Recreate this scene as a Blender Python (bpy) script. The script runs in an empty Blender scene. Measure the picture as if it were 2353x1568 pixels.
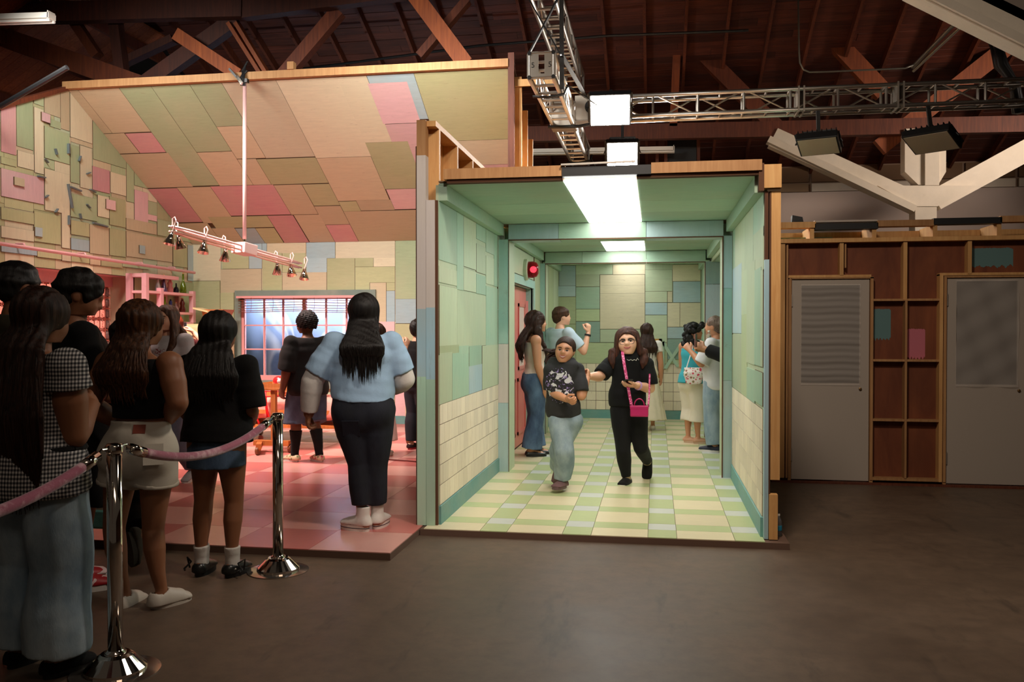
import bpy, bmesh, math, random
import numpy as np
from mathutils import Vector, Matrix
random.seed(7); np.random.seed(7)
S = bpy.context.scene
COL = S.collection
R = math.radians

# ------------------------------------------------------------------ camera
FPX, YAW, PIT, CAMZ = 1980.0, R(9.43), R(0.78), 1.5
cam = bpy.data.cameras.new('camera'); cam.sensor_width = 36; cam.lens = FPX / 2353 * 36
cam.clip_start = 0.05; cam.clip_end = 200
camo = bpy.data.objects.new('camera', cam); COL.objects.link(camo)
camo.location = (0, 0, CAMZ); camo.rotation_euler = (R(90) - PIT, 0, YAW)
S.camera = camo
# ------------------------------------------------------------------ world, exposure
W = bpy.data.worlds.new('world'); S.world = W; W.use_nodes = True
W.node_tree.nodes['Background'].inputs[0].default_value = (1.0, 0.80, 0.62, 1)
W.node_tree.nodes['Background'].inputs[1].default_value = 0.035
vs = S.view_settings; vs.view_transform = 'Standard'; vs.look = 'None'; vs.gamma = 1; vs.exposure = 0.0
vs.use_curve_mapping = False
cy = S.cycles; cy.use_denoising = True; cy.max_bounces = 7; cy.diffuse_bounces = 4; cy.glossy_bounces = 3
cy.transmission_bounces = 6; cy.transparent_max_bounces = 8; cy.caustics_reflective = False; cy.caustics_refractive = False
cy.sample_clamp_indirect = 6
# lamps out of frame: set lamps, a flood, and added fills
def lamp_area(name, loc, aim, sx, sy, watts, col, spread=180):
    l = bpy.data.lights.new(name, 'AREA'); l.shape = 'RECTANGLE'; l.size = sx; l.size_y = sy
    l.energy = watts; l.color = col; l.spread = R(spread)
    o = bpy.data.objects.new(name, l); COL.objects.link(o); o.location = loc
    o.rotation_euler = (Vector(aim) - Vector(loc)).to_track_quat('-Z', 'Y').to_euler()
    return o
def lamp_spot(name, loc, aim, watts, col, ang, blend=0.6, rad=0.05):
    l = bpy.data.lights.new(name, 'SPOT'); l.energy = watts; l.color = col; l.spot_size = R(ang)
    l.spot_blend = blend; l.shadow_soft_size = rad
    o = bpy.data.objects.new(name, l); COL.objects.link(o); o.location = loc
    o.rotation_euler = (Vector(aim) - Vector(loc)).to_track_quat('-Z', 'Y').to_euler()
    return o
WARM = (1.0, 0.80, 0.62)
for x_, w_ in ((-6.0, 48), (-2.75, 80)): lamp_area('set_lamp', (x_, 7.7, 4.75), (x_, 11.2, 2.6), 1.3, 0.4, w_, (1.0, 0.97, 0.90), 115)
lamp_area('set_lamp', (-5.6, 8.0, 4.9), (-4.9, 10.2, 0.0), 0.8, 0.5, 130, (1.0, 0.72, 0.64), 80)
lamp_area('flood_lamp', (0.3, 4.3, 4.4), (0.3, 6.6, 0.8), 0.5, 0.4, 70, (1.0, 0.85, 0.70), 150)
lamp_area('fill_lamp', (7.6, 10.6, 4.9), (3.2, 15.0, 3.6), 1.2, 0.6, 42, (1.0, 0.82, 0.68), 75)  # added out of frame to brighten the far right background
lamp_spot('front_fill_spot', (-0.3, 1.0, 4.8), (-1.1, 6.2, 1.7), 430, (1.0, 0.88, 0.78), 34, 0.7, 0.12)  # added spot, source unseen; brightens the end posts and blue tee
lamp_area('fill_lamp', (1.5, -1.0, 6.5), (0.3, 5.5, 0), 3, 1, 30, (1.0, 0.78, 0.60), 150)  # added dim fill from behind the camera for the concrete floor

# ------------------------------------------------------------------ measuring: photo pixel -> point on a known plane
_f = np.array([-math.sin(YAW) * math.cos(PIT), math.cos(YAW) * math.cos(PIT), -math.sin(PIT)])
_r = np.array([math.cos(YAW), math.sin(YAW), 0.0]); _u = np.cross(_r, _f); _C = np.array([0, 0, CAMZ])
def ray(u, v): return _f + _r * (u - 1176.5) / FPX + _u * (784 - v) / FPX
def on(u, v, n, c):
    n = np.array(n, float); d = ray(u, v); t = (c - _C @ n) / (d @ n); return _C + d * t
def onZ(u, v, z=0.0): return on(u, v, (0, 0, 1), z)
def onY(u, v, y): return on(u, v, (0, 1, 0), y)
def onX(u, v, x): return on(u, v, (1, 0, 0), x)
def crop(ox, oy, s): return lambda x, y: (ox + x / s, oy + y / s)

# ------------------------------------------------------------------ mesh builder
class MB:
    def __init__(s): s.v = []; s.f = []
    def add(s, vs, fs):
        b = len(s.v); s.v += [tuple(p) for p in vs]; s.f += [tuple(i + b for i in q) for q in fs]; return s
    def hexa(s, p):
        return s.add(p, [(0, 3, 2, 1), (4, 5, 6, 7), (0, 1, 5, 4), (1, 2, 6, 5), (2, 3, 7, 6), (3, 0, 4, 7)])
    def box(s, x0, x1, y0, y1, z0, z1):
        return s.hexa([(x0, y0, z0), (x1, y0, z0), (x1, y1, z0), (x0, y1, z0), (x0, y0, z1), (x1, y0, z1), (x1, y1, z1), (x0, y1, z1)])
    def beam(s, a, b, w, h, up=(0, 0, 1)):
        a = Vector(a); b = Vector(b); d = (b - a).normalized(); up = Vector(up)
        x = d.cross(up)
        if x.length < 1e-4: x = d.cross(Vector((0, 1, 0)))
        x.normalize(); y = x.cross(d).normalized(); x = x * w / 2; y = y * h / 2
        return s.hexa([a - x - y, a + x - y, b + x - y, b - x - y, a - x + y, a + x + y, b + x + y, b - x + y])
    def tube(s, pts, r, n=8, caps=True):
        pts = [Vector(p) for p in pts]; m = len(pts)
        rr = r if isinstance(r, (list, tuple)) else [r] * m
        b = len(s.v); t0 = (pts[1] - pts[0]).normalized()
        ref = Vector((0, 0, 1)) if abs(t0.z) < 0.9 else Vector((1, 0, 0))
        x = t0.cross(ref).normalized()
        for i, p in enumerate(pts):
            t = (pts[min(i + 1, m - 1)] - pts[max(i - 1, 0)]).normalized()
            x = (x - t * x.dot(t)).normalized(); y = t.cross(x)
            for k in range(n):
                a = 2 * math.pi * k / n
                s.v.append(tuple(p + (x * math.cos(a) + y * math.sin(a)) * rr[i]))
        for i in range(m - 1):
            for k in range(n):
                k2 = (k + 1) % n
                s.f.append((b + i * n + k, b + i * n + k2, b + (i + 1) * n + k2, b + (i + 1) * n + k))
        if caps:
            s.f.append(tuple(b + k for k in range(n))[::-1]); s.f.append(tuple(b + (m - 1) * n + k for k in range(n)))
        return s
    def cyl(s, a, b, r, n=12, r2=None): return s.tube([a, b], [r, r if r2 is None else r2], n)
    def lathe(s, c, prof, n=24, axis=(0, 0, 1)):
        q = Vector((0, 0, 1)).rotation_difference(Vector(axis)); c = Vector(c); b = len(s.v); m = len(prof)
        for (rad, z) in prof:
            for k in range(n):
                a = 2 * math.pi * k / n
                s.v.append(tuple(c + q @ Vector((rad * math.cos(a), rad * math.sin(a), z))))
        for i in range(m - 1):
            for k in range(n):
                k2 = (k + 1) % n
                s.f.append((b + i * n + k, b + i * n + k2, b + (i + 1) * n + k2, b + (i + 1) * n + k))
        s.f.append(tuple(b + k for k in range(n))[::-1]); s.f.append(tuple(b + (m - 1) * n + k for k in range(n)))
        return s
    def ball(s, c, r, n=10, sc=(1, 1, 1)):
        c = Vector(c); b = len(s.v); m = n // 2 + 1
        for i in range(m + 1):
            th = math.pi * i / m
            for k in range(n):
                a = 2 * math.pi * k / n
                s.v.append((c.x + r * sc[0] * math.sin(th) * math.cos(a), c.y + r * sc[1] * math.sin(th) * math.sin(a), c.z + r * sc[2] * math.cos(th)))
        for i in range(m):
            for k in range(n):
                k2 = (k + 1) % n
                s.f.append((b + i * n + k, b + (i + 1) * n + k, b + (i + 1) * n + k2, b + i * n + k2))
        return s
    def prism(s, poly, fn, d0, d1):
        n = len(poly); b = len(s.v)
        for d in (d0, d1):
            for (a, c) in poly: s.v.append(tuple(fn(a, c, d)))
        s.f.append(tuple(b + i for i in range(n))[::-1]); s.f.append(tuple(b + n + i for i in range(n)))
        for i in range(n):
            j = (i + 1) % n; s.f.append((b + i, b + j, b + n + j, b + n + i))
        return s
    def build(s, name, mat, parent=None, smooth=False, bevel=0):
        me = bpy.data.meshes.new(name); me.from_pydata(s.v, [], s.f); me.update()
        o = link(name, me, mat, parent)
        if smooth: me.shade_smooth()
        if bevel:
            md = o.modifiers.new('bevel', 'BEVEL'); md.width = bevel; md.segments = 2; md.limit_method = 'ANGLE'
        return o
def link(name, me, mat, parent=None):
    if mat is not None: me.materials.append(mat)
    o = bpy.data.objects.new(name, me); COL.objects.link(o)
    if parent is not None: setp(o, parent)
    return o
_inv = {}
def setp(o, parent):
    o.parent = parent
def tag(o, label, cat, group=None, kind=None):
    o['label'] = label; o['category'] = cat
    if group: o['group'] = group
    if kind: o['kind'] = kind
    return o
def thing(name, label, cat, loc=(0, 0, 0), rz=0.0, group=None, kind=None):
    o = bpy.data.objects.new(name, None); COL.objects.link(o); o.empty_display_size = 0.1
    o.location = loc; o.rotation_euler = (0, 0, rz); return tag(o, label, cat, group, kind)
def struct(name, label, cat, mb, mat, **k):
    o = mb.build(name, mat, **k); return tag(o, label, cat, None, 'structure')
def group_struct(name, label, cat): return thing(name, label, cat, kind='structure')
def dup(root, loc=None, rz=None, label=None):
    r = root.copy(); COL.objects.link(r)
    if loc is not None: r.location = loc
    if rz is not None: r.rotation_euler = (0, 0, rz)
    if label: r['label'] = label
    for ch in list(root.children):
        c = ch.copy(); COL.objects.link(c); c.parent = r
        for g in list(ch.children):
            d = g.copy(); COL.objects.link(d); d.parent = c
    return r

# ------------------------------------------------------------------ materials
class NT:
    def __init__(s, name):
        s.m = bpy.data.materials.new(name); s.m.use_nodes = True; s.t = s.m.node_tree; s.b = s.t.nodes['Principled BSDF']
        s.tc = s.t.nodes.new('ShaderNodeTexCoord')
    def n(s, ty, **k):
        nd = s.t.nodes.new(ty)
        for a, v in k.items(): setattr(nd, a, v)
        return nd
    def l(s, a, b): s.t.links.new(a, b)
    def vec(s, scale=(1, 1, 1), rnd=False, rot=(0, 0, 0)):
        mp = s.n('ShaderNodeMapping'); mp.inputs['Scale'].default_value = scale; mp.inputs['Rotation'].default_value = rot
        s.l(s.tc.outputs['Object'], mp.inputs['Vector'])
        if not rnd: return mp.outputs[0]
        oi = s.n('ShaderNodeObjectInfo'); mu = s.n('ShaderNodeMath', operation='MULTIPLY'); mu.inputs[1].default_value = 53.0
        s.l(oi.outputs['Random'], mu.inputs[0]); ad = s.n('ShaderNodeVectorMath', operation='ADD')
        s.l(mp.outputs[0], ad.inputs[0]); s.l(mu.outputs[0], ad.inputs[1]); return ad.outputs[0]
    def noise(s, vec, scale, detail=4, rough=0.55, dist=0.0):
        n = s.n('ShaderNodeTexNoise'); n.inputs['Scale'].default_value = scale; n.inputs['Detail'].default_value = detail
        n.inputs['Roughness'].default_value = rough; n.inputs['Distortion'].default_value = dist
        s.l(vec, n.inputs['Vector']); return n.outputs['Fac']
    def ramp(s, fac, stops):
        r = s.n('ShaderNodeValToRGB'); e = r.color_ramp.elements
        while len(e) < len(stops): e.new(0.5)
        for i, (p, c) in enumerate(stops):
            e[i].position = p; e[i].color = (*c, 1) if not isinstance(c, (int, float)) else (c, c, c, 1)
        s.l(fac, r.inputs[0]); return r.outputs[0]
    def mix(s, fac, a, b, mode='MIX'):
        m = s.n('ShaderNodeMix', data_type='RGBA', blend_type=mode)
        for i, x in ((0, fac), (6, a), (7, b)):
            if isinstance(x, (int, float)): m.inputs[i].default_value = x
            elif isinstance(x, tuple): m.inputs[i].default_value = (*x, 1)
            else: s.l(x, m.inputs[i])
        return m.outputs[2]
    def math(s, op, a, b=0.0):
        m = s.n('ShaderNodeMath', operation=op)
        for i, x in ((0, a), (1, b)):
            if isinstance(x, (int, float)): m.inputs[i].default_value = x
            else: s.l(x, m.inputs[i])
        return m.outputs[0]
    def col(s, c):
        if isinstance(c, tuple): s.b.inputs['Base Color'].default_value = (*c, 1)
        else: s.l(c, s.b.inputs['Base Color'])
    def bump(s, h, strength=0.3, dist=0.01):
        b = s.n('ShaderNodeBump'); b.inputs['Strength'].default_value = strength; b.inputs['Distance'].default_value = dist
        s.l(h, b.inputs['Height']); s.l(b.outputs[0], s.b.inputs['Normal'])
    def set(s, **k):
        for a, v in k.items(): s.b.inputs[a.replace('_', ' ')].default_value = v
        return s.m
def rgb(r, g, b):
    f = lambda c: (c / 255 / 12.92) if c / 255 <= 0.04045 else ((c / 255 + 0.055) / 1.055) ** 2.4
    return (f(r), f(g), f(b))
def dk(c, k): return tuple(x * k for x in c)
_mc = {}
def plain(name, c, rough=0.6, metal=0.0, **k):
    if name in _mc: return _mc[name]
    t = NT(name); t.col(c); t.set(Roughness=rough, Metallic=metal)
    for a, v in k.items(): t.b.inputs[a.replace('_', ' ')].default_value = v
    _mc[name] = t.m; return t.m
def paint(name, c, grain=(2, 2, 14), stain=0.5, rough=0.55, var=0.11):
    """brushed, worn paint over wood: streaks, blotches, brown scuffs, random tone per board"""
    t = NT(name)
    v = t.vec(grain, True); v2 = t.vec((1, 1, 1), True)
    g = t.noise(v, 2.2, 6, 0.7); bl = t.noise(v2, 1.6, 4, 0.6); sc = t.noise(t.vec(tuple(x * 2.2 for x in grain), True), 1.5, 6, 0.75)
    oi = t.n('ShaderNodeObjectInfo')
    base = t.mix(t.ramp(g, [(0.25, 0.0), (0.8, 1.0)]), dk(c, 1 - var), tuple(min(1, x * (1 + var * 0.7)) for x in c))
    base = t.mix(t.math('MULTIPLY', t.ramp(bl, [(0.38, 0.0), (0.68, 1.0)]), 0.45), base, tuple(0.55 * x + 0.45 * y for x, y in zip(c, rgb(205, 190, 160))))
    tone = t.math('ADD', t.math('MULTIPLY', oi.outputs['Random'], 0.22), 0.89)
    base = t.mix(1.0, base, tone, 'MULTIPLY')
    base = t.mix(t.math('MULTIPLY', t.ramp(sc, [(0.60, 0.0), (0.76, 1.0)]), stain), base, rgb(112, 78, 52))
    t.col(base); t.set(Roughness=rough); t.bump(g, 0.25, 0.004)
    return t.m
def timber(name, c, c2, scale=(30, 30, 2.0), rough=0.65, var=0.3):
    t = NT(name); v = t.vec(scale, True)
    g = t.noise(v, 1.0, 5, 0.65, 0.6); b = t.noise(t.vec((1, 1, 1), True), 1.2, 3)
    oi = t.n('ShaderNodeObjectInfo')
    x = t.mix(t.ramp(g, [(0.3, 0.0), (0.72, 1.0)]), c, c2)
    x = t.mix(t.ramp(b, [(0.35, 0.0), (0.7, 0.5)]), x, dk(c2, 0.7))
    x = t.mix(1.0, x, t.math('ADD', t.math('MULTIPLY', oi.outputs['Random'], var), 1 - var / 2), 'MULTIPLY')
    t.col(x); t.set(Roughness=rough); t.bump(g, 0.15, 0.003); return t.m
def emit(name, c, s):
    m = bpy.data.materials.new(name); m.use_nodes = True; t = m.node_tree; t.nodes.clear()
    e = t.nodes.new('ShaderNodeEmission'); e.inputs[0].default_value = (*c, 1); e.inputs[1].default_value = s
    o = t.nodes.new('ShaderNodeOutputMaterial'); t.links.new(e.outputs[0], o.inputs[0]); return m
def glass(name, c=(1, 1, 1), rough=0.0, ior=1.3):
    t = NT(name); t.col(c); t.set(Roughness=rough, IOR=ior, Transmission_Weight=1.0); return t.m

CREAM, TAN, GREEN, OLIVE, PINK, ROSE, BLUE, TEAL, MINT, SAGE = [rgb(*c) for c in (
    (216, 206, 176), (200, 184, 152), (170, 186, 146), (180, 182, 138), (226, 184, 188), (208, 150, 156), (164, 190, 198), (104, 160, 158), (160, 194, 170), (180, 196, 166))]
M = {}
for nm, c in dict(cream=CREAM, tan=TAN, green=GREEN, olive=OLIVE, pink=PINK, rose=ROSE, blue=BLUE, teal=TEAL, mint=MINT, sage=SAGE).items():
    M[nm] = paint('paint_' + nm, c, (2.2, 14, 14))
    M[nm + '_v'] = paint('paint_upright_' + nm, c, (14, 14, 1.8))
M['tealw'] = paint('paint_grey_teal', rgb(138, 168, 156), (2.2, 14, 14)); M['tealw_v'] = paint('paint_grey_teal_up', rgb(132, 164, 158), (14, 14, 1.8))
M['tealtrim'] = paint('paint_trim', rgb(146, 188, 180), (3, 3, 3), 0.6)
M['bluepost'] = paint('paint_post', rgb(168, 196, 200), (6, 6, 1), 0.3)
M['shingle'] = paint('tile_cream', rgb(234, 222, 200), (16, 16, 1.6), 0.75, 0.6, 0.12)
M['joint'] = plain('joint_brown', rgb(98, 74, 50), 0.9)
M['card'] = plain('board_edge', rgb(92, 58, 38), 0.9)
M['pine'] = timber('pine', rgb(226, 178, 116), rgb(202, 146, 86), var=0.15)
M['pined'] = timber('pine_aged', rgb(198, 150, 100), rgb(168, 118, 72), var=0.2)
M['roof'] = timber('roof_timber', rgb(126, 62, 34), rgb(82, 36, 20))
M['beamd'] = timber('truss_timber_shade', rgb(84, 38, 22), rgb(52, 22, 14)); M['beamo'] = timber('truss_timber_orange_shade', rgb(120, 58, 28), rgb(82, 36, 18))  # darker copies of the roof timber; shade put into their colour
M['rafter'] = timber('rafter_timber', rgb(176, 92, 44), rgb(124, 58, 28))
M['deck'] = timber('roof_plank', rgb(112, 54, 36), rgb(64, 28, 20), (2, 30, 30), var=0.7)
M['ply'] = timber('plywood_red', rgb(146, 82, 46), rgb(104, 50, 28), (5, 5, 1.2), var=0.2)
M['black'] = plain('black', (0.008, 0.008, 0.009), 0.5)
M['blackm'] = plain('black_metal', (0.012, 0.012, 0.013), 0.4)
M['alu'] = plain('aluminium', rgb(214, 208, 200), 0.32, 0.85)
M['aluf'] = plain('aluminium_plate', rgb(168, 160, 150), 0.45, 0.7)
M['chrome'] = plain('chrome', rgb(215, 205, 195), 0.08, 1.0)
M['white'] = plain('white_enamel', rgb(232, 226, 216), 0.45)
M['wpaint'] = paint('white_paint', rgb(226, 214, 196), (3, 3, 3), 0.12, 0.6, 0.08)
# ================================================================== concrete floor
def concrete():
    t = NT('concrete'); v = t.vec((1, 1, 1))
    a = t.noise(v, 0.7, 6, 0.65); b = t.noise(v, 9, 6, 0.7); c = t.noise(t.vec((1, 0.25, 1), rot=(0, 0, 0.5)), 2.4, 5, 0.7)
    x = t.mix(t.ramp(a, [(0.3, 0.0), (0.7, 1.0)]), rgb(84, 68, 55), rgb(118, 97, 79))
    x = t.mix(t.math('MULTIPLY', t.ramp(b, [(0.35, 1.0), (0.6, 0.0)]), 0.35), x, rgb(66, 54, 46))
    x = t.mix(t.math('MULTIPLY', t.ramp(c, [(0.58, 0.0), (0.68, 1.0)]), 0.6), x, rgb(54, 46, 40))
    t.col(x); t.l(t.ramp(a, [(0.3, 0.42), (0.7, 0.62)]), t.b.inputs['Roughness']); t.bump(b, 0.08, 0.004); return t.m
struct('floor', 'grey brown stained concrete warehouse floor', 'floor', MB().box(-14, 10, -6, 17.2, -0.2, 0), concrete())

_tilemesh = {}
def piece(parent, nm, x0, x1, y0, y1, z, th, mat, ax='z'):
    """a thin piece sharing mesh data with every piece of its size; ax = the axis it is thin along"""
    w, d = round(abs(x1 - x0), 3), round(abs(y1 - y0), 3); key = (nm, w, d, th, mat.name, ax)
    if key not in _tilemesh:
        g = 0.0016 if ax == 'z' else 0.003
        m = MB().box(-w / 2 + g, w / 2 - g, -d / 2 + g, d / 2 - g, 0, th)
        if ax == 'x': m.v = [(c, a, b) for a, b, c in m.v]
        if ax == 'y': m.v = [(a, -c, b) for a, b, c in m.v]
        if ax == '-x': m.v = [(-c, a, b) for a, b, c in m.v]
        me = bpy.data.meshes.new(nm); me.from_pydata(m.v, [], m.f); me.materials.append(mat); _tilemesh[key] = me
    o = bpy.data.objects.new(nm, _tilemesh[key]); COL.objects.link(o); o.parent = parent
    a, b = (x0 + x1) / 2, (y0 + y1) / 2
    o.location = {'z': (a, b, z), 'x': (z, a, b), '-x': (z, a, b), 'y': (a, z, b)}[ax]
    return o
def vinyl(nm, c, var=0.08):
    t = NT(nm); v = t.vec((3, 14, 1), True); n = t.noise(v, 3, 6, 0.75, 0.8); n2 = t.noise(t.vec((1, 1, 1), True), 2.0, 4)
    oi = t.n('ShaderNodeObjectInfo')
    x = t.mix(t.ramp(n, [(0.3, 0.0), (0.7, 1.0)]), dk(c, 1 - var), c)
    x = t.mix(t.math('MULTIPLY', t.ramp(n2, [(0.5, 0.0), (0.8, 1.0)]), 0.25), x, dk(c, 0.72))
    x = t.mix(1.0, x, t.math('ADD', t.math('MULTIPLY', oi.outputs['Random'], 0.1), 0.92), 'MULTIPLY')
    t.col(x); t.set(Roughness=0.3); return t.m
VC, VG, VB = vinyl('tile_vinyl_cream', rgb(232, 220, 184)), vinyl('tile_vinyl_green', rgb(192, 204, 150)), vinyl('tile_vinyl_pale_blue', rgb(212, 216, 210))
VP, VR = vinyl('tile_vinyl_pink', rgb(230, 168, 158)), vinyl('tile_vinyl_rose', rgb(208, 118, 112))
plat = plain('platform_edge', rgb(104, 78, 64), 0.8)
HL, HR, HE, HZ = -1.58, 0.745, 14.1, 2.565
hf = struct('floor', 'raised green and cream plaid tiled floor of the corridor set', 'floor', MB().box(-1.685, 0.905, 6.06, HE, 0.0, 0.044).box(0.74, 1.75, 9.0, 11.85, 0, 0.044), plat)
xs = [-1.66, -1.242, -1.045, -0.647, -0.444, -0.047, 0.153, 0.545, 0.745]
ys = [6.062]; y = 6.30
while y < HE - 0.3: ys += [y, y + 0.19]; y += 0.566
ys.append(HE)
for i in range(8):
    for j in range(len(ys) - 1):
        nar, strip = i % 2 == 1, j % 2 == 1
        if i < 7 and ys[j] > 9.2 and not True: continue
        piece(hf, 'tile', xs[i], xs[i + 1], ys[j], ys[j + 1], 0.044, 0.006, VB if nar and strip else (VG if nar or strip else VC))
MB().box(0.745, 1.72, 9.0, 11.8, 0.044, 0.05).build('side_passage_floor', VC, hf)
pf = struct('floor', 'raised pink checkerboard tiled floor of the pink room set', 'floor', MB().box(-7.28, -1.69, 5.36, 12.75, 0, 0.044), plat)
px_ = [-7.28] + [-2.25 - 0.58 * k for k in range(8, -1, -1)] + [-1.692]
py_ = [5.362] + [5.9 + 0.58 * k for k in range(0, 12)] + [12.74]
for i in range(len(px_) - 1):
    for j in range(len(py_) - 1):
        piece(pf, 'tile', px_[i], px_[i + 1], py_[j], py_[j + 1], 0.044, 0.006, VR if (i + j) % 2 == (len(px_) - 3) % 2 else VP)

# ================================================================== patchwork panels
def fn_slope(a, s, d):
    al = math.atan2(1.645, 2.94); return (a, 9.8 + s * math.cos(al) - d * math.sin(al), 4.505 - s * math.sin(al) - d * math.cos(al))
def fn_left(a, c, d): return (-7.28 + d, a, c)
def fn_back(a, c, d): return (a, 12.74 - d, c)
def fn_hl(a, c, d): return (HL + d, a, c)
def fn_hr(a, c, d): return (HR - d, a, c)
def fn_he(a, c, d): return (a, HE - d, c)
_al = math.atan2(1.645, 2.94)
_nsl = (0, math.sin(_al), math.cos(_al)); _csl = 9.8 * math.sin(_al) + 4.505 * math.cos(_al)
def uv_slope(p): q = on(*p, _nsl, _csl); return (q[0], (q[1] - 9.8) / math.cos(_al))
def uv_left(p): q = onX(*p, -7.28); return (q[1], q[2])
def uv_back(p): q = onY(*p, 12.74); return (q[0], q[2])
def uv_hl(p): q = onX(*p, HL); return (q[1], q[2])
def uv_hr(p): q = onX(*p, HR); return (q[1], q[2])
def uv_he(p): q = onY(*p, HE); return (q[0], q[2])
def clip(poly, a, b, c):
    """keep the part of poly with a*x + b*y <= c"""
    out = []
    for i in range(len(poly)):
        p, q = poly[i], poly[(i + 1) % len(poly)]; dp, dq = a * p[0] + b * p[1] - c, a * q[0] + b * q[1] - c
        if dp <= 0: out.append(p)
        if (dp < 0 < dq) or (dq < 0 < dp):
            t = dp / (dp - dq); out.append((p[0] + t * (q[0] - p[0]), p[1] + t * (q[1] - p[1])))
    return out
_pk = [0]
def under(parent, fn, x0, x1, y0, y1, mats, seed, clips=(), holes=()):
    rnd = random.Random(seed); x = x0
    while x < x1 - 0.02:
        w = min(rnd.uniform(0.28, 0.5), x1 - x); w = x1 - x if x1 - x - w < 0.12 else w; y = y0
        while y < y1 - 0.02:
            h = min(rnd.uniform(0.3, 0.7), y1 - y); h = y1 - y if y1 - y - h < 0.15 else h
            if not any(x < b and x + w > a and y < d and y + h > c for a, b, c, d in holes): panel(parent, fn, x, x + w, y, y + h, rnd.choice(mats), 0.0035, clips, flat=True)
            y += h
        x += w
def panel(parent, fn, x0, x1, y0, y1, mat, th=0.008, clips=(), gap=0.0022, flat=False, edge=True):
    x0, x1 = sorted((x0, x1)); y0, y1 = sorted((y0, y1))
    poly = [(x0 + gap, y0 + gap), (x1 - gap, y0 + gap), (x1 - gap, y1 - gap), (x0 + gap, y1 - gap)]
    for c in clips: poly = clip(poly, *c)
    if len(poly) < 3 or x1 - x0 < 0.012 or y1 - y0 < 0.012: return None
    parent['layer'] = parent.get('layer', 0) + (0 if flat else 1); m = MB().prism(poly, fn, 0.0, th + (0 if flat else 0.0002 * parent['layer'])); nf = len(m.f)
    cx, cy = sum(q[0] for q in poly) / len(poly), sum(q[1] for q in poly) / len(poly)
    if not edge: return m.build('panel', M[mat] if isinstance(mat, str) else mat, parent)
    rim = [(x0 - 0.001, y0 - 0.001), (x1 + 0.001, y0 - 0.001), (x1 + 0.001, y1 + 0.001), (x0 - 0.001, y1 + 0.001)]      # worn brown edge of the board
    for c in clips: rim = clip(rim, *c)
    m.prism(rim, fn, 0.0, th * 0.5); o = m.build('panel', M[mat] if isinstance(mat, str) else mat, parent); o.data.materials.append(M['joint'])
    for i, pl in enumerate(o.data.polygons):
        if i >= nf or i % nf >= 2: pl.material_index = 1
    return o

c1, c2, c3, c4, c5 = crop(0, 180, 5.2275), crop(300, 180, 5.2275), crop(600, 140, 5.2275), crop(300, 400, 5.2275), crop(640, 400, 5.2275)
c7, d4, d5 = crop(0, 440, 5.6), crop(380, 440, 3.9217), crop(700, 680, 4.9)
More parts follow.
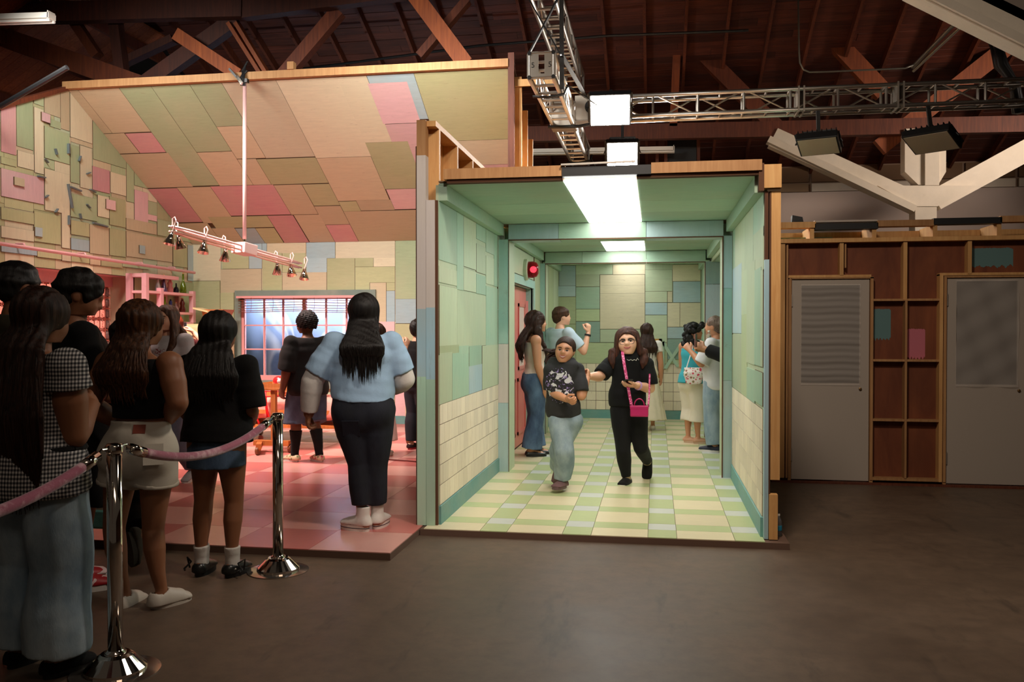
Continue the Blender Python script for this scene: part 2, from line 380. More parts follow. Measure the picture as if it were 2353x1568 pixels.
# ---- sloped ceiling of the pink room
sl = struct('ceiling', 'sloped patchwork ceiling of cream, sage and pink painted boards', 'ceiling',
            MB().prism([(-7.3, 0.0), (-1.6, 0.0), (-1.6, 3.4), (-7.3, 3.4)], fn_slope, -0.03, 0), M['joint'])
XE = -1.615; XW = -7.27; SB = 3.36
def sx(p): return uv_slope(p)[0] if isinstance(p, tuple) else p
def ss(p): return uv_slope(p)[1] if isinstance(p, tuple) else p
lineC = (sx(c2(1765, 80)) + sx(c3(650, 1150)) + sx(c5(980, 800))) / 3
lineB = (sx(c2(280, 150)) + sx(c2(800, 880))) / 2
for (xl, xr, st, sb, m) in [
    (XW, c1(975, 180), 0, c1(1345, 655), 'tan'), (XW, c1(1500, 660), c1(1300, 660), c1(1500, 900), 'tan'),
    (c1(975, 180), c1(1470, 165), 0, c1(1600, 645), 'tan'), (c1(1500, 655), c1(1470, 165), c1(1700, 650), c1(1800, 890), 'rose'),
    (c1(1470, 165), lineB, 0, c2(900, 1285), 'green'),
    (lineB, c2(1035, 580), 0, c2(1000, 875), 'green'), (c2(1035, 580), c2(1385, 540), 0, c2(1200, 568), 'green'),
    (c2(1385, 540), lineC, 0, c2(1900, 945), 'cream'), (c2(1035, 580), c2(1385, 540), c2(1200, 568), c2(1280, 962), 'tan'),
    (XW, c2(750, 1290), c2(300, 893), c2(600, 1302), 'tan'),
    (lineB, c2(1280, 965), c2(1000, 878), c2(1300, 1280), 'tan'), (c2(1280, 965), c2(1510, 965), c2(1400, 962), c2(1500, 1275), 'tan'),
    (c2(1510, 965), lineC, c3(400, 1160), c3(150, 1480), 'olive'), (c3(490, 1475), lineC, c3(490, 1478), c5(600, 372), 'olive'),
    (lineC, c3(1290, 230), 0, c3(1000, 1150), 'cream'), (c3(1250, 975), c3(1290, 230), 0, c3(1500, 962), 'cream'),
    (lineC, c3(1250, 975), c3(1000, 1150), c5(1000, 312), 'tan'),
    (c3(1290, 230), c3(1850, 190), 0, c3(2000, 690), 'blue'), (c3(1330, 400), c3(1755, 240), c3(1500, 252), c3(1880, 735), 'pink'),
    (c3(1560, 940), c3(1850, 190), c3(1700, 745), c3(1850, 1300), 'pink'),
    (c3(1850, 190), XE, 0, (1060, 322), 'olive'), (c3(1850, 190), XE, (1060, 322), (1090, 378), 'cream'), (c3(1850, 190), XE, (1090, 378), (1000, 430), 'pink'),
    (c3(1250, 975), c3(1760, 950), c3(1500, 965), c3(1800, 1525), 'olive'), (c5(1290, 170), XE, c5(1500, 170), c5(1500, 415), 'pink'),
    (lineC, c5(975, 400), c5(1000, 315), c5(900, 440), 'olive'), (c5(975, 400), c5(1390, 400), c5(1100, 305), c5(1200, 428), 'tan'),
    (lineC, XE, c5(1200, 432), SB, 'tan'),
    (c4(1205, 490), c4(1710, 110), c4(1300, 130), c4(1500, 488), 'rose'), (c4(560, 160), c4(1205, 490), c4(750, 150), c4(930, 583), 'tan'),
    (XW, c4(560, 160), c4(400, 165), c4(700, 572), 'rose'),
    (c4(1710, 110), c3(490, 1475), c3(300, 1480), c5(200, 480), 'tan'), (c3(490, 1475), lineC, c5(600, 375), c5(700, 598), 'tan'),
    (c5(570, 610), lineC, c5(700, 600), SB, 'rose'), (c5(180, 480), c5(570, 610), c5(300, 480), SB, 'tan'),
    (c4(1640, 490), c4(1950, 480), c4(1800, 488), SB, 'rose'), (c4(930, 510), c4(1640, 490), c4(1300, 500), c4(1300, 638), 'olive'),
    (c4(1250, 640), c4(1500, 645), c4(1400, 642), SB, 'blue'), (c4(1500, 645), c4(1730, 640), c4(1600, 640), SB, 'olive'),
    (XW, c4(930, 585), c4(800, 580), SB, 'tan'), (c4(930, 585), c4(1250, 640), c4(1100, 640), SB, 'tan')]:
    panel(sl, fn_slope, sx(xl), sx(xr), ss(st), ss(sb), m)
MB().box(-7.3, -1.66, 9.72, 9.80, 4.50, 4.59).build('ridge_board', M['pined'], sl)
MB().box(-4.32, -4.24, 9.70, 9.78, 4.59, 4.68).build('block', M['pined'], sl)

# ---- gabled left wall of the pink room with the opening of the glass block window
wl = group_struct('wall_left', 'gabled patchwork left wall of the pink room in cream, sage and pink boards', 'wall')
GA = (0.46, 1, 4.505 + 0.46 * -0); 
gab = [(math.tan(_al), 1, 4.505 + 9.8 * math.tan(_al)), (-0.46, 1, 4.505 - 0.46 * 9.8)]
WY0, WY1, WZ0, WZ1 = 5.6, 11.15, 0.95, 2.24
base = MB()
for (a0, a1, b0, b1) in ((5.5, 12.76, WZ1, 4.6), (5.5, 12.76, 0, WZ0), (WY1, 12.76, WZ0, WZ1), (5.5, WY0, WZ0, WZ1)):
    p = [(a0, b0), (a1, b0), (a1, b1), (a0, b1)]
    for c in gab: p = clip(p, *c)
    base.prism(p, fn_left, -0.05, 0)
base.build('backing_board', M['sage_v'], wl)
MB().prism([(5.5, 2.53), (9.8, 4.505), (9.8, 4.56), (5.5, 2.585)], fn_left, -0.06, 0.03).build('edge_board', M['roof'], wl)
under(wl, fn_left, 5.55, 12.72, WZ1, 4.6, ['cream_v', 'green_v', 'olive_v', 'tan_v', 'sage_v', 'cream_v'], 4, gab)
def lw(tl, br, m): 
    a, b = uv_left(tl), uv_left(br); panel(wl, fn_left, a[0], b[0], max(a[1], WZ1), max(b[1], WZ1), m + '_v', clips=gab)
def lwt(tl, br, m):
    a, b = uv_left(tl), uv_left(br); panel(wl, fn_left, a[0], b[0], 4.6, b[1], m + '_v', clips=gab)
for a in [(c1(-420, 300), c1(-2, 1040), 'green'), (c1(0, 300), c1(188, 930), 'rose'), (c1(190, 300), c1(392, 870), 'green'), (c1(400, 300), c1(520, 345), 'green'),
          (c1(525, 300), c1(718, 480), 'tan'), (c1(718, 300), c1(830, 640), 'tan'), (c1(835, 300), c1(1102, 790), 'cream'), (c1(1105, 300), c1(1510, 1090), 'green'),
          (c1(1510, 900), c1(1605, 1500), 'green'), (c1(1605, 1100), c1(1772, 1330), 'green')]: lwt(*a)
for a in [(c1(0, 935), c1(188, 1070), 'olive'), (c1(200, 860), c1(400, 1110), 'cream'), (c1(400, 340), c1(520, 1160), 'cream'),
          (c1(590, 485), c1(722, 620), 'green'), (c1(525, 570), c1(830, 1040), 'green'), (c1(835, 790), c1(948, 1275), 'green'), (c1(950, 800), c1(1098, 1345), 'cream'),
          (c1(1100, 1050), c1(1312, 1390), 'rose'), (c1(1316, 1120), c1(1508, 1420), 'cream'), (c1(1605, 1335), c1(1772, 1750), 'pink'), (c4(200, 480), c4(310, 575), 'pink'),
          (c1(-420, 990), c1(-2, 1480), 'tan'), (c1(0, 1075), c1(520, 1520), 'pink'), (c1(525, 1080), c1(830, 1640), 'cream'), (c7(780, 200), c7(890, 740), 'cream'),
          (c7(895, 20), c7(1240, 390), 'green'), (c7(1245, 40), c7(1395, 350), 'cream'), (c7(-400, 130), c7(-5, 620), 'green'), (c7(0, 200), c7(425, 430), 'olive'), (c7(425, 250), c7(772, 690), 'olive'),
          (c7(0, 440), c7(425, 650), 'cream'), (c7(900, 365), c7(1140, 590), 'olive'), (c7(900, 595), c7(1138, 780), 'blue'), (c7(1142, 420), c7(1392, 830), 'tan'),
          (c7(1396, 60), c7(1608, 470), 'olive'), (c7(1396, 470), c7(1608, 850), 'olive'), (c7(1612, 340), c4(305, 735), 'tan'), (c7(1612, 510), c4(492, 1065), 'tan'),
          (c4(310, 540), c4(500, 770), 'green'), (c4(500, 700), c4(750, 830), 'green'), (c4(500, 800), c4(672, 1130), 'olive'), (c4(675, 850), c4(752, 1290), 'blue'),
          (c7(0, 680), c7(462, 830), 'blue'), (c7(465, 740), c7(778, 880), 'olive'), (c7(782, 790), c7(900, 905), 'cream'), (c7(903, 820), c7(1138, 930), 'olive'),
          (c7(1142, 850), c7(1280, 955), 'tan'), (c7(1285, 880), c7(1560, 990), 'olive'), (c7(1560, 900), c7(1904, 1010), 'green'), (c4(305, 1090), c4(500, 1130), 'green')]: lw(*a)
for tl, br, m in [(c1(475, 400), c1(580, 545), 'pink'), (c1(145, 1180), c1(270, 1310), 'tan'), (c7(1340, 95), c7(1465, 250), 'pink'), (c7(422, 455), c7(520, 590), 'blue'), (c7(1770, 690), c7(1845, 810), 'blue')]:
    a, b = uv_left(tl), uv_left(br); panel(wl, fn_left, a[0], b[0], a[1], b[1], m + '_v', th=0.02)
for (y0, y1, z0, z1, m) in [(WY1, 12.0, WZ0, 2.24, 'olive'), (12.0, 12.74, 1.5, 2.24, 'green'), (12.0, 12.74, 0.7, 1.5, 'sage'), (WY1, 12.0, 0.05, WZ0, 'sage'), (8.0, WY1, 0.5, WZ0, 'rose'), (8, WY1, 0.05, 0.5, 'tan'), (12.0, 12.74, 0.05, 0.7, 'tan')]:
    panel(wl, fn_left, y0, y1, z0, z1, m + '_v')
steel = plain('pin_steel', rgb(120, 130, 138), 0.4, 0.5)
for (p, q, w) in [(c1(665, 845), c1(685, 915), 12), (c1(825, 785), c1(825, 905), 16), (c1(970, 935), c1(950, 995), 10), (c1(1045, 1150), c1(1085, 1130), 9), (c1(545, 970), c1(580, 1015), 9), (c1(545, 1435), c1(580, 1405), 9),
                  (c1(820, 1270), c1(870, 1560), 14), (c1(850, 1305), c1(975, 1355), 14), (c1(1085, 1335), c1(1150, 1370), 10), (c1(1045, 1515), c1(1085, 1560), 10), (c7(1200, 405), c7(1385, 455), 14), (c7(1030, 285), c7(1045, 350), 10), (c7(745, 225), c7(715, 270), 9), (c7(890, 310), c7(890, 430), 12), (c1(460, 1175), c1(545, 1195), 12)]:
    a, b = onX(*p, -7.25), onX(*q, -7.25); MB().beam(a, b, w / 800, 0.03, (1, 0, 0)).build('nailed_strip', steel, wl)
# recess of the window
wn = group_struct('window_1', 'glowing pink glass block window in the left wall of the pink room', 'window')
RX = -7.62
rec = MB().box(RX - 0.3, -7.28, WY0 - 0.02, WY1, WZ1, WZ1 + 0.03).box(RX - 0.3, -7.28, WY0 - 0.02, WY1, WZ0 - 0.03, WZ0)
rec.build('sill', M['rose'], wn)
MB().box(RX - 0.06, -7.28, WY1, WY1 + 0.03, WZ0, WZ1).build('jamb', M['tan_v'], wn)
MB().box(RX - 0.06, RX + 0.02, WY0, WY1, 2.10, WZ1).build('head_board', M['rose'], wn)
gb = NT('glass_block'); gv = gb.noise(gb.vec((1, 1, 1), True), 22, 2); gb.col(rgb(255, 205, 195)); gb.set(Roughness=0.12, IOR=1.3, Transmission_Weight=0.75); gb.bump(gv, 0.5, 0.02)
by = WY1 - 0.004; k = 0; bw, bh = 0.118, 0.152
bm_ = bmesh.new(); bmesh.ops.create_cube(bm_, size=1.0); bmesh.ops.scale(bm_, vec=(0.07, bw - 0.012, bh - 0.012), verts=bm_.verts)
bmesh.ops.bevel(bm_, geom=list(bm_.edges), offset=0.022, segments=2, affect='EDGES'); bme = bpy.data.meshes.new('glass_block'); bm_.to_mesh(bme); bme.shade_smooth(); bme.materials.append(gb.m)
mort = MB()
while by - bw > 8.2:
    for r_ in range(7):
        z1 = 2.10 - r_ * bh
        o = bpy.data.objects.new('glass_block', bme); COL.objects.link(o); o.parent = wn; o.location = (RX - 0.035, by - bw / 2, z1 - bh / 2)
    mort.box(RX - 0.06, RX - 0.012, by - bw - 0.005, by - bw + 0.005, 1.03, 2.10); by -= bw
for r_ in range(8): mort.box(RX - 0.06, RX - 0.012, by, WY1, 2.10 - r_ * bh - 0.005, 2.10 - r_ * bh + 0.005)
mort.build('mortar', plain('mortar', rgb(214, 120, 104), 0.7), wn)
MB().box(RX - 0.06, RX + 0.0, WY0, by, WZ0, 2.1).box(RX - 0.06, RX, by, WY1, WZ0, 1.04).build('infill_board', M['rose'], wn)
MB().box(RX - 0.16, RX - 0.15, by, WY1, 1.03, 2.10).build('backlight', emit('backlight_pink', (1.0, 0.42, 0.32), 2.2), wn)
# pink rail with brackets
rl = tag(MB().tube([onX(u, v, -7.13) for u, v in ((-60, 552), (0, 560), (447, 627))], 0.022, 8).build('wall_rail', plain('rail_pink', rgb(214, 158, 160), 0.4)), 'long pink pipe rail along the left wall above the glass blocks', 'rail')
for u, v in ((60, 570), (200, 591), (331, 612), (405, 622)):
    p = onX(u, v, -7.13); MB().tube([p, p + np.array([-0.03, 0, 0.05]), (-7.262, p[1], p[2] + 0.05)], 0.012, 6).build('bracket', plain('rail_pink', PINK), rl)

# ---- back wall of the pink room
wb = group_struct('wall_back', 'patchwork back wall of the pink room around the big window', 'wall')
X0, X1, Z0, Z1 = -6.50, -4.27, 0.70, 2.07
MB().box(-7.3, X0, 12.74, 12.8, 0, 2.95).box(X1, -1.6, 12.74, 12.8, 0, 2.95).box(X0, X1, 12.74, 12.8, Z1, 2.95).box(X0, X1, 12.74, 12.8, 0, Z0).build('backing_board', M['olive'], wb)
under(wb, fn_back, -7.24, X0 - 0.05, 0.2, 2.84, ['olive', 'sage', 'cream'], 5); under(wb, fn_back, X1 + 0.05, -1.78, 0.2, 2.84, ['olive', 'sage', 'tan', 'cream'], 6); under(wb, fn_back, X0, X1, Z1 + 0.05, 2.84, ['olive', 'sage', 'cream'], 7)
def bw_(tl, br, m):
    a, b = uv_back(tl), uv_back(br); panel(wb, fn_back, a[0], b[0], a[1], b[1], m)
for a in [(d4(240, 465), d4(505, 805), 'cream'), (d4(515, 480), d4(755, 697), 'olive'), (d4(755, 470), d4(873, 697), 'blue'), (d4(916, 455), d4(1270, 557), 'tan'), (d4(873, 460), d4(916, 557), 'blue'),
          (d4(875, 557), d4(1055, 910), 'olive'), (d4(1055, 557), d4(1268, 730), 'olive'), (d4(1272, 450), d4(1532, 603), 'blue'), (d4(1272, 603), d4(1458, 730), 'blue'), (d4(1535, 445), d4(2072, 600), 'cream'), (d4(1877, 600), d4(2072, 678), 'cream'),
          (d4(1458, 603), d4(1710, 903), 'olive'), (d4(1710, 600), d4(1877, 680), 'olive'), (d4(1712, 682), d4(2072, 822), 'olive'), (d4(1712, 822), d4(1843, 903), 'olive'), (d4(1993, 822), d4(2072, 897), 'olive'), (d4(2075, 440), d4(2300, 970), 'green'),
          (d4(500, 702), d4(870, 912), 'tan'), (d4(1056, 732), d4(1456, 907), 'tan'), (d4(1845, 824), d4(1992, 1176), 'tan'), (d4(1993, 897), d4(2072, 1176), 'blue'), (d4(2075, 970), d4(2300, 1190), 'blue'),
          (d4(240, 810), d4(498, 1240), 'olive'), (d4(498, 912), d4(622, 1240), 'olive'), (d5(775, 290), d5(1018, 820), 'pink'), (d5(775, 820), d5(1018, 1358), 'tan'), (d5(1020, 315), d5(1275, 800), 'olive'), (d5(1020, 803), d5(1275, 1358), 'pink')]: bw_(*a)
for (x0, x1, z0, z1, m) in [(-7.26, -6.55, 0.7, 1.3, 'sage'), (-7.26, -6.55, 0.17, 0.7, 'tan'), (-6.5, -4.3, 0.17, 0.68, 'sage'), (-3.5, -1.75, 0.17, 2.84, 'olive')]: panel(wb, fn_back, x0, x1, z0, z1, m)
struct('baseboard_back', 'blue green baseboard along the back wall of the pink room', 'baseboard', MB().box(-7.26, -1.75, 12.705, 12.735, 0.05, 0.17), M['teal'])
# window with frame, glazing bars, panes
w2 = group_struct('window_2', 'pink framed many paned window in the back wall of the pink room', 'window')
cas = MB(); t_ = 0.075
cas.box(X0 - 0.04, X1 + 0.04, 12.69, 12.735, Z1 - 0.05, Z1 + 0.04).box(X0 - 0.04, X0 + 0.06, 12.69, 12.735, Z0, Z1 - 0.05).box(X1 - 0.07, X1 + 0.04, 12.69, 12.735, Z0, Z1 - 0.05).box(X0 - 0.06, X1 + 0.06, 12.66, 12.735, Z0 - 0.12, Z0)
cas.build('casing', paint('paint_casing', rgb(112, 130, 122), (3, 3, 3), 0.3), w2)
pk = plain('window_pink', rgb(232, 160, 158), 0.45)
xa, xb = X0 + 0.06, X1 - 0.07
def wx(u): return onY(u, 760, 12.75)[0]
fr = MB().box(xa, wx(563), 12.72, 12.79, Z0, Z1 - 0.05).box(wx(845), xb, 12.72, 12.79, Z0, Z1 - 0.05).box(xa, xb, 12.72, 12.79, Z0, Z0 + 0.075).box(xa, xb, 12.72, 12.79, Z1 - 0.1, Z1 - 0.05)
fr.box(wx(697), wx(704), 12.715, 12.79, Z0, Z1 - 0.05); fr.build('frame', pk, w2)
bars = [563, 608, 651.5, 697, 704, 750, 797, 845]
for u in (608, 651.5, 750, 797): MB().box(wx(u) - 0.012, wx(u) + 0.012, 12.73, 12.77, Z0 + 0.07, Z1 - 0.09).build('glazing_bar', pk, w2)
zz = [Z0 + 0.075, onY(600, 803, 12.75)[2], onY(600, 748, 12.75)[2], Z1 - 0.1]
for z in zz[1:3]: MB().box(wx(563), wx(845), 12.732, 12.768, z - 0.01, z + 0.01).build('glazing_bar', pk, w2)
pane = plain('pane_glass', (1, 1, 1), 0.02, 0, Transmission_Weight=1.0, IOR=1.1)
for i in range(7):
    if i == 3: continue
    for j in range(3): MB().box(wx(bars[i]), wx(bars[i + 1]), 12.748, 12.752, zz[j], zz[j + 1]).build('pane', pane, w2)
# painted sky cloth behind the window
t = NT('sky_cloth'); v = t.vec((1, 1, 1)); a = t.noise(v, 1.0, 6, 0.55, 2.2); b = t.noise(t.vec((6, 6, 0.6)), 2.0, 2)
sep = t.n('ShaderNodeSeparateXYZ'); t.l(t.tc.outputs['Object'], sep.inputs[0])
h = t.math('ADD', t.math('MULTIPLY', sep.outputs['X'], 0.17), 0.93); h = t.math('ADD', h, t.math('MULTIPLY', t.math('SUBTRACT', sep.outputs['Z'], 1.4), 0.22))
f = t.math('ADD', t.math('MULTIPLY', h, 0.9), t.math('SUBTRACT', a, 0.55))
x = t.ramp(f, [(0.02, rgb(128, 148, 190)), (0.2, rgb(168, 184, 220)), (0.45, rgb(206, 214, 236)), (0.8, rgb(240, 242, 248))])
dx = t.math('POWER', t.math('DIVIDE', t.math('ADD', sep.outputs['X'], 6.0), 0.42), 2.0); dz = t.math('POWER', t.math('DIVIDE', t.math('SUBTRACT', sep.outputs['Z'], 0.95), 0.75), 2.0)
shp_ = t.ramp(t.math('ADD', t.math('ADD', dx, dz), t.math('MULTIPLY', a, 1.2)), [(0.55, 1.0), (1.0, 0.0)]); x = t.mix(t.math('MULTIPLY', shp_, 0.85), x, rgb(62, 84, 128))
wsp = t.ramp(t.noise(t.vec((1, 1, 0.6)), 1.3, 1, 0.4, 1.6), [(0.42, 0.0), (0.53, 1.0), (0.6, 0.0)]); x = t.mix(t.math('MULTIPLY', wsp, 0.6), x, rgb(226, 230, 242))
x = t.mix(t.math('MULTIPLY', b, 0.15), x, rgb(80, 100, 140)); t.col(x); t.set(Roughness=0.9)
cl = MB(); n = 60
for i in range(n + 1):
    xx = -7.6 + 4.6 * i / n; yy = 13.35 + 0.008 * math.sin(i * 1.3) + 0.012 * math.sin(i * 0.37)
    cl.v += [(xx, yy, 0.0), (xx, yy, 2.9)]
for i in range(n): cl.f.append((2 * i, 2 * i + 2, 2 * i + 3, 2 * i + 1))
o = cl.build('backdrop_cloth', t.m, smooth=True); tag(o, 'painted blue cloudy sky cloth hanging behind the pink window', 'backdrop'); md = o.modifiers.new('solid', 'SOLIDIFY'); md.thickness = 0.004
lamp_area('cloth_fill_lamp', (-5.2, 12.98, 2.75), (-5.2, 13.4, 1.2), 2.2, 0.15, 120, (0.92, 0.95, 1.0), 160)  # unseen lamps added behind the wall to brighten the sky cloth
lamp_area('cloth_fill_lamp', (-4.5, 12.98, 0.35), (-4.5, 13.4, 1.5), 1.0, 0.15, 40, (0.92, 0.95, 1.0), 160)

# ================================================================== the dividing wall between pink room and corridor
dv = group_struct('wall_right', 'dividing stud wall between pink room and corridor with painted end posts', 'wall')
MB().box(-1.735, -1.722, 6.2, 12.74, 0.05, 3.04).build('sheathing', M['pine'], dv)
MB().box(-1.752, -1.737, 6.24, 12.74, 0.05, 2.9).build('lining', paint('paint_lining', rgb(120, 120, 96)), dv)
MB().box(-1.72, -1.6, 6.2, 9.78, 3.0, 3.04).build('top_plate', M['pine'], dv)
for i, y in enumerate([6.3, 6.9, 7.5, 8.1, 8.7, 9.3]): MB().box(-1.72, -1.6, y, y + 0.04, 2.2, 3.0).build('stud', M['pine'], dv)
def posts(x0, x1, zs, mats, depth=(6.16, 6.24)):
    for i in range(len(zs) - 1): MB().box(x0, x1, depth[0], depth[1], zs[i], zs[i + 1]).build('post_board', mats[i], dv)
lil = paint('paint_lilac_grey', rgb(206, 198, 194), (8, 8, 1), 0.2, 0.6, 0.08); bl_ = paint('paint_post_blue', rgb(160, 196, 210), (8, 8, 1), 0.3, 0.6, 0.08); mi_ = paint('paint_post_mint', rgb(172, 210, 188), (8, 8, 1), 0.3, 0.6, 0.08)
zb = [0.05, 1.15, 1.65, 2.78, 3.04]
posts(-1.735, -1.667, zb, [mi_, bl_, lil, M['pined']]); posts(-1.665, -1.6, [0.05, 1.13, 1.66, 2.45], [mi_, bl_, lil])
MB().box(-1.6, -1.582, 6.175, 6.24, 0.05, 2.45).build('board_edge', M['card'], dv)
MB().box(-1.745, -1.737, 6.17, 6.26, 0.05, 2.85).build('board_edge', M['card'], dv)
# right gable over the corridor
rg = group_struct('wall_right', 'raw stud gable closing the right end of the sloped ceiling', 'wall')
MB().prism([(9.8, 3.0), (12.74, 2.9), (9.8, 4.5)], lambda a, c, d: (-1.63 + d, a, c), -0.01, 0.0).build('sheathing', M['pine'], rg)
MB().box(-1.665, -1.595, 9.74, 9.8, 2.6, 4.66).build('end_board', M['roof'], rg)
for y, zt in ((9.88, 4.42), (10.35, 4.15), (10.8, 3.9), (11.4, 3.55), (12.0, 3.2)): MB().box(-1.628, -1.53, y, y + 0.045, 2.6, zt).build('stud', M['pine'], rg)
MB().box(-1.63, -1.15, 9.84, 9.87, 4.30, 4.38).build('brace', M['pine'], rg)

# ================================================================== corridor: left, right and end walls
h1, h2, h3, h4, h5 = crop(980, 390, 5.227), crop(980, 660, 5.227), crop(1600, 390, 5.227), crop(1640, 660, 5.227), crop(1230, 590, 5.227)
TZ0, TH, NR = 0.19, 0.150, 5
TZ1 = TZ0 + TH * NR
def tiles(parent, ax, plane, a0, a1, off=0.0):
    g = {'x': (plane, plane + 0.002, a0, a1), '-x': (plane - 0.002, plane, a0, a1), 'y': (a0, a1, plane - 0.002, plane)}[ax]
    MB().box(*g, TZ0, TZ1).build('grout', M['joint'], parent)
    for r_ in range(NR):
        a = a0 - ((r_ * 0.37 + off) % 1) * 0.155 * (1 if ax != 'y' else 0)
        while a < a1 - 0.012:
            b = min(a + 0.155, a1); s = max(a, a0)
            if b - s > 0.012: piece(parent, 'tile', s, b, TZ0 + r_ * TH, TZ0 + (r_ + 1) * TH, plane, 0.007, M['shingle'], ax)
            a += 0.155
def struct_backing(o, mb): mb.build('backing_board', M['sage_v'], o)
hl = group_struct('wall_left', 'left wall of the corridor in green painted boards over cream tiles', 'wall')
DY0, DY1, DZ = 9.45, 11.15, 2.03
struct_backing(hl, MB().box(HL - 0.02, HL, 6.2, DY0, 0.05, HZ).box(HL - 0.02, HL, DY1, HE, 0.05, HZ).box(HL - 0.02, HL, DY0, DY1, DZ, HZ))
def hw(par, uvf, fn, tl, br, m, zmin=TZ1, lo=6.2, hi=8.62):
    a, b = uvf(tl), uvf(br); panel(par, fn, min(max(a[0], lo), hi), min(max(b[0], lo), hi), max(a[1], zmin), min(max(b[1], zmin), HZ), m + '_v', th=0.004, gap=0.0012, edge=_er.random() < 0.35)
_er = random.Random(12)
for a in [(h1(138, 300), h1(360, 1150), 'mint'), (h1(138, 1150), h1(360, 1400), 'sage'), (h1(360, 300), h1(440, 1455), 'mint'), (h1(440, 300), h1(590, 1210), 'sage'), (h1(440, 1180), h1(590, 1480), 'sage'), (h1(592, 300), h1(705, 885), 'mint'), (h1(592, 885), h1(705, 1265), 'sage'), (h1(592, 1250), h1(705, 1510), 'mint'),
          (h1(708, 300), h1(808, 1030), 'mint'), (h1(708, 1030), h1(805, 1395), 'sage'), (h1(808, 300), h1(960, 1440), 'mint'), (h1(708, 1395), h2(960, 694), 'mint'),
          (h2(138, -30), h2(360, 700), 'sage'), (h2(360, 40), h2(705, 700), 'sage'), (h2(138, 708), h2(380, 790), 'green'), (h2(138, 795), h2(300, 1420), 'sage'), (h2(300, 795), h2(500, 1420), 'mint'), (h2(380, 708), h2(500, 795), 'mint'),
          (h2(503, 708), h2(655, 950), 'mint'), (h2(503, 952), h2(658, 1400), 'blue'), (h2(660, 705), h2(960, 1400), 'sage')]: hw(hl, uv_hl, fn_hl, *a)
for (y0, y1, z0, z1, m) in [(8.6, 9.4, 1.7, HZ, 'sage'), (8.6, 9.4, TZ1, 1.7, 'mint'), (DY0, DY1, 2.14, 2.44, 'sage'), (11.25, 11.85, TZ1, 1.6, 'sage'), (11.25, 11.85, 1.6, 2.45, 'green'), (12.1, 12.8, TZ1, 2.45, 'green'), (12.8, 13.4, TZ1, 1.5, 'sage'), (12.8, 13.4, 1.5, 2.45, 'green'), (13.4, HE, TZ1, 2.45, 'sage')]:
    panel(hl, fn_hl, y0, y1, z0, z1, m + '_v', th=0.006)
tiles(hl, 'x', HL, 6.215, 8.62); tiles(hl, 'x', HL, 8.98, 9.35, 0.4); tiles(hl, 'x', HL, 11.25, 11.85); tiles(hl, 'x', HL, 12.1, HE, 0.2)
hr = group_struct('wall_right', 'right wall of the corridor in green painted boards over cream tiles', 'wall')
struct_backing(hr, MB().box(HR, HR + 0.02, 6.2, 9.0, 0.05, HZ).box(HR, HR + 0.02, 11.85, HE, 0.05, HZ).box(HR, HR + 0.02, 9.0, 11.85, 2.4, HZ))
for a in [(h3(690, 200), h3(870, 750), 'mint'), (h3(690, 790), h3(860, 1240), 'sage'), (h3(592, 300), h3(688, 1150), 'sage'), (h3(470, 400), h3(590, 1215), 'sage'), (h3(380, 600), h3(470, 1290), 'mint'),
          (h3(380, 1290), h4(218, 560), 'mint'), (h4(218, -200), h4(340, 560), 'blue'), (h4(150, 562), h4(340, 1280), 'sage'), (h4(342, 330), h4(403, 1370), 'green'), (h4(342, -180), h4(403, 325), 'sage'), (h4(405, -260), h4(500, 940), 'sage'),
          (h4(500, -200), h4(575, 960), 'mint'), (h4(575, -200), h4(640, 980), 'sage'), (h4(405, 960), h4(500, 1400), 'mint'), (h4(500, 990), h4(640, 1470), 'mint')]: hw(hr, uv_hr, fn_hr, *a, hi=8.6)
for (y0, y1, z0, z1, m) in [(8.6, 9.0, TZ1, 2.45, 'mint'), (12.1, 12.7, TZ1, 2.45, 'sage'), (12.7, 13.5, TZ1, 1.8, 'sage'), (12.7, 13.5, 1.8, 2.45, 'green'), (13.5, HE, TZ1, 2.45, 'mint')]:
    panel(hr, fn_hr, y0, y1, z0, z1, m + '_v', th=0.006)
tiles(hr, '-x', HR, 6.215, 8.6); tiles(hr, '-x', HR, 12.1, HE, 0.3)
posts_ = MB().box(HR, HR + 0.028, 6.14, 6.2, 0.05, 1.98); posts_.build('edge_board', bl_, hr)
MB().box(HR + 0.0, HR + 0.022, 6.15, 6.2, 1.98, 2.45).build('board_edge', M['card'], hr)
MB().box(HR + 0.03, HR + 0.04, 6.15, 6.22, 0.05, 2.45).build('board_edge', M['card'], hr)
MB().box(HR + 0.042, HR + 0.105, 6.15, 6.24, 0.46, 2.45).build('post_board', M['pine'], hr)
MB().box(HR + 0.032, HR + 0.09, 6.13, 6.2, 0.05, 0.36).build('post_board', M['pine'], hr)
MB().box(0.70, 0.735, 6.12, 6.2, 2.45, 2.64).build('board_edge', M['card'], hr)
MB().box(0.735, 0.85, 6.12, 6.2, 2.47, 2.63).build('header_block', M['pine'], hr)
he = group_struct('wall_back', 'patchwork end wall of the corridor in green, cream and blue boards over tiles', 'wall')
struct_backing(he, MB().box(HL, HR, HE, HE + 0.02, 0.05, HZ))
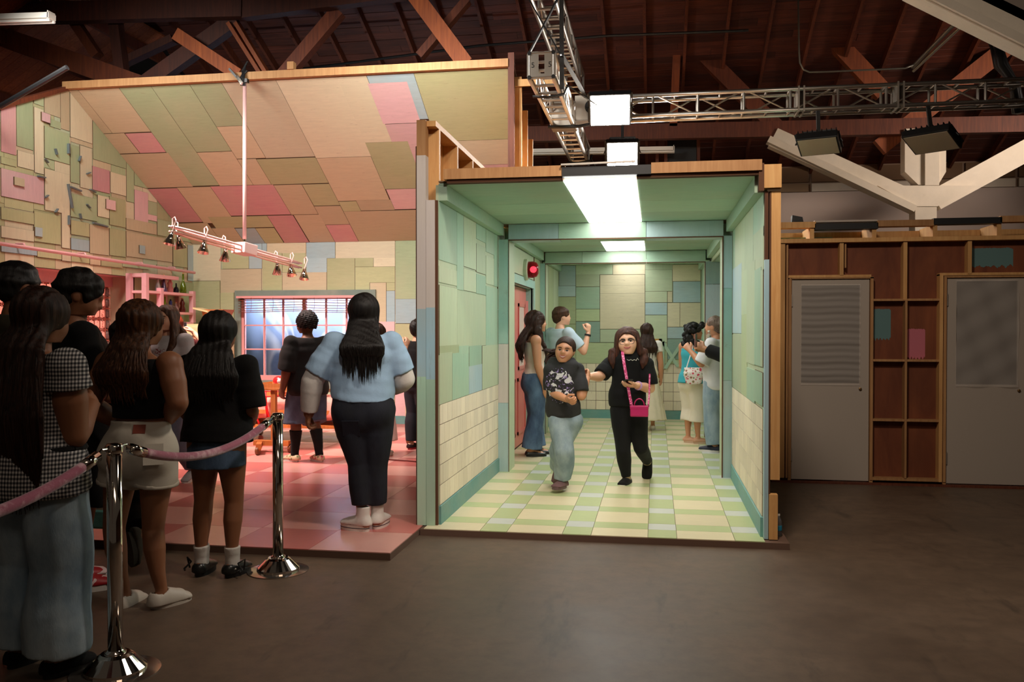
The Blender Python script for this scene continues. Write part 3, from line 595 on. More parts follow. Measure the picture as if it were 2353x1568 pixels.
for tl, br, m in [((285, 110), (485, 350), 'blue'), ((260, 352), (485, 480), 'blue'), ((260, 485), (487, 810), 'green'), ((260, 812), (487, 1335), 'green'), ((488, 100), (930, 213), 'sage'), ((488, 215), (775, 360), 'sage'), ((488, 365), (775, 630), 'mint'), ((488, 632), (775, 775), 'green'), ((488, 780), (778, 1030), 'tealw'),
                  ((488, 1035), (955, 1338), 'green'), ((778, 220), (1316, 345), 'cream'), ((778, 347), (1316, 440), 'cream'), ((778, 442), (1316, 870), 'cream'), ((932, 100), (1320, 213), 'cream'), ((780, 873), (1316, 1030), 'sage'), ((957, 1035), (1585, 1338), 'green'), ((1320, 160), (1645, 415), 'sage'), ((1320, 418), (1585, 550), 'sage'), ((1588, 418), (1645, 550), 'cream'),
                  ((1648, 100), (1985, 295), 'cream'), ((1655, 300), (1985, 550), 'blue'), ((1588, 555), (1735, 845), 'cream'), ((1737, 555), (1985, 845), 'cream'), ((1320, 555), (1583, 700), 'blue'), ((1320, 703), (1583, 1030), 'sage'), ((1587, 848), (1985, 985), 'blue'), ((1587, 988), (1985, 1235), 'tealw'), ((1587, 1238), (1985, 1338), 'green')]:
    a, b = uv_he(h5(*tl)), uv_he(h5(*br)); panel(he, fn_he, max(a[0], HL + 0.01), min(b[0], HR - 0.005), max(b[1], TZ1), min(a[1], HZ), m, th=0.006)
tiles(he, 'y', HE, HL + 0.01, HR - 0.005)
for (p, q) in (((1530, 1025), (1715, 1325)), ((1775, 1012), (1560, 1345)), ((1537, 1010), (1537, 1350))):
    MB().beam(onY(*h5(*p), HE - 0.03), onY(*h5(*q), HE - 0.03 - (0.012 if p[0] == 1775 else 0)), 0.05 if p[0] != 1537 else 0.035, 0.016, (0, 1, 0)).build('batten', M['mint_v'], he)
def bb(nm, lab, *bx): struct(nm, lab, 'baseboard', MB().box(*bx), M['teal'])
bb('baseboard_left', 'chipped teal baseboard on the left wall of the corridor, nearest bay', HL, HL + 0.018, 6.2, 8.62, 0.05, TZ0 - 0.003)
bb('baseboard_left', 'teal baseboard on the left wall of the corridor, farthest bay', HL, HL + 0.018, 12.1, HE, 0.05, TZ0 - 0.003)
bb('baseboard_right', 'teal baseboard on the right wall of the corridor, nearest bay', HR - 0.018, HR, 6.2, 8.6, 0.05, TZ0 - 0.003)
bb('baseboard_right', 'teal baseboard on the right wall of the corridor, farthest bay', HR - 0.018, HR, 12.1, HE, 0.05, TZ0 - 0.003)
bb('baseboard_back', 'teal baseboard along the end wall of the corridor', HL + 0.02, HR - 0.02, HE - 0.02, HE - 0.002, 0.05, TZ0 - 0.003)
# corridor ceiling: boards, backlit panels, soffits, portals
hc = group_struct('ceiling', 'green painted board ceiling of the corridor with backlit white panels', 'ceiling')
LX0, LX1 = -0.655, -0.13
diff = emit('diffuser_light', (1.0, 0.985, 0.94), 9.0)
for (y0, y1, cuts) in ((6.2, 8.62, (7.25, 7.95)), (9.0, 11.8, (9.9, 10.9)), (12.1, HE, (13.0,))):
    yy = [y0, *cuts, y1]
    for i in range(len(yy) - 1):
        for (x0, x1) in ((HL, LX0), (LX1, HR)): MB().box(x0, x1, yy[i] + 0.002, yy[i + 1] - 0.002, HZ, HZ + 0.012).build('panel', M['mint'], hc)
    e0, e1 = (y0 - 0.02, y1 - 0.02) if y0 < 7 else (y0 + 0.02, y1 - 0.05)
    MB().box(LX0 + 0.004, LX1 - 0.004, e0, e1, HZ - 0.004, HZ + 0.006).build('light_panel', diff if y0 < 12 else emit('diffuser_fill', (1.0, 0.97, 0.91), 5.0), hc)  # last bay: dim glowing panel added to brighten the end wall
    for s, x0 in ((-1, HL), (1, HR - 0.065)):
        MB().box(x0, x0 + 0.065, y0, y1, 2.45, HZ - 0.002).build('soffit', M['mint'], hc)
MB().box(HL, HR, 6.2, HE, HZ + 0.02, HZ + 0.03).build('roof_board', plain('roof_board', rgb(150, 120, 90), 0.8), hc)
MB().box(-1.52, LX0 + 0.02, 6.11, 6.19, HZ + 0.025, HZ + 0.10).build('lintel_board', M['pined'], hc)
MB().box(LX1 + 0.1, 0.72, 6.11, 6.19, HZ + 0.025, HZ + 0.10).build('lintel_board', M['pined'], hc)
MB().box(LX0 + 0.0, LX1 + 0.1, 6.10, 6.19, HZ + 0.02, HZ + 0.085).build('lintel_board', M['black'], hc)
MB().beam((-0.66, 6.09, HZ + 0.1), (-0.14, 6.09, HZ + 0.108), 0.02, 0.012).build('batten', M['aluf'], hc)
for x0, x1 in ((-1.5, LX0), (LX1, 0.70)): MB().box(x0, x1, 6.13, 6.2, HZ, HZ + 0.024).build('board_edge', M['card'], hc)
def portal(nm, lab, y0, y1, xl, xr, lbl):
    p = group_struct(nm, lab, 'portal')
    for (z0, z1, m) in ((0.05, 0.75, M['bluepost']), (0.752, 1.35, lil if lbl else M['bluepost']), (1.352, 2.41, M['tealtrim'])):
        MB().box(HL + 0.001, xl, y0, y1, z0, z1).build('post', m, p)
    for (z0, z1, m) in ((0.05, 1.0, M['bluepost']), (1.002, 1.9, M['tealtrim']), (1.902, 2.41, M['bluepost'])):
        MB().box(xr, HR - 0.001, y0, y1, z0, z1).build('post', m, p)
    MB().box(xl, xl + 0.006, y0 + 0.003, y1, 0.05, 2.40).box(xr - 0.006, xr, y0 + 0.003, y1, 0.05, 2.40).build('lining', M['sage_v'], p)
    MB().box(xl + 0.003, xl + 0.008, y0 - 0.004, y0 + 0.003, 0.05, 2.4).box(xr - 0.012, xr - 0.001, y0 - 0.006, y0 + 0.003, 0.05, 2.4).box(xl, xr, y0 - 0.005, y0 + 0.01, 2.398, 2.408).build('board_edge', M['card'], p)
    xm = [xl, xl + 0.51, xl + 1.38, xr]
    for i in range(3): MB().box(xm[i] + 0.002, xm[i + 1] - 0.002, y0, y1, 2.41, HZ - 0.004).build('beam', (M['bluepost'], M['mint'], M['bluepost'])[i] if lbl else M['mint'], p)
    return p
portal('trim_1', 'first painted portal of posts and beam across the corridor', 8.62, 8.98, -1.47, 0.655, True)
portal('trim_2', 'second painted portal of posts and beam deeper in the corridor', 11.82, 12.1, -1.50, 0.665, False)
# side passage on the right of the second bay
sp = group_struct('wall_right', 'blue grey painted walls of the side passage off the corridor', 'wall')
MB().box(0.665, 1.75, 11.80, 11.815, 0.05, 1.55).build('panel', M['cream_v'], sp); MB().box(0.665, 1.75, 11.80, 11.815, 1.555, 2.1).build('panel', M['blue_v'], sp); MB().box(0.665, 1.75, 11.80, 11.815, 2.105, 2.4).build('panel', M['tealw_v'], sp)
MB().box(1.72, 1.74, 9.0, 11.8, 0.05, 2.4).build('panel', M['sage_v'], sp); MB().box(0.745, 1.74, 8.985, 9.0, 0.05, 2.4).build('panel', M['sage_v'], sp); MB().box(0.77, 1.74, 9.0, 11.8, 2.4, 2.42).build('panel', M['mint'], sp)
# red double door in the left wall
dr = group_struct('door_3', 'red pink double door with pale windows in the left wall of the corridor', 'door')
rd = paint('door_red', rgb(206, 104, 100), (14, 14, 1.5), 0.25, 0.4, 0.1)
MB().box(HL - 0.15, HL + 0.02, DY1, DY1 + 0.1, 0.05, DZ + 0.1).box(HL - 0.15, HL + 0.02, DY0 - 0.1, DY0, 0.05, DZ + 0.1).box(HL - 0.15, HL + 0.02, DY0, DY1, DZ, DZ + 0.1).build('frame', M['tealtrim'], dr)
for (a, b) in ((DY0 + 0.005, (DY0 + DY1) / 2 - 0.004), ((DY0 + DY1) / 2 + 0.004, DY1 - 0.005)):
    lf = MB().box(HL - 0.13, HL - 0.085, a, b, 0.06, DZ - 0.008).build('leaf', rd, dr, bevel=0.004)
    fr = MB()
    for (y0, y1, z0, z1) in ((a + 0.16, b - 0.16, 1.0, 1.04), (a + 0.16, b - 0.16, 1.78, 1.82), (a + 0.16, a + 0.2, 1.0, 1.82), (b - 0.2, b - 0.16, 1.0, 1.82), (a + 0.1, b - 0.1, 0.2, 0.24), (a + 0.1, b - 0.1, 0.86, 0.9), (a + 0.1, a + 0.14, 0.2, 0.9), (b - 0.14, b - 0.1, 0.2, 0.9)): fr.box(HL - 0.086, HL - 0.07, y0, y1, z0, z1)
    fr.build('moulding', rd, lf); MB().box(HL - 0.086, HL - 0.08, a + 0.2, b - 0.2, 1.04, 1.78).build('window_pane', plain('pane_pale', rgb(232, 206, 196), 0.2), lf)
for z in (0.5, 1.65): MB().box(HL - 0.085, HL - 0.055, DY1 - 0.03, DY1 - 0.004, z, z + 0.22).build('hinge', plain('window_pink', PINK), dr)

# ================================================================== raw stud wall with two grey doors on the right
wr = group_struct('wall_right', 'back of a raw stud wall with red brown plywood at the right', 'wall')
FY = 8.75
def rx(u): return onY(u, 900, FY)[0]
def rz(v, u=2000): return onY(u, v, FY)[2]
ZT = rz(556); XR = 4.6
MB().box(1.16, rx(1815), 8.845, 8.86, 0, ZT).box(rx(2000), rx(2175), 8.845, 8.86, 0, ZT).box(rx(1815), rx(2000), 8.845, 8.86, 1.98, ZT).box(rx(2175), XR, 8.845, 8.86, 1.98, ZT).build('plywood', M['ply'], wr)
def stud(u0, u1, v0, v1, m='pined', y0=FY, y1=8.845):
    if (u1 - u0) > (v1 - v0): y0 = FY + 0.006; y1 = 8.843
    MB().box(rx(u0), rx(u1), y0, y1, max(0.0, rz(v1)), rz(v0)).build('stud', M[m], wr)
for a in [(1792, 1803, 558, 1104, 'pine'), (1806, 1810, 560, 1104), (1813, 1817, 636, 1104), (1928, 1937, 558, 632, 'pine'), (1940, 1943, 560, 615), (2074, 2083, 558, 690, 'pine'), (2222, 2231, 558, 632, 'pine'), (2079, 2084, 690, 1098), (2000, 2005, 640, 1104), (2158, 2166, 632, 1104, 'pine'), (2168, 2174, 636, 1104), (1811, 2001, 631, 637, 'pine'), (2158, 2353, 629, 635, 'pine'), (2005, 2158, 687, 692), (2005, 2158, 826, 831), (2005, 2158, 963, 968), (2000, 2160, 1098, 1104)]: stud(*a)
MB().box(1.16, XR, FY - 0.01, 8.86, ZT, ZT + 0.04).build('top_plate', M['pine'], wr)
MB().box(1.13, XR, FY - 0.02, 8.86, 0, 0.018).build('bottom_plate', M['roof'], wr)
z0, z1, z2 = ZT + 0.04, rz(521), rz(507)
MB().box(1.16, XR, 9.2, 9.22, z0, z1).build('joist_board', M['pine'], wr)
for u in (1860, 2003, 2143, 2290): MB().box(rx(u), rx(u + 10), FY + 0.02, 9.2, z0, z1 + 0.01).build('joist', M['pine'], wr)
for (u0, u1, m, dz) in ((1788, 1873, 'pine', 0), (1871, 2016, 'black', -0.02), (2014, 2144, 'pined', 0), (2143, 2300, 'black', 0.01), (2296, 2353, 'pined', 0.02)):
    MB().box(rx(u0), rx(u1) if u1 < 2353 else XR, FY, FY + 0.12, z1 + dz, z2 + dz).build('rim_board', M[m], wr)
MB().box(rx(1871), rx(2016), FY + 0.02, FY + 0.3, z2 - 0.005, z2 + 0.012).build('plastic_sheet', plain('sheet_white', rgb(190, 176, 164), 0.4), wr)
for nm, u0, u1, hu, lab in (('door_1', 1820, 1998, 1978, 'grey flush door with a ribbed plastic covered window, next to the corridor'), ('door_2', 2177, 2362, 2344, 'grey flush door with crumpled plastic over its window, at the right edge')):
    d = group_struct(nm, lab, 'door'); x0, x1 = rx(u0), rx(u1)
    gz0, gz1 = rz(882), rz(655 if nm == 'door_1' else 648); gx0, gx1 = rx(u0 + 22), rx(u1 - 22)
    gd = plain('door_grey', rgb(176, 164, 152), 0.5)
    MB().box(x0, gx0, 8.78, 8.825, 0.03, rz(641)).box(gx1, x1, 8.78, 8.825, 0.03, rz(641)).box(gx0, gx1, 8.78, 8.825, 0.03, gz0).box(gx0, gx1, 8.78, 8.825, gz1, rz(641)).build('leaf', gd, d)
    MB().box(x0 - 0.035, x0 - 0.006, 8.76, 8.84, 0.02, rz(637)).box(x1 + 0.006, x1 + 0.035, 8.76, 8.84, 0.02, rz(637)).box(x0 - 0.035, x1 + 0.035, 8.76, 8.84, rz(640), rz(636)).build('frame', M['pined'], d)
    MB().box(gx0, gx1, 8.80, 8.806, gz0, gz1).build('pane', plain('pane_dark', rgb(60, 54, 52), 0.15), d)
    fm = MB(); nx, nz = 14, 70
    for i in range(nz + 1):
        for j in range(nx + 1):
            zz_ = gz0 - 0.02 + (gz1 - gz0 + 0.03) * i / nz; xx = gx0 - 0.005 + (gx1 - gx0 + 0.01) * j / nx
            fold = 0.006 * math.sin(i * 1.45 + 0.5 * math.sin(j * .5)) + 0.005 * math.sin(i * 0.53 + 1) + 0.003 * math.sin(i * 2.6) if nm == 'door_1' else 0.012 * math.sin(j * 0.9 + i * 0.11) + 0.006 * math.sin(i * .35 - j * 0.6)
            fm.v.append((xx, 8.766 + fold * 0.8, zz_))
    for i in range(nz):
        for j in range(nx): a = i * (nx + 1) + j; fm.f.append((a, a + 1, a + nx + 2, a + nx + 1))
    fm.build('plastic_film', plain('film', rgb(232, 222, 212), 0.18, 0, Alpha=0.36), d, smooth=True)
    MB().lathe((rx(hu), 8.78, rz(895)), [(0.0, 0.0), (0.014, 0.0), (0.014, 0.012), (0.008, 0.014), (0.0, 0.014)], 12, (0, -1, 0)).build('lock', plain('brass', rgb(150, 120, 80), 0.35, 0.9), d)
    for v in (690, 1050): MB().box(x0 - 0.012, x0 + 0.006, 8.765, 8.783, rz(v + 14), rz(v - 14)).build('hinge', M['aluf'], d)
sw = plain('swatch_teal', rgb(96, 128, 128), 0.8); sp_ = plain('swatch_pink', rgb(196, 110, 124), 0.8)
def swatch(u0, u1, v0, v1, m, sd):
    rnd = random.Random(sd); top, bot = [], []
    for i in range(41):
        u = u0 + (u1 - u0) * i / 40; e = 10 * max(0, abs(i - 20) / 20 - 0.85); top.append((rx(u), rz(v0 + e * 2 + rnd.uniform(-1.2, 1.2)))); bot.append((rx(u), rz(v1 - e * 2 + 2.5 * math.sin(i * 0.9 + sd) + rnd.uniform(-2, 2))))
    MB().prism(bot + top[::-1], lambda a, c, d: (a, 8.845 - d, c), 0.0, 0.002).build('paint_swatch', m, wr)
swatch(2008, 2052, 710, 780, sw, 1); swatch(2090, 2132, 756, 824, sp_, 2); swatch(2232, 2335, 572, 614, sw, 3)

# ================================================================== warehouse shell: back wall, roof, trusses
bw0 = struct('wall_back', 'pale warehouse back wall with a plastered band under the roof', 'wall', MB().box(-14, 10, 17.0, 17.2, 0, 4.6), plain('back_wall', rgb(150, 124, 104), 0.85))
MB().box(1.9, 9.9, 16.75, 16.99, 0, 4.05).build('plaster_panel', plain('plaster', rgb(198, 180, 170), 0.8), bw0)
for i in range(9):
    x0 = 2.0 + i * 0.9; MB().box(x0, x0 + 0.84, 16.94, 16.99, 4.09, 4.24).build('white_block', M['wpaint'] if i % 3 else plain('block_tan', rgb(150, 124, 96), .8), bw0)
    MB().box(x0, x0 + 0.84, 16.95, 16.99, 4.27, 4.55).build('block', plain('block_tan2', rgb(122, 94, 70), 0.9), bw0)
struct('wall_left', 'dark warehouse side wall beyond the pink room', 'wall', MB().box(-14.2, -14, -6, 17.2, 0, 4.4), plain('side_wall', rgb(90, 60, 44), 0.9))
struct('wall_right', 'dark warehouse side wall at the far right', 'wall', MB().box(10, 10.2, -6, 17.2, 0, 6), plain('side_wall', PINK))
SL = 0.41
def zr(y): return 11.55 - SL * y
rf = group_struct('ceiling', 'dark red brown plank roof deck on rafters', 'ceiling')
MB().hexa([(-14, 2.0, zr(2) + 0.05), (10, 2.0, zr(2) + 0.05), (10, 17.2, zr(17.2) + 0.05), (-14, 17.2, zr(17.2) + 0.05), (-14, 2.0, zr(2) + 0.09), (10, 2.0, zr(2) + 0.09), (10, 17.2, zr(17.2) + 0.09), (-14, 17.2, zr(17.2) + 0.09)]).build('roofing_felt', plain('felt', (0.01, 0.008, 0.007), 1.0), rf)
y = 11.6; i = 0
rnd = random.Random(3)
while y < 17.0:
    w = 0.139; cuts = [-8.0] + sorted(rnd.uniform(-6, 6.5) for _ in range(3)) + [9.0]
    for k in range(4):
        x0, x1 = cuts[k], cuts[k + 1]
        if x1 - x0 < 0.02: continue
        j = rnd.uniform(-0.006, 0.006); ya, yb = y + 0.003, y + w - 0.003
        MB().hexa([(x0, ya, zr(ya) + j), (x1 - .004, ya, zr(ya) + j), (x1 - .004, yb, zr(yb) + j), (x0, yb, zr(yb) + j), (x0, ya, zr(ya) + 0.03), (x1 - .004, ya, zr(ya) + 0.03), (x1 - .004, yb, zr(yb) + 0.03), (x0, yb, zr(yb) + 0.03)]).build('plank', M['deck'], rf)
    y += w
for k in range(-14, 16):
    x = 0.42 + k * 0.61
    MB().hexa([(x, 9.0, zr(9.0) - 0.15), (x + .045, 9.0, zr(9.0) - 0.15), (x + .045, 17, zr(17) - 0.15), (x, 17, zr(17) - 0.15), (x, 9.0, zr(9.0) - 0.008), (x + .045, 9.0, zr(9.0) - 0.008), (x + .045, 17, zr(17) - 0.008), (x, 17, zr(17) - 0.008)]).build('rafter', M['roof'], rf)
# lower roof bay at the far left, boards running uphill to the right
lf = group_struct('ceiling', 'lower roof bay at the far left with diagonal boards over the gable', 'ceiling')
def zl(x): return 5.15 + 0.62 * (x + 9.4)
for k in range(34):
    ya = 7.4 + k * 0.16
    MB().hexa([(-13.5, ya, zl(-13.5)), (-7.75, ya, zl(-7.75)), (-7.75, ya + 0.154, zl(-7.75)), (-13.5, ya + 0.154, zl(-13.5)), (-13.5, ya, zl(-13.5) + .03), (-7.75, ya, zl(-7.75) + .03), (-7.75, ya + 0.154, zl(-7.75) + .03), (-13.5, ya + 0.154, zl(-13.5) + .03)]).build('plank', M['rafter'], lf)
for x in (-8.0, -8.75, -9.6, -10.6, -11.6): MB().box(x, x + 0.06, 6.5, 13.2, zl(x) - 0.18, zl(x) - 0.02).build('purlin', M['roof'], lf)
def truss_t(lab, segs, yy):
    o = thing('roof_truss', lab, 'roof truss', kind='structure')
    for s in segs:
        (a, b, w, nm, mt) = s[:5]; dy = s[5] if len(s) > 5 else 0
        MB().beam(onY(*a, yy + dy), onY(*b, yy + dy), 0.14, w, (0, 0, 1) if abs(a[0] - b[0]) > 20 else (1, 0, 0)).build(nm, M[mt], o)
    return o
truss_t('dark timber roof truss with crossing webs above the pink room', [
    ((-80, 36), (560, 18), 0.26, 'chord', 'beamd'), ((560, 18), (930, -30), 0.30, 'chord', 'beamd', 0.02), ((-60, 62), (345, 205), 0.26, 'web', 'beamo', 0.16), ((320, 205), (545, 45), 0.20, 'web', 'beamd', 0.15), ((265, 40), (285, 205), 0.14, 'post', 'beamd', 0.3), ((165, 40), (225, 130), 0.12, 'web', 'beamo', 0.3),
    ((250, 160), (400, 90), 0.1, 'web', 'beamd', 0.45)], 10.4)
truss_t('orange lit diagonal braces hanging over the ridge of the pink room', [
    ((408, 80), (552, 175), 0.16, 'brace', 'rafter'), ((528, 55), (608, 182), 0.05, 'rod', 'rafter', 0.1), ((545, 55), (622, 182), 0.05, 'rod', 'rafter', 0.1), ((780, 25), (640, 190), 0.17, 'brace', 'roof', 0.2), ((950, -15), (1072, 150), 0.2, 'brace', 'rafter', 0.15), ((1075, 0), (965, 130), 0.1, 'brace', 'roof', 0.6)], 10.4)
truss_t('long timber roof truss crossing behind the lighting truss', [
    ((1196, 310), (2420, 285), 0.24, 'chord', 'roof'), ((1562, -20), (1547, 292), 0.12, 'post', 'rafter'), ((1490, 0), (1790, 300), 0.24, 'web', 'roof', 0.15), ((1810, -20), (2030, 215), 0.26, 'web', 'rafter', 0.02), ((2020, 340), (2400, 40), 0.26, 'web', 'rafter', 0.16), ((2150, 230), (2380, 75), 0.14, 'web', 'rafter', 0.4)], 14.0)
hat = thing('roof_hatch', 'dark framed opening hanging below the roof behind the corridor', 'hatch', kind='structure')
fr = MB()
for a, b in (((1510, 325), (1510, 385)), ((1530, 325), (1530, 385)), ((1605, 320), (1605, 385)), ((1508, 380), (1612, 380))): fr.beam(onY(*a, 14.6), onY(*b, 14.6), 0.05, 0.05)
fr.build('frame', M['roof'], hat)
p, q = onY(1532, 322, 14.65), onY(1600, 380, 14.65); MB().box(p[0], q[0], 14.64, 14.66, q[2], p[2]).build('black_panel', M['black'], hat)
# ================================================================== lighting trusses
def box_truss(o, p0, axis, length, w=0.29, step=0.5, plate=True):
    """square four-chord truss along +x or +y from p0 (centre line)"""
    p0 = Vector(p0); ax = Vector((1, 0, 0)) if axis == 'x' else Vector((0, 1, 0)); sd = Vector((0, 1, 0)) if axis == 'x' else Vector((1, 0, 0)); up = Vector((0, 0, 1)); h = w / 2 - 0.025
    cs = [p0 + sd * sx_ * h + up * sz_ * h for sx_, sz_ in ((-1, -1), (1, -1), (1, 1), (-1, 1))]
    for c in cs: MB().tube([c, c + ax * length], 0.025, 10).build('chord', M['alu'], o, smooth=True)
    n = max(1, round(length / step)); st = length / n
    for i in range(n + 1):
        m = MB()
        for k in range(4):
            a, b = cs[k] + ax * st * i, cs[(k + 1) % 4] + ax * st * i; m.tube([a, b], 0.016, 6, False)
        m.build('rung', M['alu'], o)
        if i < n:
            for k in range(4):
                a, b = cs[k] + ax * (st * i + 0.04), cs[(k + 1) % 4] + ax * (st * (i + 1) - 0.04)
                if (i + k) % 2: a, b = cs[(k + 1) % 4] + ax * (st * i + 0.04), cs[k] + ax * (st * (i + 1) - 0.04)
                if k % 2 == 1: MB().tube([a, b], 0.011, 6, False).build('brace', M['alu'], o)
                elif i % 1 == 0:
                    q = ax * (st * i + st / 2); MB().tube([cs[k] + q, cs[(k + 1) % 4] + q], 0.016, 6, False).build('rung', M['alu'], o)
    return cs
def tube_t(nm, lab, cat): return thing(nm, lab, cat)
t1 = thing('lighting_truss', 'silver box truss with numbered end plates running back over the corridor', 'truss')
TX = -1.115
box_truss(t1, (TX, 8.5, 4.115), 'y', 4.55, step=0.6)
num = plain('number_black', (0.01, 0.01, 0.01), 0.6)
for s in (-1, 1):
    pl = MB().prism([(s * 0.03, -0.135), (s * 0.125, -0.135), (s * 0.145, -0.11), (s * 0.145, 0.11), (s * 0.125, 0.135), (s * 0.03, 0.135)], lambda a, c, d: (TX + a, 8.5 - d, 4.115 + c), 0.0, 0.012).build('end_plate', M['aluf'], t1)
    for z in (-0.12, 0.12): MB().cyl((TX + s * 0.12, 8.49, 4.115 + z), (TX + s * 0.12, 8.478, 4.115 + z), 0.02).build('pin_socket', M['black'], pl)
    cu = bpy.data.curves.new('number', 'FONT'); cu.body = '5'; cu.size = 0.075; cu.align_x = 'CENTER'; cu.align_y = 'CENTER'; cu.extrude = 0.001
    tmp = bpy.data.objects.new('number', cu); COL.objects.link(tmp); bpy.context.view_layer.update(); me_ = bpy.data.meshes.new_from_object(tmp.evaluated_get(bpy.context.evaluated_depsgraph_get())); bpy.data.objects.remove(tmp)
    ob = bpy.data.objects.new('number', me_); COL.objects.link(ob); me_.materials.clear(); me_.materials.append(num); ob.parent = pl; ob.location = (TX + s * 0.085, 8.486, 4.115); ob.rotation_euler = (R(90), 0, 0)
MB().box(TX - 0.03, TX + 0.03, 8.488, 8.5, 4.22, 4.245).box(TX - 0.03, TX + 0.03, 8.488, 8.5, 4.0, 4.03).build('end_plate', M['aluf'], t1)
for z in (0.14, -0.14): MB().box(TX - 0.15, TX + 0.15, 10.44, 10.76, 4.115 + z - 0.008, 4.115 + z + 0.008).build('corner_plate', M['aluf'], t1)
for y in (10.44, 10.76): MB().box(TX - 0.15, TX + 0.15, y - 0.006, y + 0.006, 3.975, 4.255).build('corner_plate', M['aluf'], t1)
t2 = thing('lighting_truss', 'silver box truss crossing above the stud wall towards the right', 'truss')
box_truss(t2, (-0.56, 10.6, 4.18), 'x', 4.75, step=0.53)
ring = MB(); 
for i in range(4): pass
cp = MB().box(-0.965, -0.57, 10.46, 10.472, 4.03, 4.33)
cp.build('corner_plate', M['aluf'], t2); MB().cyl((-0.76, 10.46, 4.19), (-0.76, 10.452, 4.19), 0.085, 20).build('plate_hole', M['black'], t2)
MB().box(-0.965, -0.57, 10.46, 10.74, 4.025, 4.035).build('corner_plate', M['aluf'], t2)
for x in (1.63, 2.72):
    for dx in (0, 0.06): MB().box(x + dx, x + dx + 0.02, 10.45, 10.75, 4.03, 4.33).build('coupling_plate', M['aluf'], t2)
t3 = thing('lighting_truss', 'upper silver box truss coming forward overhead above the numbered plates', 'truss')
box_truss(t3, (TX - 0.02, 5.2, 4.99), 'y', 7.1, step=0.6)
st = thing('truss_sling', 'black crossed slings tying the lower truss to the upper one', 'sling')
for a, b in (((TX - 0.17, 8.7, 4.27), (TX + 0.15, 8.7, 4.86)), ((TX + 0.17, 8.7, 4.27), (TX - 0.16, 8.72, 4.86)), ((TX + 0.16, 8.9, 3.98), (TX + 0.17, 8.75, 4.86)), ((TX + 0.17, 8.8, 4.3), (TX + 0.3, 10.3, 4.26))): MB().beam(a, b, 0.045, 0.014).build('strap', M['black'], st)
cbo = thing('power_cable', 'black power cables tied under the receding truss', 'cable')
for yy in (9.0, 9.03, 12.6, 12.64): MB().tube([(TX - 0.16, yy, 3.95), (TX, yy + 0.02, 3.94), (TX + 0.17, yy, 3.96), (TX + 0.2, yy + .05, 4.05)], 0.011, 6).build('cable_loop', M['black'], cbo, smooth=True)
MB().tube([(TX - 0.17, 10.42, 3.955), (TX, 10.4, 3.945), (TX + 0.2, 10.45, 3.955), (-0.6, 10.42, 4.0), (-0.3, 10.42, 4.02)], 0.02, 6).build('cable_run', M['black'], cbo, smooth=True)
MB().tube([(TX + 0.2, 9.0, 4.05), (TX + 0.5, 10.0, 4.05), (-0.45, 10.38, 4.2)], 0.009, 6).build('cable_run', M['black'], cbo, smooth=True)
MB().tube([(TX + 0.2, 12.5, 3.97), (-0.7, 12.9, 3.6), (-0.5, 13.0, 3.2)], 0.008, 6).build('cable_run', M['black'], cbo, smooth=True)
# ------------------------------------------------------------------ flood lights
def flood(lab, c, n, w, h, lit, hang, grp=None):
    """c = centre of the glass, n = where it points"""
    n = Vector(n).normalized(); x = n.cross(Vector((0, 0, 1))).normalized(); y = x.cross(n).normalized(); c = Vector(c)
    o = thing('flood_light', lab, 'flood light', (0, 0, 0), 0, grp)
    P = lambda a, b, d: c + x * a + y * b + n * d
    def bx(m, a0, a1, b0, b1, d0, d1): return m.hexa([P(a0, b0, d0), P(a1, b0, d0), P(a1, b1, d0), P(a0, b1, d0), P(a0, b0, d1), P(a1, b0, d1), P(a1, b1, d1), P(a0, b1, d1)])
    bx(MB(), -w / 2 - 0.02, w / 2 + 0.02, -h / 2 - 0.02, h / 2 + 0.02, -0.09, -0.004).build('housing', M['blackm'], o, bevel=0.008)
    fin = MB()
    for i in range(9): a = -w / 2 + w * i / 8; bx(fin, a - 0.004, a + 0.004, -h / 2, h / 2, -0.13, -0.09)
    fin.build('cooling_fins', M['blackm'], o)
    bx(MB(), -w / 2, w / 2, -h / 2, h / 2, -0.004, 0.001).build('glass', emit('flood_glow', (1.0, 0.93, 0.84), 170.0) if lit else plain('flood_glass_off', rgb(196, 182, 164), 0.25), o)
    yk = MB(); a, b = P(-w / 2 - 0.05, 0, -0.05), P(w / 2 + 0.05, 0, -0.05); hg = Vector(hang)
    t_ = (a + b) / 2 + (hg - (a + b) / 2) * 0.35
    xa = x * (w / 2 + 0.05)
    yk.beam(a, t_ - xa * 0.7, 0.035, 0.008).beam(t_ - xa * 0.7, t_ + xa * 0.7, 0.008, 0.035).beam(t_ + xa * 0.7, b, 0.035, 0.008).build('yoke', M['blackm'], o)
    MB().beam(t_, hg, 0.04, 0.04, (0, 1, 0)).build('hanging_bracket', M['blackm'], o)
    for s in (-1, 1): MB().beam(P(s * (w / 2 + 0.03), -h / 2, -0.08), P(s * (w / 2 + 0.03), h / 2, -0.08), 0.015, 0.015).build('handle', M['blackm'], o)
    return o
flood('lit white flood light at the joint of the two trusses, nearer of the lit pair', (-0.53, 10.25, 4.08), (0.03, -0.72, -0.69), 0.45, 0.38, True, (-0.53, 10.42, 4.36))
flood('lit white flood light hanging lower behind the first lit one', (-0.46, 12.2, 3.94), (0.03, -0.72, -0.69), 0.41, 0.38, True, (-0.46, 12.3, 4.6))
flood('unlit black flood light over the gap between the corridor and the first grey door', (1.87, 10.5, 3.62), (-0.10, -0.30, -0.95), 0.42, 0.36, False, (1.86, 10.49, 4.04))
flood('unlit black flood light in front of the white head block of the braced post', (3.10, 10.5, 3.62), (-0.22, -0.28, -0.93), 0.48, 0.38, False, (3.06, 10.49, 4.04))
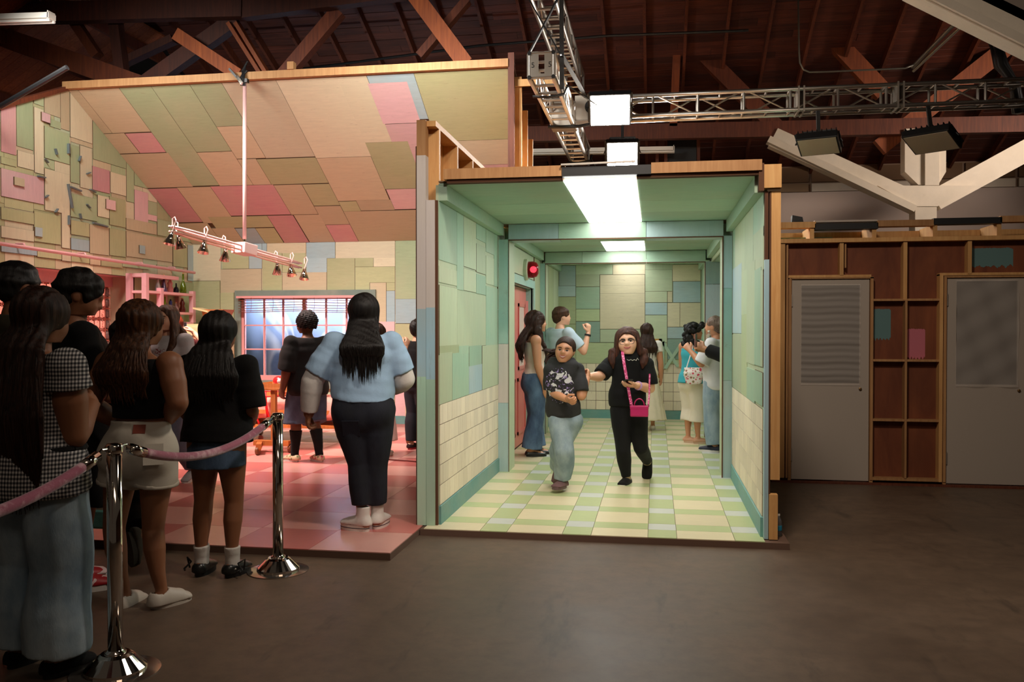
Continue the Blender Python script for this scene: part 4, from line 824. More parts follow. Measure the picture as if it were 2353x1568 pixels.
# ------------------------------------------------------------------ batten lights, pipes, white braced post
def batten(lab, a, b, w):
    o = thing('batten_light', lab, 'batten light'); a, b = Vector(a), Vector(b)
    MB().beam(a, b, w, 0.06).build('body', M['white'], o); d = (b - a).normalized()
    for dy in (-0.3, 0.3): MB().tube([a + Vector((0, dy * w, -0.05)), b + Vector((0, dy * w, -0.05))], 0.016, 8).build('tube', plain('lamp_tube_off', rgb(235, 230, 222), 0.25), o)
    for p in (a + d * 0.02, b - d * 0.02): MB().beam(p, p + d * 0.01, w, 0.1).build('end_cap', M['white'], o)
    return o
batten('long white batten light behind the lit flood lights', onY(1212, 348, 14.2), onY(1550, 342, 14.2), 0.12)
batten('white batten light end under the dark beam, top left', onY(-90, 45, 8.6), onY(120, 38, 8.6), 0.12)
bp = thing('braced_post', 'white painted post with two knee braces and a gusset, rising behind the stud wall', 'post')
Yb = 14.0
def arm(a, b, w, par, yy, mat='wpaint', nm='brace'): MB().beam(onY(*a, yy), onY(*b, yy), 0.2, w, (0, 0, 1)).build(nm, M[mat], par)
arm((1775, 318), (2110, 472), 0.30, bp, Yb); arm((1765, 322), (2100, 482), 0.10, bp, Yb - 0.12); arm((2145, 462), (2420, 312), 0.32, bp, Yb)
p = [onY(*q, Yb) for q in ((2010, 431), (2238, 431), (2146, 478), (2095, 478))]
MB().prism([(a[0], a[2]) for a in p], lambda a, c, d: (a, Yb - 0.13 - d, c), 0, 0.045).build('gusset', M['wpaint'], bp)
q0, q1 = onY(2096, 470, Yb), onY(2145, 470, Yb); MB().box(q0[0], q1[0], Yb - 0.16, Yb + 0.16, 0, q0[2] + 0.05).build('post', M['wpaint'], bp)
p = [onY(*q, Yb) for q in ((2074, 300), (2168, 300), (2168, 398), (2150, 428), (2105, 428), (2074, 398))]
MB().prism([(a[0], a[2]) for a in p][::-1], lambda a, c, d: (a, Yb - d, c), -0.12, 0.12).build('head_block', M['wpaint'], bp)
p = [onY(*q, Yb) for q in ((2118, 300), (2150, 300), (2150, 430), (2118, 430))]
MB().prism([(a[0], a[2]) for a in p][::-1], lambda a, c, d: (a, Yb - 0.12 - d, c), 0, 0.05).build('head_batten', M['wpaint'], bp)
nb = thing('knee_brace', 'white painted knee brace and grey gusset at the top right corner', 'brace')
MB().beam(onY(2100, -42, 8.0), onY(2480, 145, 8.0), 0.2, 0.28, (0, 0, 1)).build('brace', M['wpaint'], nb); MB().beam(onY(2120, -20, 7.88), onY(2480, 158, 7.88), 0.06, 0.07, (0, 0, 1)).build('edge_strip', M['wpaint'], nb)
p = [onY(*q, 8.0) for q in ((2225, 0), (2420, 95), (2420, -60), (2225, -60))]
MB().prism([(a[0], a[2]) for a in p], lambda a, c, d: (a, 8.0 - d, c), -0.05, 0.1).build('gusset', plain('gusset_grey', rgb(150, 138, 128), 0.6), nb)
cd_ = plain('conduit', rgb(150, 146, 136), 0.4, 0.6)
tag(MB().tube([onY(u, v, 12.2) for u, v in ((1834, -20), (1836, 120), (1838, 145), (1846, 160), (1860, 166), (1900, 165), (2080, 157), (2098, 150))], 0.012, 8).build('conduit', cd_, smooth=True), 'thin grey conduit bending along the roof above the truss', 'conduit')
o = MB().tube([onY(2096, 155, 12.95), onY(2206, 42, 12.2)], 0.026, 8).tube([onY(2098, 164, 12.95), onY(2222, 48, 12.2)], 0.02, 8).build('conduit', cd_); tag(o, 'pair of slanting grey conduits at the upper right', 'conduit')
tag(MB().tube([onY(0, 245, 8.4), onY(155, 155, 8.4)], 0.03, 8).build('pipe', M['blackm']), 'dark pipe slanting across the planks over the left gable', 'pipe')
tag(MB().tube([onY(u, v, 12.9) for u, v in ((560, 175), (800, 145), (1100, 105), (1400, 82), (1720, 70))], 0.02, 6).build('pipe', M['blackm']), 'long dark pipe running under the rafters', 'pipe')
def black_bundle(lab, pts, w):
    m = MB(); rnd = random.Random(len(lab))
    for k in range(4): m.tube([onY(u + rnd.uniform(-8, 8), v, 11.0 + k * 0.1) for u, v in pts], w, 6)
    tag(m.build('cable_bundle', M['black'], smooth=True), lab, 'cable')
black_bundle('black cable bundle hanging at the right end of the truss', ((2285, 95), (2300, 150), (2330, 190), (2340, 260)), 0.05)
black_bundle('dark cables draped from the beam, top left', ((300, -10), (320, 40), (345, 28), (380, 36), (420, 18), (470, 30)), 0.03)
# small black box on the stud wall, water bottle beside the corridor
sb = thing('speaker', 'small black speaker on top of the stud wall', 'speaker', (rx(1832), 8.86, z2))
MB().prism([(-0.055, 0), (0.055, 0), (0.045, 0.05), (-0.05, 0.07)], lambda a, c, d: (a, -d, c), 0, 0.09).build('case', M['black'], sb); MB().box(-0.035, 0.03, -0.094, -0.09, 0.012, 0.042).build('grille', M['blackm'], sb)
clear = plain('clear_plastic', (0.95, 0.97, 1.0), 0.05, 0, Transmission_Weight=0.9, IOR=1.2)
def water_bottle(lab, loc, s=1.0, tilt=None):
    o = thing('water_bottle', lab, 'bottle', loc)
    MB().lathe((0, 0, 0), [(0.001, 0), (0.03 * s, 0), (0.032 * s, 0.01 * s), (0.031 * s, 0.13 * s), (0.024 * s, 0.165 * s), (0.0125 * s, 0.185 * s), (0.0125 * s, 0.2 * s)], 16).build('body', clear, o, smooth=True)
    MB().lathe((0, 0, 0), [(0.0325 * s, 0.055 * s), (0.033 * s, 0.06 * s), (0.033 * s, 0.1 * s), (0.0325 * s, 0.105 * s)], 16).build('label_band', plain('label_blue', rgb(40, 150, 190), 0.4), o, smooth=True)
    MB().lathe((0, 0, 0), [(0.001, 0.198 * s), (0.0145 * s, 0.198 * s), (0.0145 * s, 0.215 * s), (0.001, 0.215 * s)], 12).build('cap', M['white'], o)
    return o
p = onZ(1789, 1232, 0.045); water_bottle('clear water bottle with a blue band on the platform corner', (p[0], p[1], 0.045), 0.72)
# ------------------------------------------------------------------ pink track lamp
lp = thing('track_lamp', 'pink double rail ceiling lamp with chrome cone spots on a long rod', 'lamp')
lpk = plain('lamp_pink', rgb(244, 206, 202), 0.3)
A, B = onY(392, 520, 8.55), onY(690, 606, 10.75); A = Vector(A); B = Vector(B); Mid = Vector(onY(545, 562, 8.86)); Mid = A + (B - A) * 0.5 * 1.02
top = Vector(onY(548, 205, 8.86)); Mid.x, Mid.y = (A + (B - A) * 0.52).x, (A + (B - A) * 0.52).y
D = (B - A).normalized(); N = D.cross(Vector((0, 0, 1))).normalized()
Cn = A + (B - A) * 0.52
MB().tube([(Cn.x, Cn.y, Cn.z + 0.1), (Cn.x, Cn.y + 0.02, 4.46)], 0.023, 10).build('rod', plain('rod_pink', rgb(232, 186, 184), 0.4), lp, smooth=True)
MB().tube([Cn + Vector((0, 0, 0.02)), Cn + Vector((0, 0, 0.12))], 0.012, 8).build('hook', M['chrome'], lp)
for s in (-1, 1):
    pts = [A + (B - A) * k / 8 + N * s * 0.055 * (1 if 0 < k < 8 else 0.35) + Vector((0, 0, 0.0)) for k in range(9)]
    MB().tube(pts, 0.013, 8).build('rail', lpk, lp, smooth=True); MB().tube([q + Vector((0, 0, -0.055)) for q in pts], 0.011, 8).build('rail', plain('lamp_copper', rgb(240, 184, 168), 0.3), lp, smooth=True)
MB().beam(Cn - D * 0.12 + Vector((0, 0, -0.02)), Cn + D * 0.12 + Vector((0, 0, -0.02)), 0.2, 0.13).build('hub', lpk, lp, bevel=0.01)
bulb = emit('spot_bulb', (1.0, 0.85, 0.68), 14.0)
for i, (k, s, tl) in enumerate(((-0.01, 1, -0.3), (0.07, -1, 0.15), (0.2, 1, 0.0), (0.4, -1, -0.35), (0.82, -1, -0.2), (0.88, 1, 0.4), (1.01, 1, 0.1))):
    c = A + (B - A) * k + N * s * 0.05; ax = Vector((tl * 0.6, -0.25 * s, -1)).normalized(); q = c + Vector((0, 0, -0.07))
    sp = MB().lathe(q, [(0.02, 0.0), (0.026, 0.03), (0.066, 0.14), (0.063, 0.142), (0.022, 0.036), (0.001, 0.035)], 16, ax).build('spot_shade', M['chrome'], lp, smooth=True)
    MB().tube([c, c + Vector((0, 0, 0.07)), c + N * s * 0.03 + Vector((0, 0, 0.09)), c + N * s * 0.05 + Vector((0, 0, 0.05)), q], 0.007, 6).build('gooseneck', lpk, sp)
    if i in (0, 1, 2, 4, 5): MB().ball(q + ax * 0.085, 0.02, 8).build('bulb', bulb, sp)
cg = thing('rope_clamp', 'black clamp and cable knot holding the lamp rod at the ridge', 'clamp')
for k in range(6): MB().tube([(Cn.x + 0.008 * k - .03, Cn.y, 4.42), (Cn.x - 0.03 + 0.02 * (k % 3), Cn.y - .02, 4.50), (Cn.x + 0.03 - 0.012 * k, Cn.y + 0.02, 4.60), (Cn.x + 0.012 * (k - 3), 9.74, 4.62 + 0.02 * k)], 0.012, 6).build('strand', M['black'], cg)
MB().beam((Cn.x - 0.17, Cn.y - .03, 4.62), (Cn.x - 0.01, Cn.y - .03, 4.44), 0.025, 0.025).build('lever', M['blackm'], cg); MB().beam((Cn.x - 0.06, Cn.y - 0.04, 4.52), (Cn.x - 0.0, Cn.y - 0.04, 4.43), 0.04, 0.04).build('jaw', M['chrome'], cg); MB().box(Cn.x - 0.05, Cn.x + 0.05, Cn.y - 0.02, 9.73, 4.455, 4.5).build('hook_plate', M['blackm'], cg)
# ------------------------------------------------------------------ shelf with bottles
sh = thing('wall_shelf', 'stepped pink shelf unit on the left wall holding coloured bottles', 'shelf')
shp = paint('shelf_pink', rgb(232, 168, 176), (4, 4, 4), 0.1, 0.5, 0.06)
def SX(u, v): return onX(u, v, -7.02)
ya, yb_, yc, yd = [onX(u, 690, -7.0)[1] for u in (334, 368, 411, 442)]
z_t, z_1, z_2, z_b = onX(334, 628, -7.0)[2], onX(368, 670, -7.0)[2], onX(368, 716, -7.0)[2], onX(442, 742, -7.0)[2]
ST = 0.035
for (x, y, za, zb2) in ((-7.0, ya, z_b - .1, z_t), (-7.0, yb_, z_b, z_1 + 0.05), (-7.0, yd, z_b, z_1 + 0.04), (-7.24, yc, z_b, z_t), (-7.24, ya, z_b, z_t), (-7.24, yd, z_b, z_1)): MB().box(x - ST, x + ST, y - ST, y + ST, za, zb2).build('post', shp, sh)
MB().box(-7.27, -6.97, ya, yd, z_1 - 0.035, z_1).build('shelf_board', shp, sh); MB().box(-7.27, -6.97, ya, yd, z_2 - 0.035, z_2).build('shelf_board', shp, sh); MB().box(-7.27, -7.25, ya, yd, z_b, z_2).build('back_board', shp, sh)
MB().box(-7.26, -7.0, ya, yc, z_t - 0.05, z_t).build('top_rail', shp, sh); MB().box(-7.26, -6.98, ya, yd, z_b - 0.02, z_b + 0.01).build('shelf_board', shp, sh)
def bottle(lab, u, zbase, prof, c, grp):
    y = onX(u, 690, -7.1)[1]; o = thing('bottle', lab, 'bottle', (-7.1, y, zbase), 0, grp)
    MB().lathe((0, 0, 0), prof, 14).build('body', plain('bottle_' + lab.split()[0] + lab.split()[1], c, 0.08, 0, Transmission_Weight=0.55, IOR=1.4), o, smooth=True)
    t_ = prof[-1]; MB().lathe((0, 0, t_[1]), [(0.001, 0), (t_[0] * 0.9, 0), (t_[0] * 0.9, 0.02), (0.001, 0.02)], 10).build('stopper', M['black'] if c[0] < 0.1 else M['pined'], o)
slim = [(0.001, 0), (0.04, 0), (0.042, 0.02), (0.036, 0.08), (0.014, 0.15), (0.012, 0.22)]; cone = [(0.001, 0), (0.05, 0), (0.045, 0.03), (0.02, 0.13), (0.01, 0.24)]; fig = [(0.001, 0), (0.045, 0), (0.05, 0.05), (0.03, 0.1), (0.04, 0.14), (0.02, 0.18), (0.018, 0.2)]
rnd_ = [(0.001, 0), (0.03, 0), (0.045, 0.04), (0.03, 0.08), (0.012, 0.1), (0.012, 0.13)]; tall = [(0.001, 0), (0.045, 0), (0.05, 0.05), (0.04, 0.13), (0.016, 0.2), (0.014, 0.3)]; wide = [(0.001, 0), (0.07, 0), (0.085, 0.04), (0.05, 0.08), (0.02, 0.1), (0.025, 0.15), (0.014, 0.17)]
G1, G2 = 'bottles on the upper pink shelf', 'bottles on the lower pink shelf'
for a in (('clear slim bottle, first from the left on the upper pink shelf', 363, z_1, slim, (0.85, 0.85, 0.82), G1), ('purple pointed bottle on the upper pink shelf', 377, z_1, cone, rgb(110, 80, 120), G1), ('pink curvy bottle on the upper pink shelf', 391, z_1, fig, rgb(240, 140, 140), G1), ('black round flask on the upper pink shelf', 405, z_1, rnd_, (0.02, 0.02, 0.03), G1), ('tall green bottle at the open end of the upper pink shelf', 421, z_1, tall, rgb(120, 140, 30), G1),
          ('lime green slim flask on the lower pink shelf', 379, z_2, slim, rgb(150, 180, 40), G2), ('blue wide bellied bottle on the lower pink shelf', 392, z_2, wide, rgb(50, 70, 150), G2), ('pale pink small flask on the lower pink shelf', 404, z_2, rnd_, rgb(230, 190, 190), G2), ('brown necked bottle on the lower pink shelf', 419, z_2, fig, rgb(120, 40, 30), G2)): bottle(*a)
# ------------------------------------------------------------------ cream cabinet, bed, overbed table
cr = plain('cabinet_cream', rgb(240, 222, 168), 0.4); wd = timber('wood_orange', rgb(206, 128, 62), rgb(176, 96, 40))
cb = thing('cabinet', 'cream rounded cabinet with drawers standing in the corner of the pink room', 'cabinet', (0, 0, 0))
cx0, cx1, cy0, cy1, ct = -7.2, -6.47, 11.72, 12.58, 1.58
MB().box(cx0, cx1, cy0, cy1, 0.14, ct).build('body', cr, cb, bevel=0.05)
dv_ = MB().box(cx0 + 0.06, cx1 - 0.12, cy0 - 0.03, cy0, 1.02, ct - 0.04).build('door', cr, cb, bevel=0.03); MB().box(cx0 + 0.12, cx1 - 0.18, cy0 - 0.042, cy0 - 0.03, 1.1, ct - 0.12).build('panel', plain('panel_pale_cream', rgb(250, 226, 176), 0.3), dv_, bevel=0.02)  # inset front panel in a slightly paler cream
for z0_, z1_ in ((0.78, 0.98), (0.56, 0.76), (0.2, 0.54)):
    dw = MB().box(cx0 + 0.04, cx1 - 0.04, cy0 - 0.025, cy0, z0_, z1_).build('drawer', cr, cb, bevel=0.015); MB().box(cx1 - 0.3, cx1 - 0.1, cy0 - 0.05, cy0 - 0.025, z1_ - 0.08, z1_ - 0.035).build('handle', wd, dw, bevel=0.006)
for x in (cx0 + 0.08, cx1 - 0.08):
    for y in (cy0 + 0.08, cy1 - 0.08): MB().cyl((x, y, 0.05), (x, y, 0.15), 0.03).build('foot', wd, cb)
bxo = thing('box', 'terracotta tapered box with a cream flap on top of the cabinet', 'box')
MB().hexa([(-6.72, 12.1, ct), (-6.5, 12.1, ct), (-6.5, 12.4, ct), (-6.72, 12.4, ct), (-6.76, 12.07, ct + 0.22), (-6.41, 12.07, ct + 0.22), (-6.41, 12.43, ct + 0.22), (-6.76, 12.43, ct + 0.22)]).build('case', plain('terracotta', rgb(196, 116, 70), 0.6), bxo)
MB().hexa([(-6.86, 12.0, ct + 0.226), (-6.62, 12.0, ct + 0.17), (-6.62, 12.28, ct + 0.17), (-6.86, 12.28, ct + 0.226), (-6.86, 12.0, ct + 0.25), (-6.62, 12.0, ct + 0.195), (-6.62, 12.28, ct + 0.195), (-6.86, 12.28, ct + 0.25)]).build('flap', cr, bxo)
def caster(par, x, y, zt, r=0.05):
    o = MB().tube([(x - 0.014, y, 0.05 + r), (x + 0.014, y, 0.05 + r)], r, 14).build('caster', plain('caster_brown', rgb(120, 70, 34), 0.5), par); MB().beam((x, y + 0.02, 0.05 + r), (x, y, zt), 0.045, 0.03, (0, 1, 0)).build('fork', wd, o)
bd = thing('bed', 'wheeled wooden bed under a pink cloth by the window', 'bed')
bx0, bx1, by0, by1 = -5.45, -3.75, 10.35, 11.15
MB().box(bx0, bx1, by0, by1, 0.42, 0.47).build('frame', wd, bd); MB().box(bx0, bx1, by0, by1, 0.24, 0.28).build('lower_rail', wd, bd)
for x in (bx0 + 0.12, bx1 - 0.12):
    for y in (by0 + 0.08, by1 - 0.08): MB().box(x - 0.03, x + 0.03, y - 0.03, y + 0.03, 0.16, 0.44).build('leg', wd, bd); caster(bd, x, y, 0.18)
MB().box(bx0 + 0.02, bx1 - 0.02, by0 + 0.02, by1 - 0.02, 0.47, 0.60).build('mattress', plain('mattress_pink', rgb(232, 160, 150), 0.8), bd, bevel=0.03)
cm = MB(); nx, prof_ = 44, [(0.0, 0.615), (0.3, 0.618), (0.36, 0.6), (0.385, 0.54), (0.39, 0.46), (0.4, 0.36)]
rows = [(-d, z) for d, z in prof_[::-1]] + prof_
rows = [(0.4 + (d if d > 0 else d), z) for d, z in rows]
for i in range(nx + 1):
    x = bx0 - 0.03 + (bx1 - bx0 + 0.06) * i / nx
    for (d, z) in rows:
        w_ = 0.02 * math.sin(i * 0.9) * (0.62 - z) / 0.26; cm.v.append((x, by0 + d + (w_ if d > 0.4 else -w_), z + 0.004 * math.sin(i * 0.7 + d * 6) + (0.015 * math.sin(i * 0.5) if z < 0.4 else 0)))
m_ = len(rows)
for i in range(nx):
    for k in range(m_ - 1): a = i * m_ + k; cm.f.append((a, a + 1, a + m_ + 1, a + m_))
cl_ = cm.build('bed_cloth', plain('cloth_pink', rgb(238, 150, 138), 0.75), smooth=True); tag(cl_, 'pink cloth draped over the wheeled bed', 'cloth'); sd_ = cl_.modifiers.new('solid', 'SOLIDIFY'); sd_.thickness = 0.004
red = plain('cable_red', rgb(206, 20, 26), 0.35)
rc = thing('red_cables', 'tangled red cables looping over the pink bed cloth', 'cable')
rnd = random.Random(5)
for pts in ([(565, 890), (572, 905), (566, 960), (572, 975), (580, 930), (574, 905), (590, 896)], [(575, 905), (580, 940), (590, 960), (600, 985)], [(610, 895), (612, 930), (618, 960), (622, 980), (600, 985)], [(600, 895), (612, 912), (640, 910), (655, 900)], [(608, 880), (606, 900), (612, 940), (614, 965)], [(560, 893), (600, 899), (640, 900), (655, 905)]):
    MB().tube([onY(u, v, by0 - 0.06 + rnd.uniform(-0.03, 0.0)) for u, v in pts], 0.011, 6).build('loop', red, rc, smooth=True)
ot = thing('overbed_table', 'orange wooden wheeled overbed table with a single upright', 'table')
ox, oy = -4.43, 9.55
MB().box(ox - 0.028, ox + 0.028, oy - 0.03, oy + 0.03, 0.15, 0.78).build('upright', wd, ot)
MB().box(ox - 0.24, ox + 0.2, oy - 0.05, oy + 0.02, 0.13, 0.19).build('base_bar', wd, ot); MB().beam((ox - 0.22, oy + 0.1, 0.15), (ox - 0.06, oy - 0.28, 0.15), 0.06, 0.06).build('base_bar', wd, ot)
for x, y in ((ox - 0.22, oy + 0.05), (ox + 0.2, oy), (ox - 0.08, oy - 0.26)): caster(ot, x, y, 0.15)
MB().box(ox - 0.22, ox + 0.28, oy - 0.05, oy + 0.5, 0.78, 0.81).build('top', wd, ot, bevel=0.005)
def tray(lab, x, y, z, w, d):
    o = thing('tray', lab, 'tray'); MB().box(x, x + w, y, y + d, z, z + 0.01).build('base', plain('tray_cream', rgb(240, 214, 170), 0.5), o)
    MB().box(x, x + w, y - 0.01, y, z, z + 0.05).box(x, x + w, y + d, y + d + 0.01, z, z + 0.05).box(x - 0.01, x, y - 0.01, y + d + 0.01, z, z + 0.05).box(x + w, x + w + 0.01, y - 0.01, y + d + 0.01, z, z + 0.05).build('rim', wd, o)
tray('cream wooden rimmed tray on top of the overbed table', ox - 0.2, oy - 0.03, 0.811, 0.46, 0.4); tray('cream wooden rimmed tray lying on the pink bed', -5.3, 10.55, 0.625, 0.5, 0.4)
bl2 = thing('ball', 'glossy red and white ball with straps on the overbed table tray', 'ball'); MB().ball((ox + 0.02, oy + 0.1, 0.885), 0.062, 14, (1.25, 1, 1)).build('shell', plain('ball_red', rgb(214, 40, 44), 0.25), bl2, smooth=True)
MB().ball((ox + 0.05, oy + 0.055, 0.885), 0.035, 10).build('patch', plain('ball_white', rgb(230, 200, 200), 0.3), bl2, smooth=True); MB().tube([(ox + 0.1 + 0.03 * math.cos(a), oy + 0.08, 0.885 + 0.05 * math.sin(a)) for a in [i * 0.57 for i in range(12)]], 0.008, 6).build('strap', M['white'], bl2)
ci = thing('wheeled_stand', 'cream wooden stand on a caster beside the man at the corridor post', 'stand')
p = onZ(938, 1020, 0.05); MB().box(p[0] - 0.03, p[0] + 0.02, p[1] - 0.02, p[1] + 0.03, 0.18, 0.75).build('upright', cr, ci); caster(ci, p[0], p[1], 0.2, 0.05); MB().box(p[0] - 0.03, p[0] + 0.5, p[1] - 0.03, p[1] + 0.4, 0.75, 0.78).build('top', cr, ci); MB().box(p[0] + 0.44, p[0] + 0.49, p[1] + 0.3, p[1] + 0.35, 0.05, 0.75).build('upright', cr, ci)
kb = thing('control_box', 'small ochre control box on a stool by the bed', 'box'); p = onZ(757, 1020, 0.05)
kx, ky = -3.62, 10.2
MB().box(kx - .12, kx + .12, ky - .12, ky + .12, 0.38, 0.5).build('case', plain('ochre', rgb(190, 130, 60), 0.5), kb); MB().box(kx - .1, kx - .02, ky - .13, ky - .12, 0.43, 0.49).build('switch', M['black'], kb)
for dx in (-.1, .1):
    for dy in (-.1, .1): MB().box(kx + dx - .015, kx + dx + .015, ky + dy - .015, ky + dy + .015, 0.05, 0.38).build('leg', wd, kb)
tag(MB().tube([(kx + .08, ky - .1, 0.4), (kx + .12, ky - .25, 0.25), (kx + .16, ky - .5, 0.08), (kx + .3, ky - .9, 0.058), (kx + .6, ky - 1.0, 0.058), (-1.9, 8.9, 0.058)], 0.008, 6).build('floor_cable', plain('cable_brown', rgb(110, 40, 30), 0.5), smooth=True), 'brown cable running from the ochre box over the pink floor', 'cable')
# ------------------------------------------------------------------ window blind
wbld = thing('window_blind', 'raised brown slatted blind hanging crooked across the pink window', 'blind')
sl_m = timber('slat_brown', rgb(140, 70, 48), rgb(96, 44, 30))
MB().box(X0 + 0.03, X1 - 0.04, 12.60, 12.66, 1.985, 2.02).build('head_rail', pk, wbld)
for (u0, u1, zr0) in ((549, 705, 0), (694, 856, 1)):
    for k, v in enumerate((690, 696, 702.5, 708.5, 714, 718)):
        a, b = Vector(onY(u0, v + (1.2 if zr0 == 0 else -1), 12.62)), Vector(onY(u1, v - (1.6 + 0.5 * k if zr0 == 0 else -1.5), 12.62))
        MB().beam(a, b, 0.045, 0.008).build('slat', sl_m, wbld)
    for u in (u0 + 28, (u0 + u1) / 2, u1 - 30): MB().tube([onY(u, 684, 12.6), onY(u + 1, 700, 12.6), onY(u - 1, 718, 12.6)], 0.003, 5).build('cord', sl_m, wbld)
# ------------------------------------------------------------------ corridor things
al = thing('alarm_light', 'round red alarm light on a pale base above the red door', 'alarm light')
p = onX(1222, 620, HL + 0.1); q = onX(1207, 620, HL)
cy_, cz_ = p[1], p[2]
MB().lathe((HL, cy_, cz_), [(0.001, 0), (0.13, 0), (0.13, 0.05), (0.105, 0.06), (0.001, 0.06)], 24, (1, 0, 0)).build('base', plain('alarm_base', rgb(190, 200, 170), 0.5), al, smooth=False)
MB().lathe((HL + 0.06, cy_, cz_), [(0.10, 0), (0.10, 0.06), (0.085, 0.1), (0.05, 0.12), (0.001, 0.125)], 20, (1, 0, 0)).build('dome', plain('alarm_red', rgb(150, 36, 44), 0.1, 0, Transmission_Weight=0.6, IOR=1.2), al, smooth=True)
MB().ball((HL + 0.12, cy_ - 0.02, cz_), 0.035, 10).build('bulb', emit('alarm_glow', (1.0, 0.12, 0.16), 9.0), al)
pf_ = thing('framed_picture', 'gold framed dark skeleton chart on the corridor end wall', 'picture')
P0, P1 = onY(1437, 868, HE - 0.04), onY(1521, 779, HE - 0.04); x0, z0_, x1, z1_ = P0[0], P0[2], P1[0], P1[2]
gold = plain('frame_gold', rgb(186, 140, 66), 0.45, 0.2); fw = 0.045
MB().box(x0, x1, HE - 0.05, HE - 0.008, z0_, z0_ + fw).box(x0, x1, HE - 0.05, HE - 0.008, z1_ - fw, z1_).box(x0, x0 + fw, HE - 0.05, HE - 0.008, z0_, z1_).box(x1 - fw, x1, HE - 0.05, HE - 0.008, z0_, z1_).build('frame', gold, pf_)
MB().box(x0 + fw, x1 - fw, HE - 0.03, HE - 0.01, z0_ + fw, z1_ - fw).build('chart', plain('chart_dark', rgb(52, 58, 52), 0.5), pf_)
bn = plain('bone', rgb(232, 222, 206), 0.6); bo = MB(); xc = x0 + (x1 - x0) * 0.52; yy = HE - 0.034
for k in range(5):
    z = z1_ - 0.10 - k * 0.045
    for s in (-1, 1): bo.tube([(xc, yy, z - 0.02), (xc + s * 0.07, yy, z), (xc + s * (0.13 - 0.006 * k), yy, z + 0.02)], 0.008, 5)
bo.tube([(xc, yy, z1_ - 0.07), (xc, yy, z1_ - 0.42)], 0.012, 5).tube([(xc + 0.17, yy, z1_ - 0.07), (xc + 0.175, yy, z1_ - 0.3), (xc + 0.2, yy, z0_ + 0.08)], 0.016, 6).tube([(xc - 0.17, yy, z1_ - 0.07), (xc - 0.2, yy, z0_ + 0.08)], 0.016, 6)
bo.ball((xc, yy, z1_ - 0.45), 0.1, 10, (1, 0.1, 0.5)); bo.build('bones', bn, pf_)
p, q = onY(1499, 971, HE - 0.3), onY(1521, 945, HE - 0.3)
pbx = thing('box', 'pale pink box on the floor at the corridor end wall', 'box'); MB().box(p[0], q[0], HE - 0.3, HE - 0.03, 0.05, 0.24).build('case', plain('box_pink', rgb(226, 196, 200), 0.6), pbx); MB().box(p[0] - 0.004, q[0] + 0.004, HE - 0.304, HE - 0.026, 0.24, 0.26).build('lid', plain('box_pink', PINK), pbx)
# ------------------------------------------------------------------ stanchions and velvet ropes
def stanchion(x, y, lab, h=1.0):
    o = thing('stanchion', lab, 'stanchion', (x, y, 0), 0, 'chrome stanchions of the queue')
    MB().lathe((0, 0, 0), [(0.001, 0.0), (0.185, 0.0), (0.186, 0.006), (0.13, 0.010), (0.001, 0.010)], 40).build('base_disc', plain('disc_chrome', rgb(190, 180, 170), 0.12, 0.9), o, smooth=False)
    MB().lathe((0, 0, 0.008), [(0.13, 0), (0.128, 0.015), (0.075, 0.068), (0.06, 0.078), (0.001, 0.08)], 40).build('base_dome', M['chrome'], o)
    MB().lathe((0, 0, 0.08), [(0.045, 0), (0.045, 0.012), (0.034, 0.016), (0.034, 0.02)], 24).build('collar', M['chrome'], o, smooth=True)
    MB().cyl((0, 0, 0.08), (0, 0, h - 0.02), 0.032, 28).build('pole', M['chrome'], o, smooth=True)
    MB().lathe((0, 0, h - 0.045), [(0.036, 0), (0.038, 0.006), (0.038, 0.03), (0.03, 0.042), (0.001, 0.045)], 28).build('top_cap', M['chrome'], o, smooth=True)
    for s in (-1, 1): MB().tube([(0.0, s * 0.035 + s * 0.018 * math.cos(a) , h - 0.03 + 0.018 * math.sin(a)) for a in [i * 0.7 for i in range(10)]], 0.005, 6).build('ring', M['chrome'], o)
    return o
stanchion(-2.325, 3.415, 'chrome stanchion in front of the woman in white shorts', 1.005)
stanchion(-2.305, 5.02, 'chrome stanchion on the concrete next to the pink platform edge', 0.985)
s3 = stanchion(-2.30, 1.75, 'chrome stanchion nearest the camera holding the rope end, out at the left', 1.0)
t = NT('velvet_pink'); v = t.vec((1, 1, 1)); n1 = t.noise(v, 9, 5, 0.7); n2 = t.noise(v, 60, 2)
x = t.mix(t.ramp(n1, [(0.52, 0.0), (0.66, 1.0)]), rgb(176, 98, 122), rgb(222, 176, 188)); t.col(x); t.set(Roughness=0.85, Sheen_Weight=0.8, Sheen_Roughness=0.4); t.bump(n2, 0.3, 0.004); VEL = t.m
def rope(lab, a, b, sag):
    o = thing('velvet_rope', lab, 'rope'); a, b = Vector(a), Vector(b); pts = []
    for i in range(25):
        k = i / 24; q = a + (b - a) * k; q.z -= sag * 4 * k * (1 - k); pts.append(q)
    MB().tube(pts[2:-2], 0.0225, 14).build('rope', VEL, o, smooth=True)
    for e, f_ in ((pts[1], pts[2]), (pts[-2], pts[-3])):
        d = (f_ - e).normalized(); MB().tube([e - d * 0.0, f_ + d * 0.035], 0.0245, 14).build('end_sleeve', M['chrome'], o, smooth=True)
    for e, f_ in ((pts[0], pts[1]), (pts[-1], pts[-2])): MB().tube([e, (e + f_) / 2 + Vector((0, 0, 0.012)), f_], 0.007, 8).build('hook', M['chrome'], o)
rope('pink velvet rope sagging between the two chrome stanchions', (-2.325, 3.47, 0.985), (-2.305, 4.97, 0.965), 0.13)
rope('pink velvet rope running from the front stanchion out at the left edge', (-2.325, 3.36, 0.985), (-2.30, 1.8, 0.98), 0.14)
